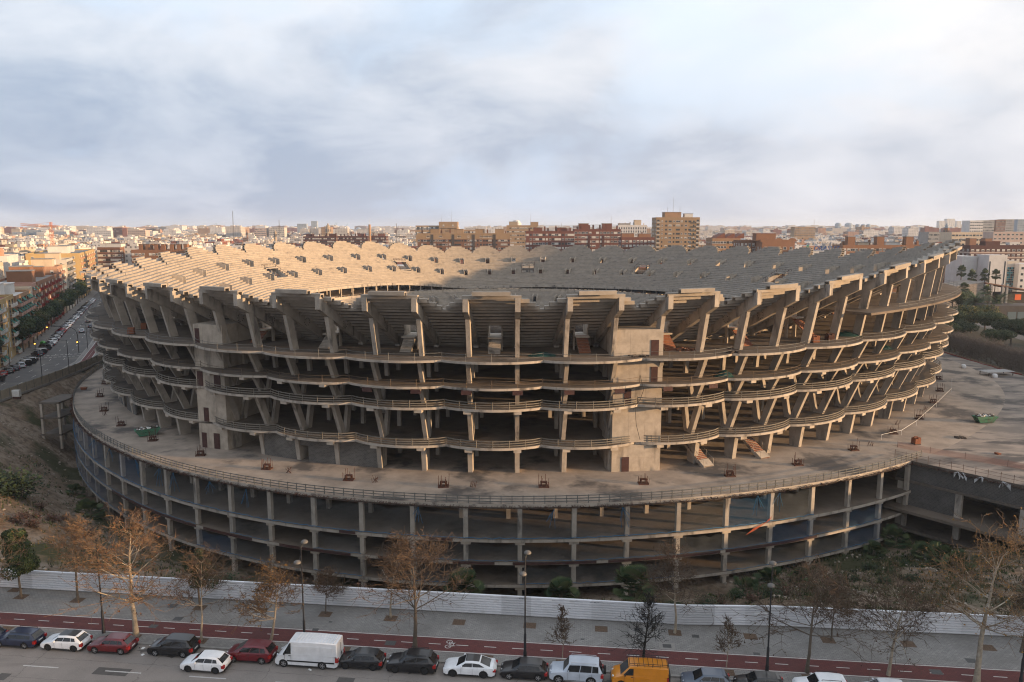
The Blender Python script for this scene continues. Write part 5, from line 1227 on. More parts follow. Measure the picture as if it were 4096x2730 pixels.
    nwin = 1 if 'van' in style else (3 if style in ('wagon', 'mpv', 'offroad', 'hatch') else 2)
    cuts = np.linspace(0, 1, nwin + 1) if nwin != 3 else np.array([0, .40, .78, 1.0])
    for sg in (-1, 1):
        def side(f, h):      # point on the side glass: f along, h 0 belt..1 roof
            xb = w0 + (w1 - w0) * f; xt = np.interp(f, [0, 1], [max(w0, g1 - .02), min(w1, g2 - .02)]); x = xb + (xt - xb) * h
            zz = zb(xb) + .05 + (roofz(xt) - .13 - zb(xb) - .05) * h; ww = tw + (rw - tw) * ((zz - zb(x)) / (roofz(x) - .05 - zb(x)))
            return np.array([x, sg * (ww + .012), zz])
        for i in range(nwin):
            a, b = cuts[i] + .012, cuts[i + 1] - .012; mb = MB(); mb.add([side(a, 0), side(b, 0), side(b, 1), side(a, 1)], [(0, 1, 2, 3) if sg < 0 else (3, 2, 1, 0)]); parts.append(('side_window', mb, [GLASS], 0))
        # doors: narrow shut lines and a handle each
        nd_ = 2 if 'van' not in style else 1
        mb = MB(); xs = [w0 + .02 * L, w0 + cuts[1 if nwin > 1 else 1] * (w1 - w0)] + ([w0 + cuts[2] * (w1 - w0) if nwin == 3 else w1 - .1] if nwin > 1 else [])
        for x in xs: mb.bx(x - .006, x + .006, sg * (hw - .012) - .015, sg * (hw - .012) + .015, zs + .12, bl - .07)
        parts.append(('shut_line', mb, [TRIM], 0))
        for i in range(nd_):
            x = xs[i + 1] - .14 if i + 1 < len(xs) else xs[-1] + .5; mb = MB(); mb.bx(x - .09, x + .09, sg * (hw - .015) - .025, sg * (hw - .015) + .025, bl - .16, bl - .12); parts.append(('door_handle', mb, [TRIM if style in ('van', 'smallvan', 'mpv') else paintm], 0))
        mb = MB(); mb.box((w0 + .16, sg * (hw + .10), bl + .10), (.12, .20, .15)); parts.append(('mirror', mb, [TRIM if 'van' in style else paintm], 0))
        # lamps
        zl = interp(st['hood'], .045) - .10
        mb = MB(); mb.hexa([(.10, sg * (hw - .55), zl - .07), (.42, sg * (hw - .07), zl - .05), (.42, sg * (hw - .03), zl - .04), (.04, sg * (hw - .5), zl - .06), (.14, sg * (hw - .55), zl + .08), (.55, sg * (hw - .07), zl + .10), (.50, sg * (hw - .04), zl + .08), (.07, sg * (hw - .5), zl + .07)]); parts.append(('headlight', mb, [LAMP_W], 0))
        zt = interp(st['hood'], .985) - .16; hh = .28 if style in ('hatch', 'mpv', 'suv', 'wagon', 'offroad') else .16
        if 'van' in style: zt, hh = 1.05, .40
        mb = MB(); mb.box((L - .10, sg * (hw - .16), zt - hh * .3), (.26, .26, hh)); parts.append(('tail_light', mb, [LAMP_R], 0))
    mb = MB(); mb.box((L + .004, 0, .62 if style != 'saloon' else .52), (.02, .50, .11)); parts.append(('number_plate', mb, [PLATE], 0))
    mb = MB(); mb.box((-.004, 0, .40), (.02, .50, .11)); parts.append(('number_plate', mb, [PLATE], 0))
    mb = MB(); mb.box((.02, 0, .58), (.03, W * .5, .12)); parts.append(('grille', mb, [TRIM], 0))
    if style == 'van':
        for sg in (-1, 1):
            for x0, x1 in ((1.75, 2.95), (3.10, 4.25), (4.40, 5.45)):
                mb = MB(); mb.bx(x0, x1, sg * (hw - .035) - .02, sg * (hw - .035) + .02, 1.45, 2.1); parts.append(('side_panel', mb, [paintm], 0))
            mb = MB(); mb.bx(1.2, 5.6, sg * hw - .02, sg * hw + .015, .62, .74); parts.append(('rub_strip', mb, [TRIM], 0))
        mb = MB()
        for i in range(13): mb.bx(2.0 + i * .29, 2.06 + i * .29, -.74, .74, H - .04, H + .012)
        parts.append(('roof_rib', mb, [paintm], 0))
        mb = MB(); mb.bx(L - .01, L + .012, -.01, .01, .6, 2.2); mb.bx(L - .01, L + .03, .15, .25, 1.0, 1.25); parts.append(('rear_door_seam', mb, [TRIM], 0))
    if style == 'smallvan':
        for sg in (-1, 1):
            mb = MB(); mb.bx(2.0, 3.25, sg * (hw - .015) - .02, sg * (hw - .015) + .012, .70, 1.05); parts.append(('side_panel', mb, [paintm], 0))
        mb = MB()
        for y in (-.72, .72):
            for z in (H + .10, H + .26): mb.tube((1.55, y, z), (4.75, y, z), .022, n=5)
            for x in np.linspace(1.55, 4.75, 6): mb.tube((x, y, H - .03), (x, y, H + .26), .018, n=4)
        for x in np.linspace(1.55, 4.75, 9): mb.tube((x, -.72, H + .10), (x, .72, H + .10), .022, n=5)
        parts.append(('roof_rack', mb, [TRIM], 0))
        mb = MB(); mb.bx(-.03, .3, -hw * .8, hw * .8, .3, .62); mb.bx(L - .1, L + .04, -hw + .02, hw - .02, .35, 1.5); parts.append(('bumper', mb, [TRIM], 0))
    if style == 'offroad':
        mb = MB(); mb.tube((L + .02, .1, .98), (L + .25, .1, .98), .37, .37, 16); parts.append(('spare_wheel', mb, [TYRE], 30))
        mb = MB(); mb.bx(xf + r + .15, xr - r - .15, -hw - .05, -hw + .12, .34, .40); mb.bx(xf + r + .15, xr - r - .15, hw - .12, hw + .05, .34, .40); parts.append(('side_step', mb, [RIM], 0))
    if style in ('offroad', 'suv', 'wagon'):
        mb = MB()
        for sg in (-1, 1): mb.tube((g1 + .15, sg * (rw - .06), H + .05), (g2 - .25, sg * (rw - .06), H + .04), .022, n=5); mb.tube((g1 + .15, sg * (rw - .06), H - .03), (g1 + .15, sg * (rw - .06), H + .05), .022, n=4); mb.tube((g2 - .25, sg * (rw - .06), H - .05), (g2 - .25, sg * (rw - .06), H + .04), .022, n=4)
        parts.append(('roof_rail', mb, [TRIM if style != 'offroad' else RIM], 0))
    if style in ('hatch', 'suv', 'mpv'):
        mb = MB(); mb.hexa([(g2 - .05, -rw * .8, H - .08), (g2 - .05, rw * .8, H - .08), (g2 + .2, rw * .76, H - .12), (g2 + .2, -rw * .76, H - .12), (g2 - .05, -rw * .8, H - .04), (g2 - .05, rw * .8, H - .04), (g2 + .2, rw * .76, H - .10), (g2 + .2, -rw * .76, H - .10)][:4][::1] + [(g2 - .05, -rw * .8, H - .04), (g2 - .05, rw * .8, H - .04), (g2 + .2, rw * .76, H - .09), (g2 + .2, -rw * .76, H - .09)]); parts.append(('spoiler', mb, [paintm], 0))
    wheels = []
    for c in (xf, xr):
        for sg in (-1, 1): wheels.append((c, sg * (hw - .115), sg))
    return parts, wheels, r, rim
def wheel_meshes(r, rim):
    key = (round(r, 2), rim.name)
    if key in CAR_MESH: return CAR_MESH[key]
    t = MB(); n = 20; prof = [(r * .66, -.10), (r * .94, -.105), (r, -.07), (r, .07), (r * .94, .105), (r * .66, .10)]
    P = [(rr * cos(2 * pi * i / n), y, rr * sin(2 * pi * i / n)) for rr, y in prof for i in range(n)]; F = [(k * n + i, k * n + (i + 1) % n, ((k + 1) % 6) * n + (i + 1) % n, ((k + 1) % 6) * n + i) for k in range(6) for i in range(n)]; t.add(P, F)
    m = MB(); m.tube((0, -.06, 0), (0, .06, 0), r * .67, r * .67, n, 1)
    for side in (-1, 1):
        m.tube((0, side * .06, 0), (0, side * .10, 0), r * .16, r * .14, 8, 0)
        for k in range(5):
            a = 2 * pi * k / 5; d = np.array([cos(a), 0, sin(a)]); e = np.array([-sin(a), 0, cos(a)]); o = np.array([0, side * .088, 0])
            m.add([d * r * .1 + e * r * .12 + o, d * r * .66 + e * r * .10 + o, d * r * .66 - e * r * .10 + o, d * r * .1 - e * r * .12 + o], [(0, 1, 2, 3)], 0)
        ring = [(rr * cos(2 * pi * i / n), side * .09, rr * sin(2 * pi * i / n)) for rr in (r * .60, r * .68) for i in range(n)]; m.add(ring, [(i, (i + 1) % n, n + (i + 1) % n, n + i) for i in range(n)], 0)
    CAR_MESH[key] = (t.mesh('tyre', [TYRE], smooth=35), m.mesh('rim', [rim, RIMD])); return CAR_MESH[key]
def make_car(name, style, paintm, label, cat, loc, rz, rim=RIM, group='cars parked along the kerb', roofm=None):
    """local x runs from the nose to the tail; the origin is the middle of the car on the ground"""
    parts, wheels, r, rim = car_parts(style, paintm, rim, roofm); t = thing(name, label, cat, loc, rz, group); L = STYLES[style]['L']
    for pn, mb, mats, sm in parts: link(pn, mb.mesh(pn, mats, (L / 2, 0, 0), sm or False), t)
    tm, rm = wheel_meshes(r, rim)
    for x, y, sg in wheels:
        w = link('wheel', tm, t, (x - L / 2, y, r)); link('rim', rm, w)
    return t
def street_cars():
    BLK = paint('black', (.010, .010, .012)); NAVY = paint('navy', (.012, .018, .045)); WHT = paint('white', (.74, .745, .76)); RED = paint('dark_red', (.115, .007, .010)); RED2 = paint('wine_red', (.13, .007, .013)); SIL = paint('silver', (.42, .46, .52)); ORG = paint('orange', (.58, .205, .008)); BG = paint('blue_grey', (.075, .095, .13)); WHV = paint('van_white', (.66, .665, .68), .4)
    ROOFB = paint('black_roof', (.012, .012, .013))
    cars = [ # style, paint, px of front wheel, rear wheel, py of both, label
        ('hatch', NAVY, -130, -30, 2570, 'parked_car', 'dark navy car cut off by the edge beside the navy estate', RIM, None),
        ('wagon', NAVY, 21, 119, 2573, 'parked_car', 'dark navy estate car parked at the kerb, first whole car of the row', RIM, None),
        ('hatch', WHT, 215, 309, 2587, 'parked_car', 'white hatchback with black roof and dark wheels between the navy estate and a red car', RIMD, ROOFB),
        ('hatch', RED, 400, 495, 2599, 'parked_car', 'small dark red hatchback parked in front of the big sunlit plane tree', RIM, None),
        ('mpv', BLK, 625, 729, 2624, 'parked_car', 'black people carrier parked alongside the double-parked white hatchback', RIM, None),
        ('hatch', WHT, 756, 860, 2688, 'parked_car', 'white hatchback double-parked out in the road', RIMD, None),
        ('mpv', RED2, 944, 1053, 2639, 'parked_car', 'wine red rounded hatchback parked just ahead of the white van', RIM, None),
        ('van', WHV, 1137, 1301, 2659, 'parked_van', 'long white high-roof panel van parked at the kerb', RIM, None),
        ('hatch', BLK, 1390, 1495, 2664, 'parked_car', 'black hatchback parked right behind the white van', RIMD, None),
        ('suv', BLK, 1586, 1698, 2684, 'parked_car', 'black sport utility car under the large spreading tree', RIMD, None),
        ('saloon', WHT, 1813, 1932, 2704, 'parked_car', 'white saloon with black glass roof and dark wheels', RIMD, ROOFB),
        ('hatch', BLK, 2037, 2152, 2715, 'parked_car', 'black hatchback parked at the foot of the centre lamp post', RIM, None),
        ('offroad', SIL, 2236, 2362, 2727, 'parked_car', 'silver off-road car with spare wheel on its back door', RIM, None),
        ('smallvan', ORG, 2472, 2640, 2743, 'parked_van', 'orange van with a black roof rack', RIM, None),
        ('hatch', BG, 2768, 2885, 2756, 'parked_car', 'blue grey hatchback parked behind the orange van', RIM, None),
        ('hatch', BLK, 2985, 3100, 2770, 'parked_car', 'black car partly cut off by the lower edge near a lamp post', RIM, None),
        ('suv', WHT, 3232, 3345, 2785, 'parked_car', 'white car with black roof rails cut off by the lower edge', RIM, None),
        ('hatch', paint('pearl', (.62, .635, .66)), 3480, 3600, 2800, 'parked_car', 'silver white hatchback cut off by the lower edge, last of the row', RIM, None)]
    for st, pm, a, b, y, nm, lab, rim, roof in cars:
        d = STYLES[st]; p, q = G(a, y, 0), G(b, y, 0)
        s0, o0 = S_inv(*p); s1, o1 = S_inv(*q); sc_ = (s0 + s1) / 2; L, wb, fo = d['L'], d['wb'], d['fo']
        s_mid = sc_ + (L / 2 - fo - wb / 2); o = min((o0 + o1) / 2 - d['W'] / 2 + .1, 99) if 'double' in lab else 9.48 + d['W'] / 2
        x, yy = S(s_mid, o); make_car(nm, st, pm, lab, 'van' if 'van' in nm else 'car', (x, yy, -.11), RZ_ST + R.uniform(-.012, .012), rim, roofm=roof)
street_cars()

def left_cars():
    """the angled rank and the traffic on the road beside the stadium"""
    cols = [('white', (.70, .70, .71)), ('navy', (.014, .02, .05)), ('black', (.012, .012, .013)), ('red', (.28, .014, .014)), ('grey', (.12, .125, .13)), ('dark_grey', (.045, .047, .05)), ('red', (.28, .014, .014)), ('black', (.012, .012, .013)), ('dark_grey', (.045, .047, .05)), ('navy', (.014, .02, .05)), ('silver', (.38, .39, .40)), ('white', (.70, .70, .71))]
    protos = {}
    def proto(style, col):
        k = (style, col[0])
        return protos.get(k)
    def put(style, col, x, y, rz, lab, grp):
        k = (style, col[0]); p = protos.get(k)
        if p is None: protos[k] = make_car('parked_car', style, paint(*col), lab, 'van' if style in ('van',) else 'car', (x, y, -.02), rz, RIM, grp)
        else: dup(p, (x, y, -.02), rz, lab, grp)
    near = ['white', 'navy', 'black', 'red', 'grey', 'black', 'red', 'dark_grey', 'navy', 'silver', 'white', 'white']
    cdict = dict(cols); g1 = 'cars ranked at an angle beside the road'
    y = 178.0; i = 0; seq = {}
    word = {'white': 'white', 'navy': 'dark blue', 'black': 'black', 'red': 'bright red', 'grey': 'mid grey', 'dark_grey': 'dark grey', 'silver': 'silver'}
    while y < 420:
        if i < 12: c = near[i]
        else: c = R.choice(['white', 'white', 'silver', 'black', 'dark_grey', 'navy', 'red', 'white', 'grey'])
        st = 'smallvan' if i in (10, 11, 14, 16) else R.choice(['hatch', 'hatch', 'suv', 'mpv', 'saloon'])
        x, w, a = ALONG(y); cx, cy = x - sin(a) * (w / 2 + 1.1), y + cos(a) * (w / 2 + 1.1)
        if 229 < y < 233: y += 5; continue
        kind = {'smallvan': 'van', 'hatch': 'hatchback', 'suv': 'sport utility car', 'mpv': 'people carrier', 'saloon': 'saloon'}[st]
        lab = '%s %s, %s from the site fence in the angled rank' % (word[c], kind, ORD[i]) if i < 24 else '%s %s, %s in the far part of the angled rank' % (word[c], kind, ORD[min(23, i - 24)] if i < 48 else ('last but one' if i == 48 else 'very last'))
        put(st, (c, cdict[c]), cx, cy, a - pi + .62, lab, g1); i += 1; y += 4.0 if y < 300 else 5.0
    for yy, f, c, lab in ((286, .05, 'silver', 'silver car with lit tail lights driving away on the side road'), (300, .22, 'navy', 'dark blue car driving on the side road beyond the silver one'), (318, .0, 'dark_grey', 'dark grey car stopped on the side road in the queue'), (333, .25, 'white', 'white car far along the side road')):
        x, w, a = ALONG(yy); put('hatch', (c, cdict[c]), x + sin(a) * w * f, yy - cos(a) * w * f, a - pi, lab, 'cars driving on the side road')
left_cars()
# ---------------------------------------------------------------- buildings
PANE = mat('window_glass', (.03, .036, .042), r=.15, spec=.6); FRAMEW = mat('white_frame', (.58, .57, .55)); BLIND = mat('roller_blind', (.50, .475, .43), (.42, .40, .36), 1, .8)
AWN = mat('green_awning', (.02, .14, .105), (.03, .10, .08), 1, .85); ROOFT = mat('terracotta_roof', (.19, .072, .047), (.13, .054, .037), .8, .9); ROOFG = mat('grey_roof', (.22, .205, .19), (.16, .15, .138), .3, .9); ROOFW = mat('white_roof', (.52, .50, .475), (.42, .40, .385), .3, .9)
TANK = mat('metal_tank', (.35, .34, .33), (.28, .27, .26), 1, .5); MAST = mat('mast_steel', (.16, .15, .15))
def wall_mat(n, c, v=.86): return mat('wall_' + n, c, tuple(x * v for x in c), .25, .9, tuple(x * .68 for x in c), .5, (.56, .78), st3=(1, 1, .25))
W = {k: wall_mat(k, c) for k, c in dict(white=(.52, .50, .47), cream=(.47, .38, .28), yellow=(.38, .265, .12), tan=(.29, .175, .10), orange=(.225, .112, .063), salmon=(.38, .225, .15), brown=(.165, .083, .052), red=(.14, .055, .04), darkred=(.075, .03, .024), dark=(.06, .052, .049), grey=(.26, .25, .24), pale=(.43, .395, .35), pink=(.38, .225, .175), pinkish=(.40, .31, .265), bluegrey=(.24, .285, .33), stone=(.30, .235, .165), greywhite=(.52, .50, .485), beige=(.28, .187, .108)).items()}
WIN = {}
def win_mesh(w, h, kind):
    k = (round(w, 2), round(h, 2), kind)
    if k in WIN: return WIN[k]
    mb = MB(); f = .09                                   # local x along the wall, y outward is negative
    mb.bx(-w / 2, w / 2, -.03, .12, -h / 2, h / 2, 0)
    if kind != 'dark':
        for x0, x1, z0, z1 in ((-w / 2 - f, -w / 2 + .02, -h / 2 - f, h / 2 + f), (w / 2 - .02, w / 2 + f, -h / 2 - f, h / 2 + f), (-w / 2 + .02, w / 2 - .02, h / 2 - .02, h / 2 + f), (-w / 2 + .02, w / 2 - .02, -h / 2 - f, -h / 2 + .02), (-.035, .035, -h / 2 + .02, h / 2 - .02)): mb.bx(x0, x1, -.09, .1, z0, z1, 1)
    if kind == 'half': mb.bx(-w / 2 + .03, w / 2 - .03, -.06, .05, 0.0, h / 2 - .03, 2)
    if kind == 'shut': mb.bx(-w / 2 + .03, w / 2 - .03, -.06, .05, -h / 2 + .03, h / 2 - .03, 2)
    WIN[k] = mb.mesh('window', [PANE, FRAMEW, BLIND]); return WIN[k]
BAL = {}
def balcony_mesh(w, kind, m, dep=1.15):
    k = (round(w, 1), kind, m.name)
    if k in BAL: return BAL[k]
    mb = MB(); mb.bx(-w / 2, w / 2, -dep, .1, -.18, 0, 0)
    if kind == 'solid':
        mb.bx(-w / 2, w / 2, -dep, -dep + .12, 0, .85, 0); mb.bx(-w / 2, -w / 2 + .12, -dep + .12, .1, 0, .85, 0); mb.bx(w / 2 - .12, w / 2, -dep + .12, .1, 0, .85, 0); mb.bx(-w / 2 + .1, w / 2 - .1, -dep + .03, -dep + .07, .85, 1.1, 1)
    else:
        for z in (.5, 1.0): mb.bx(-w / 2, w / 2, -dep, -dep + .05, z, z + .06, 1)
        for i in range(int(w / .22)): mb.bx(-w / 2 + i * .22, -w / 2 + i * .22 + .05, -dep, -dep + .05, 0, 1.0, 1)
        for x in (-w / 2, w / 2 - .05):
            mb.bx(x, x + .05, -dep, .1, .95, 1.02, 1); mb.bx(x, x + .05, -dep, -dep + .5, .0, .95, 1)
    mb.bx(-w / 2 + .5, w / 2 - .5, -.04, .1, .05, 2.15, 2)
    BAL[k] = mb.mesh('balcony', [m, W['dark'] if kind == 'solid' else kindmat(kind), PANE]); return BAL[k]
def kindmat(kind): return {'red': mat('red_rail', (.22, .03, .025)), 'white': FRAMEW, 'dark': W['dark']}.get(kind, W['dark'])
def awning_mesh(w, m):
    k = ('awn', round(w, 1), m.name)
    if k in BAL: return BAL[k]
    mb = MB(); mb.hexa([(-w / 2, -1.15, -1.2), (w / 2, -1.15, -1.2), (w / 2, -.05, 0), (-w / 2, -.05, 0), (-w / 2, -1.15, -1.15), (w / 2, -1.15, -1.15), (w / 2, -.05, .05), (-w / 2, -.05, .05)]); BAL[k] = mb.mesh('awning', [m]); return BAL[k]
NWIN = [0]
def building(name, label, c, w, d, z1, rz, wall, roof, front=None, left=None, right=None, huts=(), parapet=.9, cat='building', group=None, bands=None, chimneys=0, seed=0, z0=-.3):
    """front = dict(n, w, h, floors, top, dz, kinds, balcony, bn, awn); local x along the front, local -y towards the viewer"""
    rn = random.Random(seed + int(abs(c[0]) * 3)); t = thing(name, label, cat, (c[0], c[1], z0), rz, group)
    H = z1 - z0; mb = MB(); mb.bx(-w / 2, w / 2, -d / 2, d / 2, 0, H - parapet, 0)
    for x0, x1, y0, y1 in ((-w / 2, w / 2, -d / 2, -d / 2 + .3), (-w / 2, w / 2, d / 2 - .3, d / 2), (-w / 2, -w / 2 + .3, -d / 2 + .3, d / 2 - .3), (w / 2 - .3, w / 2, -d / 2 + .3, d / 2 - .3)): mb.bx(x0, x1, y0, y1, H - parapet, H, 0)
    link('wall', mb.mesh('wall', [wall]), t)
    r = MB(); r.bx(-w / 2 + .3, w / 2 - .3, -d / 2 + .3, d / 2 - .3, H - parapet, H - parapet + .12); ro = link('roof', r.mesh('roof', [roof]), t)
    if bands:
        for zt, h, m in bands:
            b = MB(); b.bx(-w / 2 - .06, w / 2 + .06, -d / 2 - .06, d / 2 + .06, H - zt - h, H - zt); link('wall_band', b.mesh('wall_band', [m]), t)
    for hx, hy, hw, hd, hh, hm in huts:
        b = MB(); b.bx(hx - hw / 2, hx + hw / 2, hy - hd / 2, hy + hd / 2, H - parapet + .1, H + hh, 0); b.bx(hx - hw / 2 - .2, hx + hw / 2 + .2, hy - hd / 2 - .2, hy + hd / 2 + .2, H + hh, H + hh + .25, 1); link('roof_house', b.mesh('roof_house', [hm, roof]), t)
    for i in range(chimneys):
        x = -w / 2 + w * (i + .5) / chimneys + rn.uniform(-1, 1); b = MB(); y = rn.uniform(-d * .3, d * .3); b.bx(x - .55, x + .55, y - .4, y + .4, H - parapet, H + rn.uniform(1.6, 3.4)); link('chimney', b.mesh('chimney', [wall]), ro)
    for spec, axis in ((front, 0), (left, 1), (right, 2)):
        if not spec: continue
        L = w if axis == 0 else d; n = spec['n']; fl = spec.get('floors', 6); dz = spec.get('dz', 3.0); top = spec.get('top', parapet + 1.5)
        ww, wh = spec.get('w', 1.3), spec.get('h', 1.3); kinds = spec.get('kinds', ('win', 'half', 'shut', 'win'))
        for f in range(fl):
            z = H - top - f * dz
            if z < 1.2: break
            for i in range(n):
                if rn.random() < spec.get('skip', 0.04): continue
                u = -L / 2 + L * (i + .5) / n + spec.get('jit', 0) * ((i * 7919 % 13) / 13 - .5)
                loc, rr = ((u, -d / 2, z), 0) if axis == 0 else (((-w / 2, -u, z), -pi / 2) if axis == 1 else ((w / 2, u, z), pi / 2))
                bal = spec.get('balcony')
                if bal and i % bal[0] in bal[1]:
                    o = link('balcony', balcony_mesh(bal[2], bal[3], bal[4] or wall), t, (loc[0], loc[1], z - .95), rr)
                    if len(bal) > 5 and rn.random() < bal[5]:
                        cs = -1 if axis != 2 else 1; link('awning', awning_mesh(bal[2] * .8, AWN), o, (0, 0, 2.0))
                else:
                    wsc = ww * (spec['var'][i % len(spec['var'])] if 'var' in spec else 1.0)
                    link('window', win_mesh(wsc, wh, rn.choice(kinds)), t, loc, rr); NWIN[0] += 1
    return t
def antenna(parent, x, y, z, h, name='antenna'):
    mb = MB(); mb.tube((x, y, z), (x, y, z + h), .12, .05, 4); mb.box((x, y, z + h * .8), (.9, .05, .05)); link(name, mb.mesh(name, [MAST]), parent)
def box_px(xl, xr, ytop, D): 
    x0, x1 = Xat(xl, ytop, D), Xat(xr, ytop, D); return (x0 + x1) / 2, x1 - x0, Zat(ytop, D)

def left_row():
    """apartment houses along the road; their long fronts face the stadium"""
    ax = (-.41, .912); nr = (.912, .41); rz = atan2(ax[1], ax[0])
    def place(y0, y1, dep=13.0, out=0.0):
        ym = (y0 + y1) / 2; px, py = -165 - .45 * (ym - 258), ym; w = (y1 - y0) / .912
        return (px - nr[0] * (dep / 2 - out), py - nr[1] * (dep / 2 - out)), w, dep
    F = lambda n, **k: dict(n=n, dz=2.95, floors=6, top=2.4, **k)
    c, w, d = place(176, 238); building('apartment_building', 'yellow apartment house with white railed balconies at the corner of the road beside the site', c, w, d, 18.6, rz, W['yellow'], ROOFT, F(14, w=.9, h=1.3, balcony=(4, (0, 1), 3.6, 'white', W['salmon'], .6)), F(3, w=.8, skip=.3), huts=((8, 1, 6, 5, 2.4, W['yellow']),))
    c, w, d = place(238.6, 264, out=.6); building('apartment_building', 'tan brick apartment house with pink balcony fronts and green awnings', c, w, d, 18.0, rz, W['tan'], ROOFW, F(6, w=1.0, h=1.4, balcony=(2, (0, 1), 3.9, 'solid', W['pink'], .75)), F(3, w=.6, h=1.1, skip=.5), huts=((-3, 2, 9, 6, 3.2, W['white']), (8, 0, 5, 5, 2.6, W['white'])))
    c, w, d = place(264.2, 272); building('apartment_building', 'narrow cream house squeezed between pink balconies, next to the tan brick one', c, w, d, 18.6, rz, W['cream'], ROOFW, F(3, w=.9, h=1.4, kinds=('half', 'win', 'dark')), None)
    c, w, d = place(272.2, 281.5); building('apartment_building', 'salmon house with three stacked balconies beside the big orange brick block', c, w, d, 19.4, rz, W['pink'], ROOFT, F(3, w=1.0, balcony=(3, (0, 2), 2.8, 'solid', W['salmon'], .6)), None)
    c, w, d = place(281.8, 338, 15, .3); building('apartment_building', 'big orange brick block with rows of little red balconies', c, w, d, 19.4, rz, W['orange'], ROOFG, F(17, w=.9, h=1.4, balcony=(3, (0, 1), 1.9, 'red', None, .12), jit=.6), F(3, w=.9, skip=.8), huts=((-20, -1, 9, 8, 3.6, W['orange']), (2, 2, 10, 7, 4.4, W['orange']), (19, 0, 6, 7, 3.4, W['orange'])))
    c, w, d = place(338.4, 355); building('apartment_building', 'salmon apartment house with enclosed corner balconies beyond the orange brick block', c, w, d, 22.3, rz, W['salmon'], ROOFG, F(5, w=1.2, balcony=(2, (0,), 2.8, 'solid', W['pink'], .1)), F(3, w=1.0), huts=((0, 0, 8, 8, 3.0, W['cream']),))
    c, w, d = place(355.4, 367); building('apartment_building', 'cream apartment house with white shutters before the grey balconied one', c, w, d, 22.0, rz, W['cream'], ROOFG, F(4, w=1.3, h=1.5, kinds=('shut', 'shut', 'half')), F(3, w=1.0), huts=((0, 0, 5, 6, 2.6, W['white']),))
    c, w, d = place(367.4, 392, 14, .5); building('apartment_building', 'grey apartment house wrapped in long concrete balconies', c, w, d, 24.2, rz, W['pale'], ROOFG, F(5, w=1.3, balcony=(1, (0,), 4.6, 'solid', W['grey'], .08)), F(3, w=1.1, balcony=(3, (0,), 3.0, 'solid', W['grey'], 0)), huts=((0, 0, 8, 6, 2.6, W['cream']),))
    c, w, d = place(430, 520, 26); building('apartment_building', 'pale yellow gable-ended apartment house across the side street', c, w, d, 25.2, rz, W['yellow'], ROOFG, F(16, w=1.2, balcony=(2, (0,), 2.4, 'solid', W['salmon'], .1)), F(4, w=1.1, h=1.3, kinds=('half', 'shut', 'win')), huts=((-20, 0, 14, 10, 3.4, W['white']), (15, 0, 12, 8, 3, W['white'])))
    # a second file of roofs behind them
    rn = random.Random(21)
    for i, (u, off, ww, dd, z, wl, lab) in enumerate(((196, -26, 30, 16, 20.5, 'white', 'white stuccoed house behind the yellow one, its flat roof full of huts'), (240, -25, 34, 15, 21.5, 'white', 'white house with a blind wall behind the tan brick one'), (286, -29, 36, 18, 22.5, 'salmon', 'ochre brick roof storey behind the orange brick block'),
            (330, -30, 30, 18, 24.5, 'cream', 'cream house with a round gable window behind the orange brick block'), (372, -32, 30, 20, 26.5, 'white', 'large white blind-walled house behind the grey balconied one'), (255, -55, 34, 18, 23.5, 'white', 'white seven storey house two rows back from the road'), (305, -58, 34, 20, 25.5, 'white', 'white house with bare party wall two rows back from the road'),
            (360, -62, 40, 22, 27.5, 'greywhite', 'pale grey and white house with a dark attic two rows back'), (300, -92, 30, 18, 26.5, 'white', 'white block with balconies three rows back from the road'), (350, -96, 28, 16, 31.5, 'white', 'tall white block with a pitched dark roof three rows back'), (410, -70, 40, 22, 28.5, 'cream', 'cream and orange roofed block near the foot of the tower crane'))):
        px, py = -165 - .45 * (u - 258) + nr[0] * off, u + nr[1] * off
        building('apartment_building', lab, (px, py), ww, dd, z, rz, W[wl], ROOFW if wl == 'white' else ROOFG, F(max(3, int(ww / 3.4)), w=1.1), F(4, w=1.0, kinds=('dark', 'half', 'win'), skip=.35), huts=[(rn.uniform(-ww * .35, ww * .35), rn.uniform(-dd * .25, dd * .25), rn.uniform(3, 8), rn.uniform(3, 6), rn.uniform(1.5, 3.6), W[rn.choice(['white', 'white', 'cream', 'salmon'])]) for _ in range(4)], seed=i)
left_row()

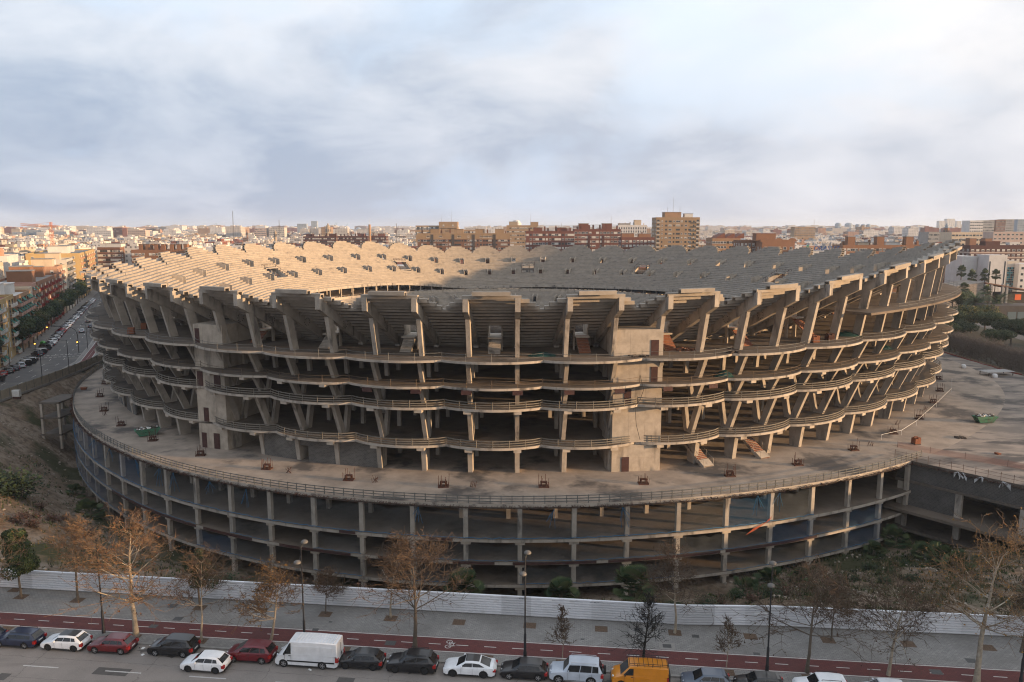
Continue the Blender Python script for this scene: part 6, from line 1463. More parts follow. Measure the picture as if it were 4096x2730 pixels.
SOLID = []      # footprints that the filler blocks keep clear of
def mark(xl, xr, D, dep): SOLID.append((xl - 10, xr + 10, D - 25, D + dep + 12))
def mid_blocks():
    def blk(xl, xr, yt, D, dep, wall, roof, label, nf, floors=6, top=2.6, dz=2.95, name='apartment_building', rz=0.0, **k):
        cx, w, z1 = box_px(xl, xr, yt, D); fw = dict(n=nf, floors=floors, top=top, dz=dz); fw.update(k.pop('front', {})); mark(xl, xr, D, dep)
        r = k.pop('right', dict(n=3, floors=floors, top=top, dz=dz)); l = k.pop('left', dict(n=3, floors=floors, top=top, dz=dz))
        return building(name, label, (cx, D + dep / 2), w, dep, z1, rz, W[wall], roof, fw, l, r, **k), w, z1, cx
    H = lambda w, n, m, hh=2.6: [(-w / 2 + w * (i + .5) / n, 0, 4.5, 4, hh, W[m]) for i in range(n)]
    t, w, z, cx = blk(1592 + 77, 2041, 934, 580, 13, 'brown', ROOFG, 'long brown brick slab with tan top storey and dark vertical gaps, before the hospital', 30, 5, front=dict(w=1.5, h=1.3, var=(1, .8, 1.6, 1.6, .7), kinds=('dark', 'win', 'half', 'dark')), bands=((0, 4.4, W['beige']),), huts=[(x, 0, 7, 5, 3.0, W['beige']) for x in (-22, -4, 12, 27)], chimneys=10)
    for fx in (-.34, -.115, .105, .33):
        b = MB(); b.bx(fx * w - .9, fx * w + .9, -6.75, -6.45, 0, z + .3 - .9); link('stair_gap', b.mesh('stair_gap', [W['dark']]), t)
    t, w, z, cx = blk(1662, 1760, 903, 900, 16, 'beige', ROOFG, 'low wing of the big tan hospital with two long bands of windows', 18, 2, top=3.2, dz=6.0, name='hospital', front=dict(w=1.4, h=3.2, kinds=('win', 'half', 'dark')), cat='hospital')
    t, w, z, cx = blk(1755, 1830, 888, 897, 18, 'beige', ROOFG, 'tan hospital tower with its name in letters near the top', 2, 1, top=4.5, name='hospital', front=dict(w=1.6, h=2.0, kinds=('half',)), cat='hospital')
    lm = mat('sign_bronze', (.12, .075, .045))
    link('sign', text_mesh('HOSPITAL UNIVERSITARIO', 1.6, lm, ext=.08), t, (0, -9.12, z + .3 - 8.2)).rotation_euler = (pi / 2, 0, 0)
    link('sign', text_mesh('LA FE', 2.4, lm, ext=.08), t, (0, -9.12, z + .3 - 11.4)).rotation_euler = (pi / 2, 0, 0)
    antenna(t, 3, 0, z, 14); antenna(t, -9, 2, z, 9)
    blk(1832, 1918, 920, 905, 16, 'beige', ROOFG, 'low right wing of the tan hospital behind the brown slab', 14, 2, top=3, dz=4.5, name='hospital', front=dict(w=1.3, h=2.2), cat='hospital')
    t, w, z, cx = blk(2026, 2150, 902, 800, 15, 'beige', ROOFG, 'tan office slab with nine strips of windows left of the red brick block', 12, 9, top=3, dz=3.7, front=dict(w=1.9, h=1.2, kinds=('half', 'dark', 'win')), huts=((-9, 0, 9, 8, 3.6, W['stone']), (13, 0, 8, 8, 3.2, W['beige'])))
    antenna(t, 9, 0, z, 12)
    t, w, z, cx = blk(2104, 2297, 925, 520, 14, 'red', ROOFG, 'red brick apartment block with white glazed balconies, left half of the long red terrace', 15, 6, front=dict(w=1.4, h=1.25, var=(1, .8, .8, 1.5, 1.7), kinds=('win', 'win', 'half', 'shut', 'dark')), huts=((-8, 0, 6, 5, 2.2, W['red']), (8, 0, 6, 5, 2.2, W['red'])), chimneys=9)
    antenna(t, -8, 0, z, 7); antenna(t, 8, 0, z, 6)
    t, w, z, cx = blk(2297, 2484, 917, 523, 14, 'red', ROOFG, 'taller red brick apartment block with roof houses, right half of the long red terrace', 13, 6, front=dict(w=1.4, h=1.25, var=(1.2, .9, 1.5), kinds=('win', 'win', 'half', 'shut')), huts=((-9, 0, 6.5, 5, 3.6, W['red']), (7, 0, 6.5, 5, 3.6, W['red'])), chimneys=8)
    for fx in (-.18, .12):
        b = MB(); b.bx(fx * w - .9, fx * w + .9, -7.25, -6.95, 0, z - 4); link('stair_gap', b.mesh('stair_gap', [W['darkred']]), t)
    antenna(t, 10, 0, z, 9)
    blk(2473, 2588, 901, 800, 14, 'greywhite', ROOFG, 'grey and white ribbed tower block between the red terrace and the tan tower', 12, 7, top=3.4, dz=3.3, front=dict(w=1.2, h=2.2, kinds=('dark', 'win')), huts=((6, 0, 7, 6, 5, W['cream']), (-8, 0, 12, 6, 1.6, W['grey'])), chimneys=6)
    t, w, z, cx = blk(2486, 2619, 950, 500, 13, 'red', ROOFG, 'low red brick block tucked beside the tan tower', 9, 4, front=dict(w=1.4, h=1.3, kinds=('win', 'half', 'shut')), huts=((-6, 0, 8, 5, 2.4, W['orange']), (5, 0, 8, 5, 2.2, W['orange'])), chimneys=4)
    t, w, z, cx = blk(2626, 2800, 870, 560, 18, 'beige', ROOFG, 'tall tan brick tower block with antennas, highest building on the skyline', 11, 12, top=3.0, dz=2.95, front=dict(w=1.3, h=1.25, var=(2.2, .7, 1.1, 1.6, .8), kinds=('dark', 'dark', 'win', 'half'), balcony=(11, (0, 10), 2.6, 'solid', W['pale'], 0)), huts=((-3, 0, 12, 10, 3.6, W['tan']), (9, 0, 6, 6, 2.6, W['white'])))
    antenna(t, -2, 0, z + 3, 12); antenna(t, 3, 0, z + 3, 6, 'phone_mast'); antenna(t, -6, 0, z + 3, 5, 'phone_mast')
    t, w, z, cx = blk(2850, 2962, 954, 480, 16, 'tan', ROOFT, 'brown block with sloping dark tile roofs right of the tan tower', 10, 4, front=dict(w=1.5, h=1.3, kinds=('dark', 'win')))
    for i, x in enumerate((-4, 2, 8)):
        b = MB(); H0 = z + .3; b.hexa([(x - 2.6, -6, H0), (x + 3.6, -6, H0), (x + 3.6, 6, H0), (x - 2.6, 6, H0), (x + 2.6, -6, H0 + 3.0), (x + 3.6, -6, H0 + 3.0), (x + 3.6, 6, H0 + 3.0), (x + 2.6, 6, H0 + 3.0)]); link('pitched_roof', b.mesh('pitched_roof', [ROOFT]), t)
    t, w, z, cx = blk(2962, 3052, 962, 440, 14, 'brown', ROOFT, 'brown brick flank of the house with round gables', 6, 4, front=dict(w=1.1, h=1.6))
    t, w, z, cx = blk(3050, 3180, 961, 428, 14, 'orange', ROOFT, 'orange brick house with wavy round gables above the far rim', 5, 4, top=4.6, front=dict(w=1.5, h=1.5, kinds=('win', 'shut', 'win')), huts=((-5, 3, 11, 7, 3.4, W['orange']),))
    for x in (-7.6, 0, 7.6):
        b = MB(); n = 10; H0 = z + .3; b.add([(x + 2.6 * cos(pi * i / n), -7.02 + yy, H0 - .9 + 2.0 * sin(pi * i / n)) for yy in (0, .4) for i in range(n + 1)], [tuple(range(n + 1)), tuple(range(2 * n + 1, n, -1))] + [(i, i + n + 1, i + n + 2, i + 1) for i in range(n)]); link('round_gable', b.mesh('round_gable', [W['orange']]), t)
    t, w, z, cx = blk(3190, 3385, 1004, 415, 20, 'greywhite', ROOFW, 'low white commercial hall with a blue and green sign on its roof edge', 12, 1, name='commercial_hall', front=dict(w=1.6, h=1.0), cat='hall')
    link('sign', text_mesh('DRASUZ', 3.6, mat('sign_blue', (.012, .06, .20)), shear=.3, ext=.15), t, (2.0, -10.3, z + .5)).rotation_euler = (pi / 2, 0, 0)
    link('sign', text_mesh('A', 4.4, mat('sign_green', (.015, .20, .12)), shear=.3, ext=.15), t, (-8.6, -10.3, z + .5)).rotation_euler = (pi / 2, 0, 0)
    t, w, z, cx = blk(3372, 3722, 981, 420, 14, 'orange', ROOFG, 'long orange brick terrace with three square roof towers behind the right rim', 22, 3, front=dict(w=1.3, h=1.3, var=(1, 1, 1.8), kinds=('dark', 'win', 'half')), huts=[(-18, -2, 4, 4, 4.4, W['orange']), (-2, -2, 4, 4, 4.4, W['orange']), (14, -2, 4, 4, 4.4, W['orange']), (-10, 1, 6, 4, 1.2, W['cream']), (6, 1, 8, 5, 1.4, W['white'])], chimneys=6)
    t, w, z, cx = blk(3815, 4150, 985, 520, 14, 'red', ROOFG, 'long brick block with two square roof towers at the picture edge', 20, 6, front=dict(w=1.5, h=1.3), huts=[(-14, -2, 4.5, 5, 5, W['orange']), (-3.5, -2, 4.5, 5, 5, W['orange']), (6, 0, 7, 5, 1.5, W['white'])])
    t, w, z, cx = blk(3882, 4170, 983, 472, 14, 'darkred', ROOFT, 'dark red block with pale horizontal bands above the glazed civic building', 14, 5, top=2.9, dz=3.0, front=dict(w=1.5, h=1.2, kinds=('shut', 'win', 'half')), bands=((3.9, .9, W['pinkish']), (6.9, .9, W['pinkish']), (9.9, .9, W['pinkish'])), huts=((-6, 0, 9, 6, 2.4, W['darkred']),))
    # left: brown slab, dark block, orange tower row, dark red row
    blk(388, 480, 990, 520, 14, 'brown', ROOFG, 'brown brick slab with dark red floor bands beyond the side road', 9, 7, front=dict(w=1.6, h=1.3, kinds=('half', 'shut', 'dark', 'win')), bands=[(1.2 + i * 2.95, .35, W['darkred']) for i in range(6)], huts=((0, 0, 14, 8, 2.2, W['white']),))
    blk(492, 524, 993, 560, 12, 'dark', ROOFG, 'narrow dark block with a white side wall next to the brown slab', 4, 7, front=dict(w=1.2, h=1.3))
    t, w, z, cx = blk(524, 745, 1000, 440, 14, 'orange', ROOFG, 'low sunlit orange brick terrace with many little towers behind the stadium rim', 16, 3, front=dict(w=1.3, h=1.1, kinds=('shut', 'half', 'win')), huts=[(x, 0, 2.0, 3, 3.0, W['orange']) for x in (-13, -9, -4, 0, 5, 9, 13)], chimneys=6)
    blk(1212, 1345, 946, 800, 14, 'darkred', ROOFG, 'dark red brick terrace left of the brick chimney', 18, 4, front=dict(w=1.3, h=1.2, kinds=('dark', 'half')), huts=((-12, 0, 7, 5, 2.5, W['darkred']), (12, 0, 7, 5, 2.5, W['darkred'])), chimneys=8)
    blk(1348, 1470, 945, 806, 14, 'darkred', ROOFG, 'dark red brick terrace running up to the brick chimney', 16, 4, front=dict(w=1.3, h=1.2, kinds=('dark', 'half')), huts=((8, 0, 7, 5, 2.5, W['red']),), chimneys=8)
    blk(1484, 1545, 945, 812, 14, 'darkred', ROOFG, 'short dark red brick terrace right of the brick chimney', 8, 4, front=dict(w=1.3, h=1.2, kinds=('dark', 'half')), huts=((2, 0, 7, 5, 2.5, W['red']),), chimneys=4)
    # skyline blocks seen through the haze
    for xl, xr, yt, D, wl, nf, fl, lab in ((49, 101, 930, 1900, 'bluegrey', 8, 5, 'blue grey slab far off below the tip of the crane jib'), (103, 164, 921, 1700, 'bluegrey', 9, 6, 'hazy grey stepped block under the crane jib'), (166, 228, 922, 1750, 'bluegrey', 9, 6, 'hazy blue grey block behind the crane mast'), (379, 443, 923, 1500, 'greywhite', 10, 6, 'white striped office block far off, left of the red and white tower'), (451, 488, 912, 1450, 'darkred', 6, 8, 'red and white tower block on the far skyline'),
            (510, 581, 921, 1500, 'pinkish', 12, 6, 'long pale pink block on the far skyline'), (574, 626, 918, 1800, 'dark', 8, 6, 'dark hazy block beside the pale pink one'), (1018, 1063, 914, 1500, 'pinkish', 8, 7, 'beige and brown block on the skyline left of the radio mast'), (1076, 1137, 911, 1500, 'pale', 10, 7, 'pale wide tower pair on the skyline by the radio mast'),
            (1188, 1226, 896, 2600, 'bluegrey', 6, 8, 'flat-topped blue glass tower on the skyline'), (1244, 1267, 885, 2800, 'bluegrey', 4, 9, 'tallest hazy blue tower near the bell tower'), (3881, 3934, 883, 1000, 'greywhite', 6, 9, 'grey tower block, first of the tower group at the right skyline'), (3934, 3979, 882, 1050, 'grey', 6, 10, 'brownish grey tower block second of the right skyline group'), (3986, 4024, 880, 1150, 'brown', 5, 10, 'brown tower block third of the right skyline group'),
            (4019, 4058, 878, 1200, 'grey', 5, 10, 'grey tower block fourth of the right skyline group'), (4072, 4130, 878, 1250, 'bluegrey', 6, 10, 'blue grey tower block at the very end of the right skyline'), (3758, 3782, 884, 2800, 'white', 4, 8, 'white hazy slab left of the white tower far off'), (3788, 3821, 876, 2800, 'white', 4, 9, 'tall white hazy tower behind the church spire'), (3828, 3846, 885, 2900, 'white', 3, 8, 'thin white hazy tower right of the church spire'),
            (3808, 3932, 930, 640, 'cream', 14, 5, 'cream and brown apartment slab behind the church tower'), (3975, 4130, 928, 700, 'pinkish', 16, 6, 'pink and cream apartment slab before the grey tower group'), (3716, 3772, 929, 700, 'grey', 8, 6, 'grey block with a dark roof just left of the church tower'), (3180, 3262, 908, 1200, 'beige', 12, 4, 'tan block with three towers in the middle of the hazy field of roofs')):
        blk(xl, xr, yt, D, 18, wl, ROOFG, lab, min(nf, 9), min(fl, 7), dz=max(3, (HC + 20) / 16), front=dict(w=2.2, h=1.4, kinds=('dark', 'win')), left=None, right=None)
    for i, (xl, xr, yt) in enumerate(((3341, 3365, 892), (3380, 3411, 892), (3422, 3441, 897), (3444, 3463, 897), (3465, 3484, 897))):
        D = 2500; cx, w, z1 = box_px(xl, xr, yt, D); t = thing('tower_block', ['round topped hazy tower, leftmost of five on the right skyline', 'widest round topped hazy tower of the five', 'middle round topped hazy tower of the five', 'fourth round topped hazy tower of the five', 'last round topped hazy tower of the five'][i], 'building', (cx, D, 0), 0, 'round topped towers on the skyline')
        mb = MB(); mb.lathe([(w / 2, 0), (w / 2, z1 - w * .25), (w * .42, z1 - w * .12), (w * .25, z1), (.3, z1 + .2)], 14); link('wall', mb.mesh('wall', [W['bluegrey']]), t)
    cx, w, z1 = box_px(2045, 2085, 881, 2200); t = thing('tower_block', 'white domed hazy tower behind the tan office slab', 'building', (cx, 2200, 0)); mb = MB(); mb.lathe([(w / 2, 0), (w / 2, z1 - 8), (w * .4, z1 - 7), (w * .36, z1 - 3), (w * .2, z1)], 12); link('wall', mb.mesh('wall', [W['white']]), t)
mid_blocks()

def landmarks():
    # brick chimney with a mast
    cx, w, z1 = box_px(1473, 1483, 899, 700); t = thing('factory_chimney', 'tall round brick chimney with a white tipped mast', 'chimney', (cx, 700, 0)); mb = MB(); mb.tube((0, 0, 0), (0, 0, z1), 1.5, 1.05, 12); link('stack', mb.mesh('stack', [W['tan']], smooth=40), t); mb = MB(); mb.tube((0, 0, z1), (0, 0, z1 + 6.5), .15, .06, 5); link('mast', mb.mesh('mast', [FRAMEW]), t)
    # cathedral bell tower
    def tower(xl, xr, ytop, yspire, D, wl, cap, label, name):
        cx, w, z1 = box_px(xl, xr, ytop, D); zs = Zat(yspire, D); t = thing(name, label, 'tower', (cx, D, 0)); mb = MB(); mb.lathe([(w * .54, 0), (w * .54, z1 * .72), (w * .58, z1 * .73), (w * .58, z1 * .76), (w * .5, z1 * .77), (w * .5, z1)], 8); link('shaft', mb.mesh('shaft', [W[wl]]), t)
        mb = MB(); h = zs - z1; mb.lathe([(w * .56, z1), (w * .56, z1 + .5), (w * .3, z1 + .6), (w * .3, z1 + h * .45), (w * .34, z1 + h * .47), (w * .16, z1 + h * .6), (w * .14, z1 + h * .8), (.08, zs)], 8); link('belfry', mb.mesh('belfry', [cap]), t)
        for k in range(8):
            a = 2 * pi * (k + .5) / 8; mb = MB(); mb.box((w * .49 * cos(a), w * .49 * sin(a), z1 * .87), (.5, w * .16, z1 * .12), a); link('belfry_opening', mb.mesh('belfry_opening', [W['dark']]), t)
    tower(1302, 1322, 912, 893, 1500, 'stone', W['stone'], 'octagonal stone bell tower with a slim spire on the skyline', 'bell_tower')
    tower(3776, 3797, 912, 893, 900, 'orange', W['bluegrey'], 'red brick church tower with a small blue pointed roof', 'church_tower')
    tower(985, 990, 925, 918, 1300, 'brown', W['brown'], 'thin dark church spire amid the white roofs', 'church_tower'); tower(1096, 1106, 930, 921, 1100, 'stone', W['stone'], 'small stone church tower near the radio mast', 'church_tower')
    # tower crane: lattice mast, jib, counter jib, ties
    cm = mat('crane_paint', (.50, .185, .07), (.42, .15, .06), .5, .7); D = 600; x = Xat(205, 920, D); t = thing('tower_crane', 'orange tower crane standing over the white houses', 'crane', (x, D, 0)); zt = Zat(890, D); zj = Zat(907, D)
    def lattice(p, q, w, n, name):
        mb = MB(); p, q = np.array(p, float), np.array(q, float); d = (q - p) / np.linalg.norm(q - p); a = np.array([0, 1., 0]); b = np.cross(d, a)
        C = [a * w / 2 * i + b * w / 2 * j for i, j in ((-1, -1), (1, -1), (1, 1), (-1, 1))]
        for c in C: mb.tube(p + c, q + c, .14, n=4)
        for i in range(n):
            u0, u1 = p + (q - p) * i / n, p + (q - p) * (i + 1) / n
            for k in range(4): mb.tube(u0 + C[k], u1 + C[(k + 1) % 4], .08, n=3, cap=False); mb.tube(u1 + C[k], u1 + C[(k + 1) % 4], .08, n=3, cap=False)
        link(name, mb.mesh(name, [cm]), t)
    lattice((0, 0, 0), (0, 0, zj), 1.9, 18, 'mast'); lattice((0, 0, zj), (0, 0, zt), 1.3, 4, 'tower_head'); lattice((0, 0, zj), (-23, 0, zj + 1.6), 1.4, 12, 'jib'); lattice((0, 0, zj), (6.0, 0, zj - .3), 1.3, 4, 'counter_jib')
    mb = MB(); mb.box((5.4, 0, zj - 1.2), (1.8, 1.6, 2.4)); link('counterweight', mb.mesh('counterweight', [W['pale']]), t); mb = MB(); mb.box((-.3, -1.2, zj - 1), (1.3, 1.3, 1.8)); link('cab', mb.mesh('cab', [W['pale']]), t)
    mb = MB(); mb.tube((0, 0, zt), (-15, 0, zj + 1.7), .07, n=3); mb.tube((0, 0, zt), (5.6, 0, zj + .3), .07, n=3); link('tie_rod', mb.mesh('tie_rod', [cm]), t)
    # radio masts
    for px, yb, yt, D, lab in ((930, 960, 845, 720, 'very tall thin lattice radio mast over the white roofs'), (1116, 950, 880, 900, 'shorter radio mast beside the pale tower pair'), (3257, 930, 880, 1400, 'lattice radio mast in the hazy field of roofs'), (1585, 950, 895, 800, 'thin pole mast right of the brick chimney')):
        x = Xat(px, yt, D); z = Zat(yt, D); t = thing('radio_mast', lab, 'mast', (x, D, 0)); mb = MB()
        for sx, sy in ((-.4, -.3), (.4, -.3), (0, .5)): mb.tube((sx, sy, 0), (sx * .5, sy * .5, z), .11, n=3)
        for k in range(30): mb.tube((-.4, -.3, z * k / 30), (.4, -.3, z * (k + 1) / 30), .06, n=3, cap=False)
        link('lattice', mb.mesh('lattice', [MAST]), t)
    # gantry cranes in the port, kilometres away
    pm = mat('port_crane_blue', (.20, .30, .38)); k = 0
    names = ['leftmost', 'second', 'third', 'fourth', 'fifth', 'sixth', 'seventh', 'eighth']
    for px, yt, raised in ((722, 902, 1), (745, 908, 1), (778, 900, 1), (790, 900, 1), (815, 910, 0), (835, 910, 0), (858, 894, 1), (864, 894, 1), (1338, 891, 1), (1345, 891, 1), (1386, 896, 1), (1450, 905, 0)):
        D = 4600; x = Xat(px, yt, D); z = Zat(yt, D); t = thing('port_crane', 'pale blue harbour crane with %s boom, number %s along the hazy skyline' % ('a raised' if raised else 'a level', ['one', 'two', 'three', 'four', 'five', 'six', 'seven', 'eight', 'nine', 'ten', 'eleven', 'twelve'][k]), 'crane', (x, D, 0), 0, 'harbour cranes'); k += 1; h = 42; mb = MB()
        for sx in (-9, 9):
            for sy in (-8, 8): mb.box((sx, sy, h / 2), (2.4, 2.4, h))
        mb.box((0, 0, h), (22, 18, 3.0)); mb.box((0, 0, h * .5), (20, 2, 2)); link('legs', mb.mesh('legs', [pm]), t); mb = MB()
        if raised: mb.tube((-6, 0, h), (6, 0, z), 2.2, 1.4, 4); mb.tube((8, 0, h), (3, 0, z * .8), 1.0, n=4)
        else: mb.tube((-45, 0, h + 3), (40, 0, h + 3), 1.8, n=4); mb.tube((0, 0, z), (-40, 0, h + 3), .8, n=3); mb.tube((0, 0, z), (35, 0, h + 3), .8, n=3); mb.tube((0, 0, h), (0, 0, z), 1.6, n=4)
        link('boom', mb.mesh('boom', [pm]), t)
    cx, w, z1 = box_px(1414, 1456, 910, 3800); t = thing('science_dome', 'pale blue glass dome hall on the hazy skyline by the brick chimney', 'dome', (cx, 3800, 0)); mb = MB(); mb.lathe([(w * .5 * cos(a), z1 * sin(a) + .1) for a in np.linspace(0, pi / 2 - .05, 9)], 18); link('shell', mb.mesh('shell', [W['bluegrey']], smooth=True), t)
landmarks()

def civic():
    wl = W['greywhite']; D = 300; bl = mat('teal_panel', (.02, .15, .19)); gd = mat('dark_pane', (.025, .03, .036), r=.15, spec=.6)
    def bx(xl, xr, yt, D, dep, m, label, name='civic_building'):
        cx, w, z1 = box_px(xl, xr, yt, D); t = thing(name, label, 'building', (cx, D + dep / 2, -.3)); mb = MB(); mb.bx(-w / 2, w / 2, -dep / 2, dep / 2, 0, z1 + .3); link('wall', mb.mesh('wall', [m]), t); SOLID.append((xl - 20, xr + 20, D - 60, D + 40)); return t, w, dep, z1 + .3
    bx(3850, 3911, 1026, 432, 16, wl, 'grey windowless concrete block left of the glazed civic building')
    t, w, d, h = bx(3911, 3962, 1030, 438, 12, W['bluegrey'], 'glazed link with teal panels between two pale concrete blocks')
    def glazing(t, w, d, h, cols, rows, top):
        rn = random.Random(8); cw = w * .94 / cols; ch = 1.28
        for i in range(cols):
            for j in range(rows):
                x = -w * .47 + cw * (i + .5); z = h - top - ch * (j + .5)
                if z < 1: continue
                mb_key = ('pane', round(cw, 2), rn.random() < .38)
                if mb_key not in WIN: q = MB(); q.bx(-cw * .45, cw * .45, -.06, .05, -ch * .44, ch * .44); WIN[mb_key] = q.mesh('glass_panel', [bl if mb_key[2] else gd])
                link('glass_panel', WIN[mb_key], t, (x, -d / 2, z))
    glazing(t, w, d, h, 5, 14, 5.2)
    t, w, d, h = bx(3958, 4031, 1021, 422, 11, wl, 'tall pale concrete block with slit windows, sunlit on one side')
    for sx in (-w * .43, w * .40): mb = MB(); mb.bx(sx - .35, sx + .35, -d / 2 - .05, -d / 2 + .1, h * .05, h * .86); link('slit_window', mb.mesh('slit_window', [gd]), t)
    t, w, d, h = bx(4031, 4078, 1045, 432, 14, W['pale'], 'wide glazed front with teal panels at the edge, right of the pale block'); glazing(t, w, d, h, 6, 16, 3.4)
    t, w, d, h = bx(4078, 4150, 1056, 428, 14, wl, 'pale wing with square windows at the picture edge')
    for j in range(4):
        for sx in (-3.0, -.3, 2.4): link('window', win_mesh(1.4, 1.3, 'dark'), t, (sx, -d / 2, h - 2.5 - j * 3.4))
    # colourful striped front
    t, w, d, h = bx(3787, 3850, 1075, 455, 10, W['red'], 'low building clad in red, teal and blue stripes', 'striped_building')
    for i in range(9):
        for j in range(3): mb = MB(); x = -w * .46 + w * .92 * (i + .5) / 9; mb.bx(x - w * .032, x + w * .032, -d / 2 - .1, -d / 2 + .05, h - 3.6 - j * 4.2, h - .5 - j * 4.2); link('facade_panel', mb.mesh('facade_panel', [(mat('stripe_red', (.30, .03, .03)), mat('stripe_teal', (.06, .25, .27)), mat('stripe_blue', (.03, .07, .26)))[(i + j * 2) % 3]]), t)
    # angular stone pavilion with a deep dark canopy
    t = thing('market_pavilion', 'angular stone pavilion with a sloping roof and a dark open front', 'pavilion', (250, 385, -.3)); D = 385
    def X(px, D=D): return Xat(px, 1180, D) - 250
    z0, zl, zm, zr = 0.3, Zat(1150, D), Zat(1127, D), Zat(1158, D)
    mb = MB(); xa, xb = X(3790), X(3932); mb.hexa([(xa, 0, 0), (xb, 0, 0), (xb, 18, 0), (xa, 18, 0), (xa, 0, zl), (xb, 0, zm), (xb, 18, zm), (xa, 18, zl)]); link('wall', mb.mesh('wall', [block_mat('rough_stone', 0, (.32, .27, .225), (.23, .195, .165), (.15, .13, .11), .9, .45)]), t)
    mb = MB(); xc = X(4160); mb.hexa([(xb + .02, -1, zm - .5), (xc, -1, zr - 1.6), (xc, 18, zr - 1.6), (xb + .02, 18, zm - .5), (xb + .02, -1, zm), (xc, -1, zr - 1), (xc, 18, zr - 1), (xb + .02, 18, zm)]); link('roof', mb.mesh('roof', [W['brown']]), t)
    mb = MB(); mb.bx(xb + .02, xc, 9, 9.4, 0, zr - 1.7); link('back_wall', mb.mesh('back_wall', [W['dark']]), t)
    for px in (3934, 3958, 4003, 4020): mb = MB(); x = X(px) + .4; mb.bx(x - .5, x + .5, -.9, .1, 0, zm - .9); link('column', mb.mesh('column', [W['grey']]), t)
    # shop front with dark glass and an orange banner on its roof
    cx = Xat(4090, 1260, 318); t = thing('shop_building', 'low dark shop building with glass front at the picture edge', 'shop', (cx + 4, 326, -.3)); mb = MB(); mb.bx(-16, 16, -6, 6, 0, 7.0); link('wall', mb.mesh('wall', [W['dark']]), t)
    for i in range(4): mb = MB(); mb.bx(-9 + i * 4.2, -5.4 + i * 4.2, -6.06, -5.9, .5, 4.4); link('shop_window', mb.mesh('shop_window', [mat('shop_glass', (.10, .13, .14), r=.1, spec=.6)]), t)
    cx = Xat(4072, 1187, 330); tag(MB().box((cx, 330, Zat(1187, 330) - .3), (2.6, .25, 2.4)).build('banner', mat('orange_banner', (.62, .12, .03))), 'bright orange square banner above the shop roof', 'banner')
civic()

def near_city():
    """houses of the avenue that stand outside the picture, towards the low sun"""
    for i, (x, y, w, d, h, wl) in enumerate(((284, -14, 28, 92, 38, 'beige'), (232, 168, 18, 150, 17.5, 'red'), (330, -120, 40, 60, 36, 'cream'))):
        building('apartment_building', ['large tan apartment block on the avenue outside the view, towards the sun', 'low red brick terrace beyond the plaza, outside the view', 'cream apartment block further down the avenue, outside the view'][i], (x, y), w, d, h, 0, W[wl], ROOFG, None, None, None, seed=i)
near_city()

def far_wall(name, c, wc=(.06, .06, .065)):
    m = bpy.data.materials.new('far_' + name); m.use_nodes = True; nt = m.node_tree; b = nt.nodes['Principled BSDF']; b.inputs['Roughness'].default_value = .9; b.inputs['Specular IOR Level'].default_value = .2
    tc = nd(nt, 'ShaderNodeTexCoord'); sp = nd(nt, 'ShaderNodeSeparateXYZ', ins={0: tc.outputs['Object']}); u = math_(nt, 'FRACT', math_(nt, 'DIVIDE', math_(nt, 'ADD', sp.outputs[0], math_(nt, 'MULTIPLY', sp.outputs[1], .83)), 3.3)); v = math_(nt, 'FRACT', math_(nt, 'DIVIDE', sp.outputs[2], 3.05))
    f = math_(nt, 'MULTIPLY', math_(nt, 'MULTIPLY', math_(nt, 'GREATER_THAN', u, .35), math_(nt, 'LESS_THAN', u, .74)), math_(nt, 'MULTIPLY', math_(nt, 'GREATER_THAN', v, .36), math_(nt, 'LESS_THAN', v, .80)))
    geo = nd(nt, 'ShaderNodeNewGeometry'); sn = nd(nt, 'ShaderNodeSeparateXYZ', ins={0: geo.outputs['Normal']}); f = math_(nt, 'MULTIPLY', f, math_(nt, 'LESS_THAN', math_(nt, 'ABSOLUTE', sn.outputs[2]), .5))
    no = nd(nt, 'ShaderNodeTexNoise', ins={'Vector': tc.outputs['Object'], 'Scale': .12, 'Detail': 3.0})
    col = mixc(nt, ramp(nt, no.outputs[0], [(.3, 0), (.7, 1)]), c, tuple(k * .72 for k in c)); nt.links.new(mixc(nt, math_(nt, 'MULTIPLY', f, .75), col, wc), b.inputs['Base Color']); return m
FW = {k: far_wall(k, c) for k, c in dict(white=(.56, .535, .51), cream=(.46, .375, .28), tan=(.31, .20, .12), salmon=(.37, .225, .155), red=(.19, .07, .048), brown=(.145, .085, .06), grey=(.27, .258, .25), pale=(.44, .40, .36)).items()}
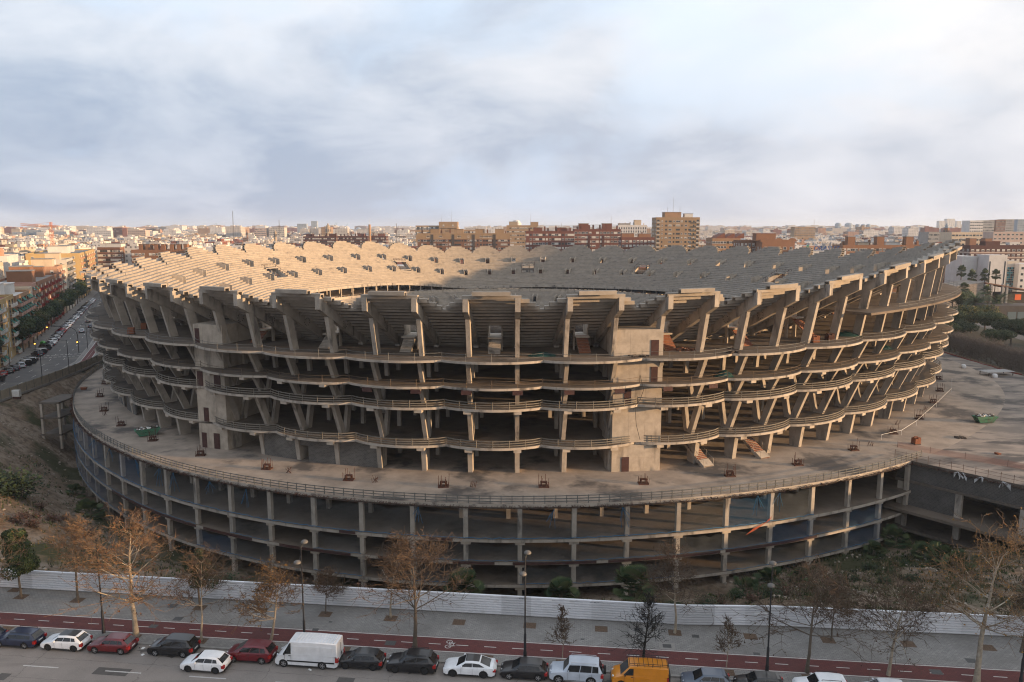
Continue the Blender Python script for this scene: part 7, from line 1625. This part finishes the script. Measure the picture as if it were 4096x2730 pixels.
def filler():
    rn = random.Random(77); keys = ['white', 'cream', 'tan', 'salmon', 'red', 'brown', 'grey', 'pale']; fm = [FW[k] for k in keys] + [ROOFT, ROOFG, ROOFW]
    blocks = []
    y = 405.0
    while y < 5200:
        cell = 20 if y < 900 else (28 if y < 2000 else 60)
        half = y * .74 + 40; x = -half
        while x < half:
            w, d = rn.uniform(.65, 1.15) * cell, rn.uniform(.6, .95) * cell; cx = x + w / 2 + rn.uniform(0, cell * .1); px = CX + cx / y * F_PX * .985; x += w + (rn.uniform(5, 9) if rn.random() < .2 else rn.uniform(0, .6))
            if rn.random() < .10: continue
            if any(a <= px + w / y * 1500 and px - w / y * 1500 <= b and D0 - d <= y + d and y - d <= D1 for a, b, D0, D1 in SOLID): continue
            if y < 720 and cx > -165 - .45 * (y - 258) - 16 and cx < -.45 * (y - 258) - 138 and px < 520: continue         # keep the side road open
            if y < 540 and px > 3150: continue
            if px < 900: pal, zt = ['white'] * 5 + ['cream'] * 3 + ['salmon', 'pale', 'tan', 'red'], rn.uniform(17, 27) if y < 1000 else rn.uniform(12, 25)
            elif px < 2700: pal, zt = ['white'] * 3 + ['cream', 'tan', 'brown', 'red', 'grey', 'pale', 'pale'], rn.uniform(14, 23)
            else: pal, zt = ['white'] * 4 + ['red', 'brown', 'tan', 'salmon', 'salmon', 'pale', 'pale', 'cream'], rn.uniform(14, 25)
            if y > 1500: zt = rn.uniform(14, 27) if rn.random() < .9 else rn.uniform(28, 42)
            if y > 3000: zt = rn.uniform(16, 30) if rn.random() < .8 else rn.uniform(30, 52)
            blocks.append((cx, y + rn.uniform(-.3, .3) * cell, w, d, zt, rn.choice(pal), rn.choice([8, 9, 9, 10, 10]), px))
        y += cell * 1.12
    # those near enough to be told apart stay single; the field beyond reads as one mass
    def solid(mb, bl, off=(0, 0), k=0):
        cx, y, w, d, zt, wl, rf, px = bl; mi = keys.index(wl); x, yy = cx - off[0], y - off[1]
        if rf == 8 and w < 22: 
            mb.bx(x - w / 2, x + w / 2, yy - d / 2, yy + d / 2, -.2, zt - 2.5, mi); a = [(x - w / 2 - .3, yy - d / 2 - .3, zt - 2.5), (x + w / 2 + .3, yy - d / 2 - .3, zt - 2.5), (x + w / 2 + .3, yy + d / 2 + .3, zt - 2.5), (x - w / 2 - .3, yy + d / 2 + .3, zt - 2.5), (x - w / 2 - .3, yy, zt), (x + w / 2 + .3, yy, zt)]; mb.add(a, [(0, 1, 5, 4), (2, 3, 4, 5)], 8); mb.add(a, [(0, 4, 3), (1, 2, 5)], mi)
        else:
            mb.bx(x - w / 2, x + w / 2, yy - d / 2, yy + d / 2, -.2, zt, mi); mb.bx(x - w / 2 + .4, x + w / 2 - .4, yy - d / 2 + .4, yy + d / 2 - .4, zt + .01, zt + .05, rf)
        for _ in range(rn.choice((1, 2, 2, 3))):
            hw, hd = rn.uniform(.15, .38) * w, rn.uniform(.2, .45) * d; hx, hy = rn.uniform(-.5, .5) * (w - hw), rn.uniform(-.5, .5) * (d - hd); mb.bx(x + hx - hw / 2, x + hx + hw / 2, yy + hy - hd / 2, yy + hy + hd / 2, zt + .06, zt + rn.uniform(1.6, 3.6), rn.choice([mi, mi, 0, 0, 7]))
    blocks.sort(key=lambda b: b[1]); near = [b for b in blocks if b[1] < 1400][:285]; nid = set(id(b) for b in near)
    LM = [(140, 'the tower crane'), (470, 'the red and white tower'), (930, 'the very tall radio mast'), (1110, 'the pale tower pair'), (1312, 'the bell tower'), (1478, 'the brick chimney'), (1740, 'the hospital'), (2085, 'the tan office slab'), (2290, 'the red terrace'), (2530, 'the ribbed tower block'), (2710, 'the tall tan tower'), (2905, 'the sloping tile roofs'), (3110, 'the wavy gables'), (3290, 'the rooftop sign'), (3550, 'the towered brick terrace'), (3786, 'the church tower'), (4000, 'the grey tower group')]
    cnt = {}; rword = {8: 'tiled pitched roof', 9: 'grey flat roof', 10: 'white flat roof'}; cword = dict(white='white', cream='cream', tan='tan', salmon='salmon', red='red brick', brown='brown', grey='grey', pale='pale stone')
    for b in near:
        lm = min(LM, key=lambda l: abs(l[0] - b[7]))[1]; k = (b[5], b[6], lm); cnt[k] = cnt.get(k, 0) + 1
        t = thing('city_house', '%s house with %s by %s, %s' % (cword[b[5]], rword[b[6]], lm, ORD[min(23, cnt[k] - 1)]), 'house', (b[0], b[1], 0), 0, 'houses of the city beyond the stadium'); mb = MB(); solid(mb, (0, 0) + b[2:], (0, 0)); w = MB(); r = MB(); 
        for f, m in zip(mb.f, mb.m): 
            tgt = r if m >= 8 else w; base = len(tgt.v); tgt.v += [mb.v[i] for i in f]; tgt.f.append(list(range(base, base + len(f)))); tgt.m.append(m)
        link('wall', w.mesh('wall', fm), t)
        if r.v: link('roof', r.mesh('roof', fm), t)
    rest = MB()
    for b in blocks:
        if id(b) not in nid: solid(rest, b)
    o = rest.build('city_blocks', fm); o['kind'] = 'stuff'; o['label'] = 'hazy field of city roofs reaching to the skyline'
    print('FILL', len(blocks), len(near), 'windows', NWIN[0])
filler()
def hills():
    mb = MB(); rn = random.Random(3); xs = np.linspace(-9000, 9000, 90); P = []
    for x in xs: P += [(x, 12500, -20), (x, 12500 + 600, max(4, 40 + 45 * sin(x / 1900 + .6) + 22 * sin(x / 640) + 10 * sin(x / 210)))]
    mb.add(P, [(2 * i, 2 * i + 2, 2 * i + 3, 2 * i + 1) for i in range(89)]); mb.add([(x, 13800, -20) for x in xs] , [])
    struct(mb.build('hills', mat('far_hill', (.09, .10, .085), (.12, .12, .10), .002, .95)))
hills()
# ---------------------------------------------------------------- lamps, side-road trees, park, odds and ends
LAMPM = mat('lamp_iron', (.022, .022, .024), r=.5); LAMPG = mat('lamp_dome', (.12, .11, .10), (.09, .085, .078), 2, .5)
def street_lamps():
    zt = 9.7
    def make(px, py, label, first):
        x, y = G(px, py); t = thing('street_lamp', label, 'street lamp', (x, y, 0), RZ_ST, 'double street lamps along the kerb')
        mb = MB(); mb.lathe([(.16, 0), (.16, .5), (.12, .6), (.12, 2.2), (.075, 2.35), (.06, zt - .2), (.05, zt + .1)], 10); link('pole', mb.mesh('pole', [LAMPM], smooth=40), t)
        for sg, dz in (((1, .25), (-1, -1.3)) if px > 500 else ()):
            a = MB(); p0 = (0, 0, zt - .45 + dz * .4); p1 = (0, sg * .55 * 1.0 if sg > 0 else -.55, zt - .1 + dz); a.tube(p0, (p1[0] + sg * .1, p1[1], p1[2]), .03, n=5); link('arm', a.mesh('arm', [LAMPM]), t)
            h = MB(); c = (p1[0] + sg * .16, p1[1], p1[2]); h.lathe([(.33, -.06), (.35, 0), (.30, .11), (.18, .19), (.04, .23)], 14, 0, c); link('lamp_head', h.mesh('lamp_head', [LAMPG], smooth=50), t)
    for px, py, lab in ((415, 2535, 'plain dark pole half hidden by the sunlit plane tree'), (1219, 2523, 'black double street lamp behind the white van'), (2100, 2628, 'black double street lamp at the middle of the pavement by the black hatchback'), (3068, 2684, 'black double street lamp in front of the bent hoarding'), (4083, 2735, 'black street lamp cut by the picture edge near the big pale tree')):
        make(px, py if px > 1300 else (2572 if px > 1000 else 2532), lab, 0)
street_lamps()

def side_road_trees():
    ms = [leaf_tree_meshes(50, 9.5, 4.2, 2.6, 6000, GR, .2, 'round', .22), leaf_tree_meshes(51, 8.5, 3.8, 2.4, 6000, GR2, .2, 'round', .22), leaf_tree_meshes(52, 10.0, 4.4, 2.6, 6000, [GR[1], GR[2], mat('leaf_autumn', (.10, .085, .028))], .2, 'round', .22)]
    y = 172; i = 0
    while y < 470:
        x, w, a = ALONG(y); c = (x - sin(a) * (w / 2 + 6.4), y + cos(a) * (w / 2 + 6.4))
        lab = '%s leafy tree from the site fence beside the angled cars' % ORD[min(i, 23)] if i < 20 else '%s leafy tree of the far half of the side road row' % ORD[i - 20]
        if not (216 < y < 240): plant_leafy(ms[(0, 1, 0, 2, 1)[i % 5]], 'street_tree', lab, (c[0], c[1], 0), i * 1.3, R.uniform(1.05, 1.35), 'leafy street trees along the side road'); i += 1
        y += 9.0 if y < 330 else 11
    m = bare_tree_meshes(70, 8.0, 4.0, .16, first=.3, leaves=300, leaf=LEAF_B)
    for yy, lab in ((246, 'leafless tree on the pavement beside the netted stadium corner'), (274, 'second leafless tree further along the stadium side of the road'), (310, 'third leafless tree far along the stadium side of the road')):
        x, w, a = ALONG(yy); c = (x + sin(a) * (w / 2 + 4.4), yy - cos(a) * (w / 2 + 4.4)); plant_tree(m, 'plane_tree', lab, (c[0], c[1], 0), yy, 1, 'leafless trees on the stadium side of the side road')
    # lamp posts and the arched traffic light
    def post(px, py, h, lab):
        x, y = G(px, py); t = thing('lamp_post', lab, 'street lamp', (x, y, 0)); mb = MB(); mb.tube((0, 0, 0), (0, 0, h), .10, .07, 7); link('pole', mb.mesh('pole', [LAMPM]), t); mb = MB(); mb.tube((0, 0, h - .1), (-1.0, .1, h), .05, n=5); mb.box((-1.2, .1, h), (.7, .28, .1)); link('lamp_head', mb.mesh('lamp_head', [LAMPM]), t)
    post(169, 1514, 7.6, 'slim grey lamp post beside the site fence, nearest the camera'); post(276, 1474, 8.0, 'slim grey lamp post between the side road and the red cycle path'); post(351, 1396, 8.0, 'slim lamp post on the stadium side pavement beyond the crossing'); post(42, 1487, 7, 'slim lamp post among the trees before the red car')
    x, y = G(316, 1414); t = thing('traffic_light', 'tall arched traffic light pole reaching over the side road with amber lamps', 'traffic light', (x, y, 0)); mb = MB(); pts = [(0, 0, 0), (0, 0, 6.0), (-.6, 0, 7.4), (-1.8, .1, 8.2), (-3.4, .2, 8.5), (-9.6, .6, 8.6)]
    for p, q in zip(pts[:-1], pts[1:]): mb.tube(p, q, .11, .10, 7)
    link('pole', mb.mesh('pole', [LAMPM]), t); am = emit('amber_lamp', (1.0, .42, .06), 3)
    for p in ((-9.6, .5, 8.2), (-.05, -.2, 3.6)):
        q = MB(); q.box((p[0], p[1], p[2]), (.36, .3, 1.0)); h = link('signal_head', q.mesh('signal_head', [LAMPM]), t); q = MB(); q.lathe([(.0, -.19), (.19, -.1), (.19, .1), (.0, .19)], 8, 0, (p[0], p[1] - .17, p[2])); link('lens', q.mesh('lens', [am]), h)
    x, y = G(143, 1412); t = thing('traffic_light', 'short amber traffic light under the street trees by the bottle bank', 'traffic light', (x, y, 0)); mb = MB(); mb.tube((0, 0, 0), (0, 0, 2.6), .07, n=6); link('pole', mb.mesh('pole', [LAMPM]), t); mb = MB(); mb.box((0, 0, 2.9), (.34, .3, .95)); h = link('signal_head', mb.mesh('signal_head', [LAMPM]), t); q = MB(); q.lathe([(.0, -.19), (.19, -.1), (.19, .1), (.0, .19)], 8, 0, (.05, -.17, 2.9)); link('lens', q.mesh('lens', [am]), h)
    # igloo bottle bank
    x, y = G(173, 1388); t = thing('bottle_bank', 'light green dome shaped bottle bank at the roadside', 'recycling bin', (x, y, 0)); mb = MB(); mb.lathe([(.98, 0), (1.0, .3), (.98, 1.0), (.82, 1.6), (.5, 1.95), (.08, 2.05)], 16); link('dome', mb.mesh('dome', [mat('bottle_green', (.10, .36, .08), (.08, .28, .07), 2, .5)], smooth=50), t)
    for a in (-1.2, .3): mb = MB(); mb.tube((cos(a) * .7, sin(a) * .7, 1.5), (cos(a) * .93, sin(a) * .93, 1.5), .17, n=10); link('opening', mb.mesh('opening', [DARK]), t)
    mb = MB(); mb.box((.25, -.98, .95), (.55, .06, .2)); link('notice', mb.mesh('notice', [FRAMEW]), t)
    x, y = G(5, 1528); t = thing('waste_bin', 'dark wheeled waste container at the picture edge beside the white car', 'bin', (x, y, 0)); mb = MB(); mb.hexa([(-.7, -.5, .15), (.7, -.5, .15), (.7, .5, .15), (-.7, .5, .15), (-.85, -.6, 1.3), (.85, -.6, 1.3), (.85, .6, 1.3), (-.85, .6, 1.3)]); link('body', mb.mesh('body', [W['dark']]), t); mb = MB(); mb.box((0, 0, 1.42), (1.8, 1.3, .22)); link('lid', mb.mesh('lid', [TRIM]), t)
side_road_trees()

def park():
    """pines, palms and bare shrubs beyond the plaza"""
    pines = [leaf_tree_meshes(61, 9.5, 6.0, 3.2, 9000, GR, .3, 'round', .26), leaf_tree_meshes(62, 8.5, 6.5, 2.6, 9000, [GR[0], GR[2], mat('leaf_gold', (.12, .095, .02))], .3, 'round', .26), leaf_tree_meshes(63, 9, 5.5, 3, 9000, GR2, .3, 'round', .26)]
    for i, (px, D, m, s, lab) in enumerate(((3885, 285, 1, 1.25, 'broad umbrella pine with a golden green top beyond the plaza fence'), (3800, 290, 0, .95, 'dark pine close to the stadium rings, left of the golden one'), (3975, 272, 0, 1.0, 'dark green pine right of the golden topped one'), (4050, 252, 2, 1.05, 'dark leaning pine near the picture edge'), (4120, 262, 1, .95, 'golden pine cut off by the picture edge'), (3803, 352, 0, 1.2, 'dark round pine behind the stadium rings, below the pavilion wall'), (3868, 350, 2, .9, 'dark pine beside the tall thin palm'), (3850, 262, 2, .85, 'dark bushy pine in front of the golden one'), (3940, 290, 2, 1.0, 'dark pine behind the golden one, under the date palms'), (4000, 240, 0, .8, 'low dark pine among the bare hedge trees'))):
        x = Xat(px, 1300, D); plant_leafy(pines[m], 'pine_tree', lab, (x, D, -.2), i, s, 'pines in the park beyond the plaza')
    fan = fan_palm_meshes(71, 11.0, 2.7, 52, bw=.14); fan2 = fan_palm_meshes(72, 8.5, 2.7, 52, bw=.14); date = date_palm_meshes(73, 6.0, 5.2, 60)
    for px, D, m, zt, lab in ((3847, 405, fan, 1082, 'fan palm before the striped building'), (3889, 412, fan2, 1100, 'fan palm in front of the grey windowless block'), (3941, 414, fan2, 1097, 'fan palm in front of the glazed link'), (3985, 410, fan, 1095, 'fan palm in front of the tall pale block'), (3858, 362, fan, 1145, 'tall thin fan palm with a sunlit trunk in front of the stone pavilion'), (3945, 366, fan2, 1155, 'fan palm with golden fronds in front of the dark canopy')):
        x = Xat(px, zt, D); h = Zat(zt, D); h0 = 11.0 if m is fan else 8.5; t = thing('fan_palm', lab, 'palm', (x, D, -.2), R.random() * 6, 'tall fan palms beyond the plaza', (1.0, 1.0, max(.5, (h - .5) / h0))); link('trunk', m[0], t); link('crown', m[1], t)
    for px, D, lab in ((3905, 335, 'big date palm left of its twin, beyond the plaza'), (3990, 330, 'big date palm with dark trunk, right of its twin')):
        x = Xat(px, 1215, D); t = thing('date_palm', lab, 'palm', (x, D, -.2), R.random() * 6, 'date palms beyond the plaza', 1.15); link('trunk', date[0], t); link('crown', date[1], t)
    for i in range(9):
        D = 250 + i * 14; x = FX(D) + 12 + (i % 3) * 9; plant_leafy(pines[(0, 2, 0)[i % 3]], 'pine_tree', '%s of the dark pines lining the road behind the plaza fence' % ORD[i], (x, D, -.2), i * 2.1, R.uniform(.85, 1.1), 'pines along the park road')
    m = bare_tree_meshes(75, 5.5, 4.2, .12, first=.22, leaves=30, leaf=LEAF_B, upright=.8, dense=.6, twig=mat('grey_twig', (.15, .125, .11), (.11, .092, .082), 1, .9))
    for i in range(16):
        px = 3750 + i * 25; D = 226 - i * 3.0 + (i % 3) * 6; x = Xat(px, 1400, D); x = max(x, FX(D) + 4)
        plant_tree(m, 'bare_shrub_tree', '%s leafless grey tree of the hedge row behind the plaza fence, counted from the stadium' % ORD[i], (x, D, -.2), i * 1.1, R.uniform(.95, 1.2), 'leafless trees behind the plaza fence')
    mb = MB(); mb.add([(x, y, -.16) for x, y in ((131, 90), (300, 90), (420, 420), (125, 420), (125, 240))], [(0, 1, 2, 3, 4)]); struct(mb.build('park_ground', mat('park_earth', (.055, .047, .036), (.035, .038, .02), .2, .95)))
    road = mat('left_asphalt', 0)
    mb = MB(); mb.add([(x, y, -.10) for x, y in ((160, 130), (168, 130), (186, 240), (225, 372), (204, 372), (174, 240))], [(0, 1, 2, 5), (5, 2, 3, 4)]); struct(mb.build('road', road))
    mb = MB(); mb.add([(x, y, -.09) for x, y in ((168, 130), (290, 130), (330, 372), (226, 372), (187, 240))], [(0, 1, 2, 3, 4)]); struct(mb.build('pavement', PAVE))
    x, y = G(3985, 1262, 0); make_car('parked_car', 'mpv', paint('maroon', (.09, .012, .014)), 'dark maroon people carrier on the road beyond the date palms', 'car', (x, y, -.1), .1, RIM, 'cars on the park road')
park()

def clutter():
    green = mat('skip_green', (.045, .17, .10), (.05, .12, .08), 1.2, .7, (.10, .055, .035), 1.5, (.55, .75)); blk = mat('stencil_black', (.012, .02, .015))
    def skip(px, py, lab, rz, word):
        x, y = G(px, py, ZP); t = thing('rubble_skip', lab, 'skip', (x, y, ZP), rz); mb = MB(); w0, w1, d0, d1, h = 1.35, 2.1, .75, .95, 1.25
        mb.hexa([(-w0, -d0, .1), (w0, -d0, .1), (w0, d0, .1), (-w0, d0, .1), (-w1, -d1, h), (w1, -d1, h), (w1, d1, h), (-w1, d1, h)])
        mb.hexa([(-w1 - .05, -d1 - .06, h - .08), (w1 + .05, -d1 - .06, h - .08), (w1 + .05, -d1 + .06, h - .08), (-w1 - .05, -d1 + .06, h - .08), (-w1 - .05, -d1 - .06, h + .05), (w1 + .05, -d1 - .06, h + .05), (w1 + .05, -d1 + .06, h + .05), (-w1 - .05, -d1 + .06, h + .05)]); link('body', mb.mesh('body', [green]), t)
        rn = random.Random(3); mb = MB()
        for i in range(70): mb.box((rn.uniform(-1.7, 1.7), rn.uniform(-.7, .7), h + rn.uniform(-.05, .28)), (rn.uniform(.15, .55), rn.uniform(.12, .4), rn.uniform(.08, .25)), rn.uniform(0, 3), rn.choice((0, 0, 0, 1)))
        o = link('rubble', mb.mesh('rubble', [mat('dark_rubble', (.06, .045, .038), (.12, .10, .085), 4, .95), PLATE]), t); o['kind'] = 'stuff'
        l = link('lettering', text_mesh(word, .42, blk), t, (0, -.92, .68)); l.rotation_euler = (pi / 2 - .17, 0, 0)
    skip(3937, 1690, 'green builders skip with black lettering and white rubbish on the plaza deck', .08, 'recaho'); skip(590, 1742, 'green builders skip with red letters on the podium near the blockwork wall', .55, 'CANDO')
    def pallet(px, py, z, lab, s=1.0, m=BRICKO, rz=0.2):
        x, y = G(px, py, z); t = thing('brick_stack', lab, 'bricks', (x, y, z), rz, 'stacks of bricks'); mb = MB(); mb.box((0, 0, .07), (1.15 * s, 1.15 * s, .12)); link('pallet', mb.mesh('pallet', [mat('old_timber', 0)]), t)
        q = MB(); q.bx(-.26 * s, .26 * s, -.13 * s, .13 * s, -.09, .09); me = q.mesh('brick', [m])
        for k in range(6):
            for i in range(2):
                for j in range(4):
                    if k == 5 and (i + j) % 3 == 0: continue
                    link('brick', me, t, ((i - .5) * .54 * s, (j - 1.5) * .275 * s, .23 + k * .185), (k % 2) * .02)
    pallet(3663, 1777, ZP, 'square stack of orange bricks on the plaza deck'); pallet(3258, 1372, ZA, 'orange brick stack on the upper deck by the railing', 1.1); pallet(526, 1338, ZA, 'low orange brick stack on the upper deck at the road end', 1.0); pallet(3318, 1363, ZA, 'dark wine coloured crate-like brick stack beside the orange one', 1.1, RUST); pallet(577, 1319, ZA, 'flat pile of orange bricks further in on the upper deck', .9)
    x, y = G(336, 1609 if False else 1600, ZP); 
    x, y = G(336, 1560, ZP); t = thing('builders_trough', 'small orange plastic mortar trough on the podium near the railing', 'trough', (x, y, ZP), .2); mb = MB(); mb.hexa([(-.5, -.3, .05), (.5, -.3, .05), (.5, .3, .05), (-.5, .3, .05), (-.7, -.45, .6), (.7, -.45, .6), (.7, .45, .6), (-.7, .45, .6)]); link('body', mb.mesh('body', [BRICKO]), t)
    def heap(px, py, z, r, m, lab, cat, n=40, flat=.35, seed=1, off=0):
        x, y = G(px, py, z); rn = random.Random(seed); mb = MB()
        for i in range(n):
            a, q = rn.uniform(0, 2 * pi), r * sqrt(rn.random()); s = rn.uniform(.12, .35); mb.box((x + cos(a) * q, y + sin(a) * q * .7, z + s * .3 + (1 - q / r) * flat * rn.random()), (s * 2.0, s, s * .6), rn.uniform(0, 3))
        tag(mb.build(lab.split()[0] if False else 'debris_heap', m), lab, cat)
    tarp = mat('tarpaulin', (.02, .075, .055), (.01, .03, .04), 2, .5)
    def tarpaulin(px, py, z, r, h, lab):
        x, y = G(px, py, z); mb = MB(); n = 14; P = []; rn = random.Random(int(px))
        for j in range(n + 1):
            for i in range(n + 1):
                u, v = 2 * i / n - 1, 2 * j / n - 1; d = max(0, 1 - sqrt(u * u + v * v)); P.append((x + u * r, y + v * r * .55, z + .01 + h * d ** .6 * (0.75 + .5 * rn.random())))
        mb.add(P, [(j * (n + 1) + i, j * (n + 1) + i + 1, (j + 1) * (n + 1) + i + 1, (j + 1) * (n + 1) + i) for j in range(n) for i in range(n)]); tag(mb.build('tarpaulin', tarp, smooth=True), lab, 'tarpaulin')
    tarpaulin(2168, 1423, ZA, 2.1, .55, 'crumpled green tarpaulin heap on the upper deck above the middle bay'); tarpaulin(3382, 1343, ZA, 2.6, .75, 'dark green tarpaulin heap on the upper deck among the sloping columns'); tarpaulin(2895, 1507, ZB, 1.5, 1.0, 'small green tarpaulin bundle by the railing of the third floor'); tarpaulin(3537, 1397, ZB, 1.6, .8, 'dark blue green tarpaulin bundle on the third floor near the orange lit slab')
    rub = mat('brick_rubble', (.20, .085, .05), (.13, .08, .06), 3, .95); wd_ = mat('old_timber', 0)
    heap(2738, 1402, ZA, 2.2, rub, 'low heap of broken brick on the upper deck beside the stairs', 'rubble heap', 60, .5, 2); heap(2930, 1412, ZA, 1.2, wd_, 'pile of dark scrap timber at the upper deck railing', 'scrap pile', 26, .3, 3); heap(3655, 1282, 20, 1.5, wd_, 'scrap timber pile on the sunlit deck near the plaza end', 'scrap pile', 30, .3, 4); heap(3840, 1753, ZP, 1.0, wd_, 'tangle of dark scrap on the plaza deck', 'scrap pile', 26, .2, 5); heap(3990, 1817, ZP, .4, BRICKO, 'small heap of orange rubble near the plaza edge', 'rubble heap', 14, .2, 6); heap(2560, 1428, ZA, 1.6, wd_, 'flat scrap planks lying in front of the lit concrete core', 'scrap pile', 22, .15, 7)
    # corrugated sheet shelter, white sacks, concrete splashes at the far plaza edge
    x, y = G(3985, 1500, ZP); t = thing('sheet_shelter', 'low white corrugated sheet roof lying on posts near the plaza fence', 'shelter', (x, y, ZP), .15); mb = MB()
    for i in range(14): mb.box((-3.6 + i * .55, 0, 1.0 + .03 * (i % 2)), (.54, 3.6, .05))
    link('roof', mb.mesh('roof', [TANK]), t); mb = MB()
    for sx in (-3.4, 3.4):
        for sy in (-1.5, 1.5): mb.box((sx, sy, .5), (.14, .14, 1.0))
    link('posts', mb.mesh('posts', [wd_]), t)
    for px, py, lab in ((3853, 1473, 'white builders sack on the plaza near the fence'), (3978, 1512, 'white builders sack in front of the corrugated sheet roof'), (3735, 1418, 'white sack at the far end of the plaza by the stadium')):
        x, y = G(px, py, ZP); t = MB().lathe([(.55, 0), (.7, .3), (.62, .8), (.4, 1.0), (.1, 1.05)], 9, 0, (x, y, ZP)).build('builders_sack', mat('white_sack', (.62, .62, .62)), smooth=60); tag(t, lab, 'sack')
    # white tape and barrier at the plaza's inner edge, orange mesh behind the edge
    P = [G(px, py, ZP) for px, py in ((3525, 1760), (3605, 1742), (3665, 1703), (3745, 1630), (3805, 1570), (3807, 1530))]; mb = MB()
    for (a, b) in zip(P[:-1], P[1:]): mb.box(((a[0] + b[0]) / 2, (a[1] + b[1]) / 2, ZP + .95), (hypot(b[0] - a[0], b[1] - a[1]), .02, .06), atan2(b[1] - a[1], b[0] - a[0]))
    for a in P: mb.tube((a[0], a[1], ZP), (a[0], a[1], ZP + 1.0), .03, n=4)
    tag(mb.build('barrier_tape', mat('white_tape', 0)), 'white barrier tape strung on rods along the plaza', 'tape')
    P = [G(px, py, ZP) for px, py in ((3590, 1790), (3720, 1815), (3860, 1838), (4030, 1868), (4150, 1890))]; om = mat('orange_mesh', (.50, .13, .06), alpha=.28); mb = MB()
    for a, b in zip(P[:-1], P[1:]): mb.quad((a[0], a[1], ZP), (b[0], b[1], ZP), (b[0], b[1], ZP + 1.0), (a[0], a[1], ZP + 1.0))
    t = thing('mesh_fence', 'faded orange plastic mesh fence across the plaza deck', 'fence', (P[0][0], P[0][1], ZP)); mb.build('mesh', om, t)
    for a in P: MB().tube((a[0], a[1], ZP), (a[0], a[1], ZP + 1.15), .03, n=4).build('post', RUST, t)
    P = [(FX(y) - .8 + .4 * sin(y), y) for y in np.linspace(150, 260, 34)]; mb = MB()
    for a, b in zip(P[:-1], P[1:]): mb.tube((a[0], a[1], ZP + .12 + .1 * sin(a[1] * 2)), (b[0], b[1], ZP + .12 + .1 * sin(b[1] * 2)), .13, n=5, cap=False)
    tag(mb.build('plastic_pipe', mat('red_pipe', (.22, .035, .03))), 'long red corrugated conduit lying along the plaza fence', 'pipe')
    # the little open concrete frame beside the podium
    x, y = G(255, 1625, 0); t = thing('concrete_frame', 'small open two storey concrete frame between the dirt slope and the podium', 'concrete frame', (-101.8, 168, -9.4)); 
    for sx in (-1.9, 1.9):
        for sy in (-3.9, 3.9): link('column', MB().box((sx, sy, 5.2), (.5, .5, 10.4)).mesh('column', [CONC]), t)
    for z in (3.2, 7.0, 10.4): link('slab', MB().box((0, 0, z), (4.4, 8.6, .35)).mesh('slab', [CONC_D]), t)
    # white cabinet on the beige fence
    x, y = G(65, 1590, 0); t = thing('electric_cabinet', 'rusty white cabinet on legs by the beige site fence', 'cabinet', (x + 1.5, y - 2, 0)); link('box', MB().box((0, 0, 1.4), (1.7, .8, 1.5)).mesh('box', [WHITE]), t); link('frame', MB().box((0, 0, .33), (1.5, .6, .65)).mesh('frame', [RUST]), t)
    # thin black cable drooping down the lit core
    mb = MB(); pts = [(2560, 1500), (2575, 1560), (2560, 1600), (2540, 1625), (2545, 1700), (2560, 1760)]
    q = [(Xat(px, py, 109.6), 109.6, Zat(py, 109.6)) for px, py in pts]
    for a, b in zip(q[:-1], q[1:]): mb.tube(a, b, .035, n=4, cap=False)
    tag(mb.build('cable', DARK), 'thin black cable hanging down the sunlit concrete core', 'cable')
    # litter on the road
    rn = random.Random(6)
    for i, (px, py) in enumerate(((572, 2594), (558, 2592), (571, 2620), (1240, 2680), (1835, 2662))):
        x, y = G(px, py, -.1); tag(MB().box((x, y, -.085), (rn.uniform(.15, .4), rn.uniform(.1, .3), .03), rn.uniform(0, 3)).build('litter', PLATE if i != 1 else W['dark']), ['flat white cardboard scrap on the road near the black people carrier', 'dark paper scrap on the road beside the cardboard', 'tiny white scrap on the open road behind the red hatchback', 'small paper scrap on the road below the white van', 'small paper scrap on the road below the black sport utility car'][i], 'litter')
clutter()
# ---------------------------------------------------------------- haze
def haze():
    m = bpy.data.materials.new('haze'); m.use_nodes = True; nt = m.node_tree; nt.nodes.clear()
    v = nd(nt, 'ShaderNodeVolumePrincipled'); v.inputs['Color'].default_value = (.72, .83, 1.0, 1); v.inputs['Density'].default_value = .00010; v.inputs['Anisotropy'].default_value = .15
    out = nd(nt, 'ShaderNodeOutputMaterial'); nt.links.new(v.outputs[0], out.inputs['Volume']); m.volume_intersection_method = 'ACCURATE' if hasattr(m, 'volume_intersection_method') else None
    o = MB().bx(-16500, 16500, -3600, 16800, -30, 140).build('haze', m); o['kind'] = 'stuff'; o['label'] = 'thin morning haze over the city'
haze()
